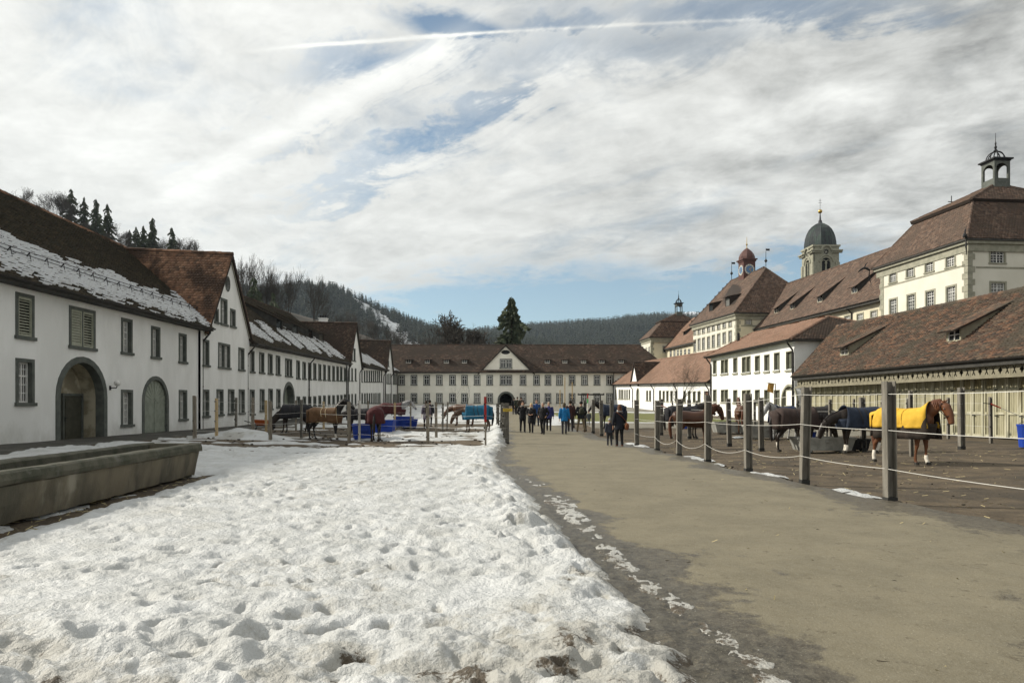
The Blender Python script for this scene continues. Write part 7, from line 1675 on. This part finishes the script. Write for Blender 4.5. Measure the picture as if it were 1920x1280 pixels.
def horse(label, p, heading, coatm, hairm, pose='level', swing=(0, 0, 0, 0), rug=None, sc=1.0, socks=(), trim=None, halter=leather, band=None, blaze=False, hemz=.78, xr=.52, neckrug=False):
    S = horse_parts(pose, swing); t = thing('horse', label, 'horse', p, heading, 'horses in the courtyard paddocks'); t.scale = (sc,)*3
    me = S['body'].copy(); me.materials.clear(); me.materials.append(coatm); link('body', me, t)
    for h in S['hoof']: link('hoof', h.mesh('hoof', hoofm), t)
    link('mane', S['mane'].mesh('mane', hairm, smooth=True), t); link('tail', S['tail'].mesh('tail', hairm, smooth=True), t)
    for e in S['eyes']: link('eye', MB().ball(e, .022, 6).mesh('eye', leather), t)
    if halter: link('head_collar', S['halter'].mesh('head_collar', halter), t)
    for i in socks:
        P_ = S['legs'][i]; mb = MB(); mb.tube([P_[5], P_[6], P_[7], P_[8]], [(.04, .045), (.046, .054), (.043, .049), (.055, .062)], 8, lat=(0, 1, 0)); link('sock', mb.mesh('sock', sockm, smooth=True), t)
    if rug:
        hf = lambda x: hemz+.05*math.sin((x+.9)*2.1)
        def solid(o): md = o.modifiers.new('thickness', 'SOLIDIFY'); md.thickness = .012; md.offset = 1; return o
        if band:
            r1 = solid(link('rug', rug_part(-.86, xr, 1.0, .062, .12).mesh('rug', rug, smooth=True), t)); solid(link('rug_back', rug_back(1.0, .062).mesh('rug_back', rug, smooth=True), r1))
            r2 = solid(link('rug_skirt', rug_part(-.86, xr, hemz-.04, .05, .16).mesh('rug_skirt', band, smooth=True), t)); solid(link('rug_back', rug_back(hemz, .05).mesh('rug_back', band, smooth=True), r2))
        else:
            r1 = solid(link('rug', rug_part(-.86, xr, hemz, .05, .14, hem_fn=hf).mesh('rug', rug, smooth=True), t)); solid(link('rug_back', rug_back(hemz+.02).mesh('rug_back', rug, smooth=True), r1))
        mb = MB(); k = 11; V = []
        for i in range(5):
            for j in range(k): a = -math.pi/2+math.pi*j/(k-1); zt_c = 1.16-.04*math.cos(a); V.append((min(xr, .5)-.02+(.34-.03*i*.5)*math.cos(a), (.3-.004*i)*math.sin(a), zt_c-(zt_c-hemz)*i/4))
        mb.add(V, [(i*k+j, i*k+j+1, (i+1)*k+j+1, (i+1)*k+j) for i in range(4) for j in range(k-1)]); solid(link('rug_front', mb.mesh('rug_front', band or rug, smooth=True), r1))
        mb = MB(); i = 4
        for x in (-.12, .1): mb.tube([(x+.05*math.sin(a*2), (.3+.075)*math.sin(a), 1.13+(.33+.075)*math.cos(a)) for a in np.linspace(0, 2*math.pi, 21)], [(.013, .005)]*21, 4, lat=(1, 0, 0), cap=False)
        link('surcingle', mb.mesh('surcingle', trim or (rug if band else leather)), t)
        if trim:
            mb = MB()
            for sg in (-1, 1):
                mb.tube([(x, sg*(np.interp(x, [s[0] for s in ST], [s[2] for s in ST])+.05), hf(x)) for x in np.linspace(-.84, xr+.1, 12)], .012, 5)
                mb.tube([(xr+.14*max(0, f-.0), sg*(.24+.036)*math.sin(min(f/.62, 1)*math.pi/2)*1.06, 1.16+.375*math.cos(min(f/.62, 1)*math.pi/2) if f < .62 else 1.16-(1.16-hemz)*(f-.62)/.38) for f in np.linspace(0, 1, 14)], .014, 5)
            link('rug_binding', mb.mesh('rug_binding', trim), t)
    return t
def cloth(name, c, c2=None): return mat(name, c, c2 or tuple(x*.75 for x in c), 6, .85, .25, 4, coords='obj', bscale=40)
r_yel, r_drk, r_nav, r_bro, r_tan, r_mar, r_tur, r_blk = cloth('yellow_rug', (.62, .38, .04), (.55, .33, .03)), cloth('dark_brown_rug', (.035, .026, .02)), cloth('navy_rug', (.022, .032, .055)), cloth('dark_plum_brown_rug', (.05, .033, .028)), cloth('tan_brown_rug', (.12, .065, .03)), cloth('maroon_rug', (.075, .018, .02)), cloth('turquoise_blue_rug', (.012, .11, .2)), cloth('black_rug', (.018, .018, .022))
cream = cloth('cream_binding', (.62, .5, .3)); r_blu = cloth('dark_blue_rug', (.02, .035, .09)); r_gry = cloth('charcoal_rug', (.035, .033, .032))
def HP_(px, d): x = (px-CX)/F*d; return Vector((x, d, gz(x, d)))
horse('chestnut horse in a yellow rug with dark lower band, one white foot', HP_(1699, 19.3), R(-63), chest, hair_c, 'drop', (.05, -.1, .2, -.2), r_yel, 1.02, (0, 3), None, leather, r_drk, hemz=.74, xr=.66)
horse('horse in a navy rug with lowered head, eating beside the yellow rugged horse', HP_(1610, 23.6), R(186), dark, hair_d, 'low', (.1, -.05, .1, -.1), r_nav, 1.02, (0, 1, 2))
horse('dark horse in a plum brown rug bending down to the concrete trough', HP_(1496, 24.6), R(4), dark, hair_d, 'low', (.05, -.1, .05, -.12), r_bro, 1.02, (2,), None)
horse('grey horse in a dark blue rug with its pale head towards the road', HP_(1468, 31), R(212), grey_c, hair_g, 'level', (0, .05, 0, .1), r_blu, 1.0)
horse('plain bay horse without a rug, standing sideways behind the steel posts', HP_(1302, 27.6), R(0), bay, hair_c, 'drop', (0, .12, .08, -.1), None, 1.0)
horse('dark horse in a black rug standing behind the plain bay one', HP_(1284, 33.5), R(2), dark, hair_d, 'level', (0, .05, .05, -.05), r_blk, 1.03)
horse('bright chestnut horse seen from behind near the white house', HP_(1388, 37), R(78), bright, hair_c, 'high', (0, .04, .02, -.02), None, 1.0)
horse('dark horse in a charcoal rug behind the plum brown one', HP_(1530, 29.5), R(10), dark, hair_d, 'low', (0, 0, 0, 0), r_gry, 1.0)
horse('black horse in a navy rug facing the road before the far lawn', HP_(1146, 43), R(184), black_c, hair_d, 'level', (.05, -.05, .1, -.1), r_nav, .98)
horse('dark horse in a black rug grazing by the corner of the snowy paddock', HP_(551, 37), R(186), dark, hair_d, 'graze', (.12, -.05, .05, -.1), r_blk, 1.0)
horse('black horse in a tan brown rug with cream binding', HP_(612, 32.6), R(-6), black_c, hair_d, 'high', (0, .1, .05, -.12), r_tan, .98, (1,), cream)
horse('horse in a maroon rug seen from behind among the blue tubs', HP_(705, 31.6), R(97), dark, hair_d, 'low', (0, .05, .03, -.02), r_mar, 1.02)
horse('grey headed horse in a dark maroon rug behind the snow topped tub', HP_(738, 45), R(-4), grey_c, hair_g, 'level', (0, 0, 0, 0), r_mar, 1.02)
horse('dark pony in a black rug behind the tan rugged horse', HP_(672, 38.5), R(178), dark, hair_d, 'low', (0, .05, 0, .05), r_blk, .88)
horse('brown horse in a turquoise rug with lowered neck, next to the road posts', HP_(892, 39), R(184), cob, hair_d, 'low', (.1, -.08, .1, -.1), r_tur, 1.0, hemz=.7)
horse('reddish horse behind the turquoise rugged one, mostly hidden', HP_(868, 47), R(170), bright, hair_c, 'low', (0, 0, 0, 0), None, .98)

# ------------------------------------------------------------------ people
skin = mat('skin', (.5, .3, .21), (.44, .25, .17), 8, .5, coords='obj')
CL = {}
def clo(c):
    if c not in CL: CL[c] = mat('cloth_%d' % len(CL), c, tuple(x*.72 for x in c), 9, .9, .3, 4, coords='obj', bscale=35)
    return CL[c]
shoe_m = mat('dark_shoe_leather', (.018, .014, .012), None, rough=.5)
def person(label, p, heading, H=1.74, jacket=(.012, .012, .014), trousers=(.012, .012, .015), hair=(.03, .02, .014), stride=.2, coat=.0, arms='down', hairlen=0, hat=None, scarf=None, bag=None, pack=None, bulk=1.0, vox=.016, shoes=None, wide=.0, face=True):
    t = thing('person', label, 'person', p, heading, 'people on the road and in the yard'); s = H/1.75; t.scale = (s,)*3
    lx = [stride*.5, -stride*.5]; body, trou, jack, sho = MB(), MB(), MB(), MB(); hands = []
    for i, sg in enumerate((1, -1)):
        a = lx[i]; hip, kn, an = (0, .09*sg, .9), (a*.55+.03, (.1+wide*.5)*sg, .49), (a-(.04 if a < 0 else 0), (.1+wide)*sg, .085+(.05 if a < -.05 else 0))
        body.tube([hip, kn, an], [.085, .05, .035], 8); b = bulk
        trou.tube([(0, .09*sg, .95), (hip[0], hip[1], .84), ((hip[0]+kn[0])/2, (hip[1]+kn[1])/2, .68), kn, ((kn[0]+an[0])/2, (kn[1]+an[1])/2, .3), (an[0], an[1], an[2]+.0)], [(.11*b, .105), (.105*b, .1), (.09*b, .085), (.068, .066), (.064, .06), (.062, .058)], 9)
        sho.tube([(an[0]-.07, an[1], an[2]-.04), (an[0]+.02, an[1], an[2]-.035), (an[0]+.12, an[1]+.01*sg, an[2]-.05), (an[0]+.19, an[1]+.015*sg, an[2]-.06)], [(.038, .042), (.046, .05), (.045, .035), (.028, .02)], 8, lat=(0, 1, 0)); sho.tube([(an[0], an[1], an[2]+.07), (an[0], an[1], an[2]-.03)], [.048, .05], 8)
    body.tube([(0, 0, .86), (0, 0, 1.0), (0, 0, 1.15), (.0, 0, 1.32), (-.01, 0, 1.43), (-.01, 0, 1.48)], [(.16, .11), (.15, .105), (.155, .11), (.175, .115), (.13, .085), (.06, .06)], 12, lat=(0, 1, 0))
    trou.tube([(0, 0, .82), (0, 0, .9), (0, 0, 1.04)], [(.13*bulk, .1), (.17*bulk, .125), (.155*bulk, .115)], 12, lat=(0, 1, 0))
    hem = .88-coat
    jack.tube([(0, 0, hem), (0, 0, .95), (0, 0, 1.1), (.005, 0, 1.27), (-.005, 0, 1.39), (-.01, 0, 1.455), (-.01, 0, 1.5)], [(.195*bulk+coat*.06, .145+coat*.06), (.19*bulk, .145), (.178*bulk, .135), (.2*bulk, .14), (.17, .11), (.09, .08), (.075, .075)], 14, lat=(0, 1, 0))
    for i, sg in enumerate((1, -1)):
        sw = -lx[i]*.5; sh = Vector((-.01, .19*sg, 1.40))
        if arms == 'pockets': el, wr = Vector((-.1, .3*sg, 1.14)), Vector((.1, .21*sg, .98))
        elif arms == 'front': el, wr = Vector((-.02, .27*sg, 1.13)), Vector((.2, .1*sg, 1.1))
        elif arms == 'back': el, wr = Vector((-.12, .27*sg, 1.13)), Vector((-.16, .08*sg, .98))
        elif arms == 'bag' and sg < 0: el, wr = Vector((-.03, .25*sg, 1.12)), Vector((.14, .22*sg, 1.0))
        else: el, wr = Vector((sw*.4-.03, .255*sg, 1.13)), Vector((sw+.03, .265*sg, .87))
        body.tube([sh, el, wr], [.055, .042, .03], 8); jack.tube([sh+Vector((0, -.05*sg, .01)), sh, sh.lerp(el, .5), el, wr.lerp(el, .1)], [.075, .085*bulk**.5, .07, .062, .054], 9)
        d = (wr-el).normalized(); fwd = Vector((1, 0, 0)) if abs(d.x) < .8 else Vector((0, 0, 1)); sd = (fwd-d*fwd.dot(d)).normalized(); nr = d.cross(sd)
        body.tube([wr, wr+d*.05, wr+d*.1], [(.03, .022), (.042, .02), (.04, .017)], 8, lat=sd)
        if arms != 'pockets':
            for q, (o_, L) in enumerate(((-.03, .065), (-.01, .078), (.01, .074), (.029, .058))):
                a = wr+d*.095+sd*o_; body.tube([a, a+d*L*.5-nr*.006*sg, a+d*L-nr*.022*sg], [.0115, .0105, .009], 6)
            a = wr+d*.04+sd*.035; body.tube([a, a+sd*.03+d*.03, a+sd*.034+d*.065], [.013, .012, .01], 6)
    hz = 1.63
    body.tube([(-.015, 0, 1.44), (0, 0, 1.53), (.012, 0, 1.58)], [.056, .05, .05], 8)
    body.ball((.0, 0, hz+.01), .1, 12, (.98, .76, 1.18)); body.ball((.03, 0, hz-.06), .062, 8, (1, .85, .9)); body.tube([(.09, 0, hz+.02), (.122, 0, hz-.025), (.1, 0, hz-.03)], [.01, .016, .012], 6)
    for sg in (1, -1): body.ball((-.0, .079*sg, hz-.01), .026, 6, (.7, .4, 1.1))
    me = fuse(body, vox*.8, 2); me.materials.append(skin); link('body', me, t)
    for nm, mb, c in (('trousers', trou, clo(trousers)), ('jacket', jack, clo(jacket)), ('shoes', sho, shoe_m if shoes is None else clo(shoes))):
        me = fuse(mb, vox, 3); me.materials.clear(); me.materials.append(c); link(nm, me, t)
    hr = MB(); hm = clo(hat or hair)
    if hat: hr.ball((-.01, 0, hz+.055), .112, 12, (1.02, .86, .95)); hr.lathe([(.1, 0), (.108, .012), (.1, .045)], (-.01, 0, hz+.03), 14); nm = 'hat'
    else:
        hr.ball((-.018, 0, hz+.035), .108, 12, (.98, .82, 1.02)); nm = 'hair'
        if hairlen: hr.ball((-.045, 0, hz-.03), .1, 10, (.75, .98, 1.1+hairlen))
    if hairlen > .3: hr.tube([(-.06, 0, hz), (-.085, 0, hz-.12), (-.09, 0, hz-.2)], [(.085, .05), (.09, .045), (.05, .02)], 8, lat=(0, 1, 0))
    link(nm, hr.mesh(nm, hm, smooth=True), t)
    if face:
        for sg in (1, -1): link('eye', MB().ball((.085, .034*sg, hz+.022), .013, 6).mesh('eye', leather), t)
        link('mouth', MB().ball((.092, 0, hz-.062), .02, 6, (.4, 1.1, .3)).mesh('mouth', clo((.3, .1, .08))), t)
    if scarf: m = MB(); m.tube([(-.01+.085*math.cos(a), .085*math.sin(a), 1.5+.015*math.cos(a)) for a in np.linspace(0, 6.2, 12)], .038, 7); link('scarf', m.mesh('scarf', clo(scarf), smooth=True), t)
    if pack:
        m = MB(); m.tube([(-.2, 0, 1.02), (-.24, 0, 1.1), (-.24, 0, 1.3), (-.19, 0, 1.42)], [(.11, .06), (.15, .09), (.14, .085), (.09, .05)], 10, lat=(0, 1, 0)); bp = link('backpack', m.mesh('backpack', clo(pack), smooth=True), t)
        m = MB()
        for sg in (1, -1): m.tube([(-.15, .1*sg, 1.4), (.02, .12*sg, 1.46), (.15, .13*sg, 1.3), (.05, .2*sg, 1.12), (-.15, .15*sg, 1.08)], .017, 5)
        link('strap', m.mesh('strap', clo(pack)), bp)
    if bag:
        m = MB(); q = (-.12, -.27, .86); m.tube([(q[0]-.17, q[1], q[2]), (q[0]-.15, q[1], q[2]), (q[0]+.15, q[1], q[2]), (q[0]+.17, q[1], q[2])], [(.05, .1), (.08, .15), (.08, .15), (.05, .1)], 12, lat=(0, 1, 0)); bb = link('shoulder_bag', m.mesh('shoulder_bag', clo(bag), smooth=True), t)
        m = MB(); m.tube([(-.1, -.3, 1.0), (-.16, -.1, 1.25), (-.1, .13, 1.45), (.05, .12, 1.45), (.16, -.05, 1.2), (.02, -.28, 1.0)], .013, 5); link('strap', m.mesh('strap', clo(bag)), bb)
    return t
def at_feet(px, py): g = ground_at(px, py); return g
TOV, AWAY = R(-90), R(90)          # facing the viewer / walking away
BK, NV = (.012, .012, .014), (.015, .02, .05)
person('man in an open black jacket walking nearest to the snow bank, hands at his back', at_feet(980, 812), TOV+.1, 1.76, BK, (.01, .01, .012), (.05, .03, .02), .18, .1, 'back', scarf=(.35, .33, .3))
person('blonde woman in a long black coat with a pale scarf, hands folded in front', at_feet(996, 812.5), TOV-.2, 1.66, (.016, .016, .018), BK, (.55, .42, .2), .28, .28, 'front', .5, scarf=(.45, .42, .36))
person('man in a royal blue jacket behind the blonde woman', at_feet(1006, 800), TOV+.15, 1.78, (.02, .07, .22), (.014, .018, .03), (.12, .09, .07), .2, .06, 'down')
person('stout grey haired man in a black jacket seen striding ahead of the violet blue jacket', at_feet(1018, 815), TOV-.35, 1.74, BK, BK, (.3, .28, .25), .3, .08, 'pockets', bulk=1.12)
person('person in a violet blue jacket half hidden by the stout man', at_feet(1029, 809), TOV-.1, 1.72, (.04, .045, .16), (.014, .014, .018), (.32, .26, .2), .2, .1, 'down')
person('person in a bright azure jacket and grey trousers walking away', at_feet(1058, 815), AWAY-.15, 1.7, (.012, .17, .42), (.05, .05, .06), (.1, .08, .05), .26, .12, 'down', .3, face=False)
person('tall person in a dark maroon jacket on the far flank of the azure jacket', at_feet(1069.5, 810), AWAY-.1, 1.8, (.05, .022, .02), (.02, .018, .02), (.02, .014, .01), .22, .12, 'down', face=False)
person('person with an olive backpack, dark jacket and beige trousers, legs apart', at_feet(1089.5, 810), AWAY, 1.74, (.018, .02, .026), (.23, .18, .11), (.02, .018, .016), .04, .1, 'pockets', bulk=1.08, pack=(.05, .052, .035), shoes=(.1, .045, .025), wide=.11, hat=(.02, .018, .018), face=False)
person('tiny child in a red cap standing on the yard path beside the lawn', at_feet(1104, 797.5), TOV, .98, (.07, .08, .09), (.08, .09, .1), (.1, .05, .03), .05, .0, 'down', hat=(.16, .03, .03), bulk=1.2)
person('woman in a dark coat with a tawny shoulder bag, back turned', at_feet(1161.5, 837.5), AWAY+.05, 1.72, (.012, .014, .022), (.014, .014, .016), (.12, .055, .03), .06, .16, 'bag', .4, scarf=(.42, .43, .43), bag=(.2, .07, .03), shoes=(.1, .04, .02), vox=.013, face=False)
person('small child in grey hood and patterned jacket next to the woman with the bag', at_feet(1143, 837), AWAY+.1, 1.16, (.045, .05, .07), (.025, .027, .035), (.3, .3, .3), .1, .0, 'down', hat=(.36, .37, .37), bulk=1.18, vox=.014, shoes=(.3, .3, .32), face=False)
person('distant walker in black nearest the gate passage', at_feet(964, 777.5), AWAY, 1.74, BK, BK, (.03, .025, .02), .2, .15, 'down', face=False, vox=.022)
person('distant walker in dark green following towards the gate passage', at_feet(970, 778), AWAY, 1.8, (.03, .035, .025), BK, (.05, .035, .03), .2, .1, 'down', face=False, vox=.022)
person('distant walker in brown partly behind the man in the open jacket', at_feet(977, 780), AWAY, 1.82, (.04, .028, .02), BK, (.06, .04, .03), .2, .2, 'pockets', face=False, vox=.022)
person('woman in a long pale lilac coat standing in the snowy paddock', at_feet(799, 803), AWAY+.3, 1.74, (.2, .17, .22), (.025, .02, .022), (.04, .025, .018), .08, .3, 'down', .5, pack=(.02, .02, .022), face=False)
person('dark clad person half hidden beside the lilac coat', at_feet(806, 800), AWAY-.2, 1.76, (.03, .03, .04), BK, (.03, .02, .015), .1, .15, 'down', face=False, vox=.02)
# ------------------------------------------------------------------ winter air
hz_m = bpy.data.materials.new('winter_air'); hz_m.use_nodes = True; hn = hz_m.node_tree; hn.nodes.clear()
pv = hn.nodes.new('ShaderNodeVolumePrincipled'); pv.inputs['Color'].default_value = (.72, .86, 1.0, 1); pv.inputs['Density'].default_value = .00007; pv.inputs['Anisotropy'].default_value = .2
ho = hn.nodes.new('ShaderNodeOutputMaterial'); hn.links.new(pv.outputs[0], ho.inputs['Volume'])
hb = MB(); hb.box(-6500, 6500, -200, 5200, -45, 660); setp(hb.build('haze', hz_m), kind='stuff');
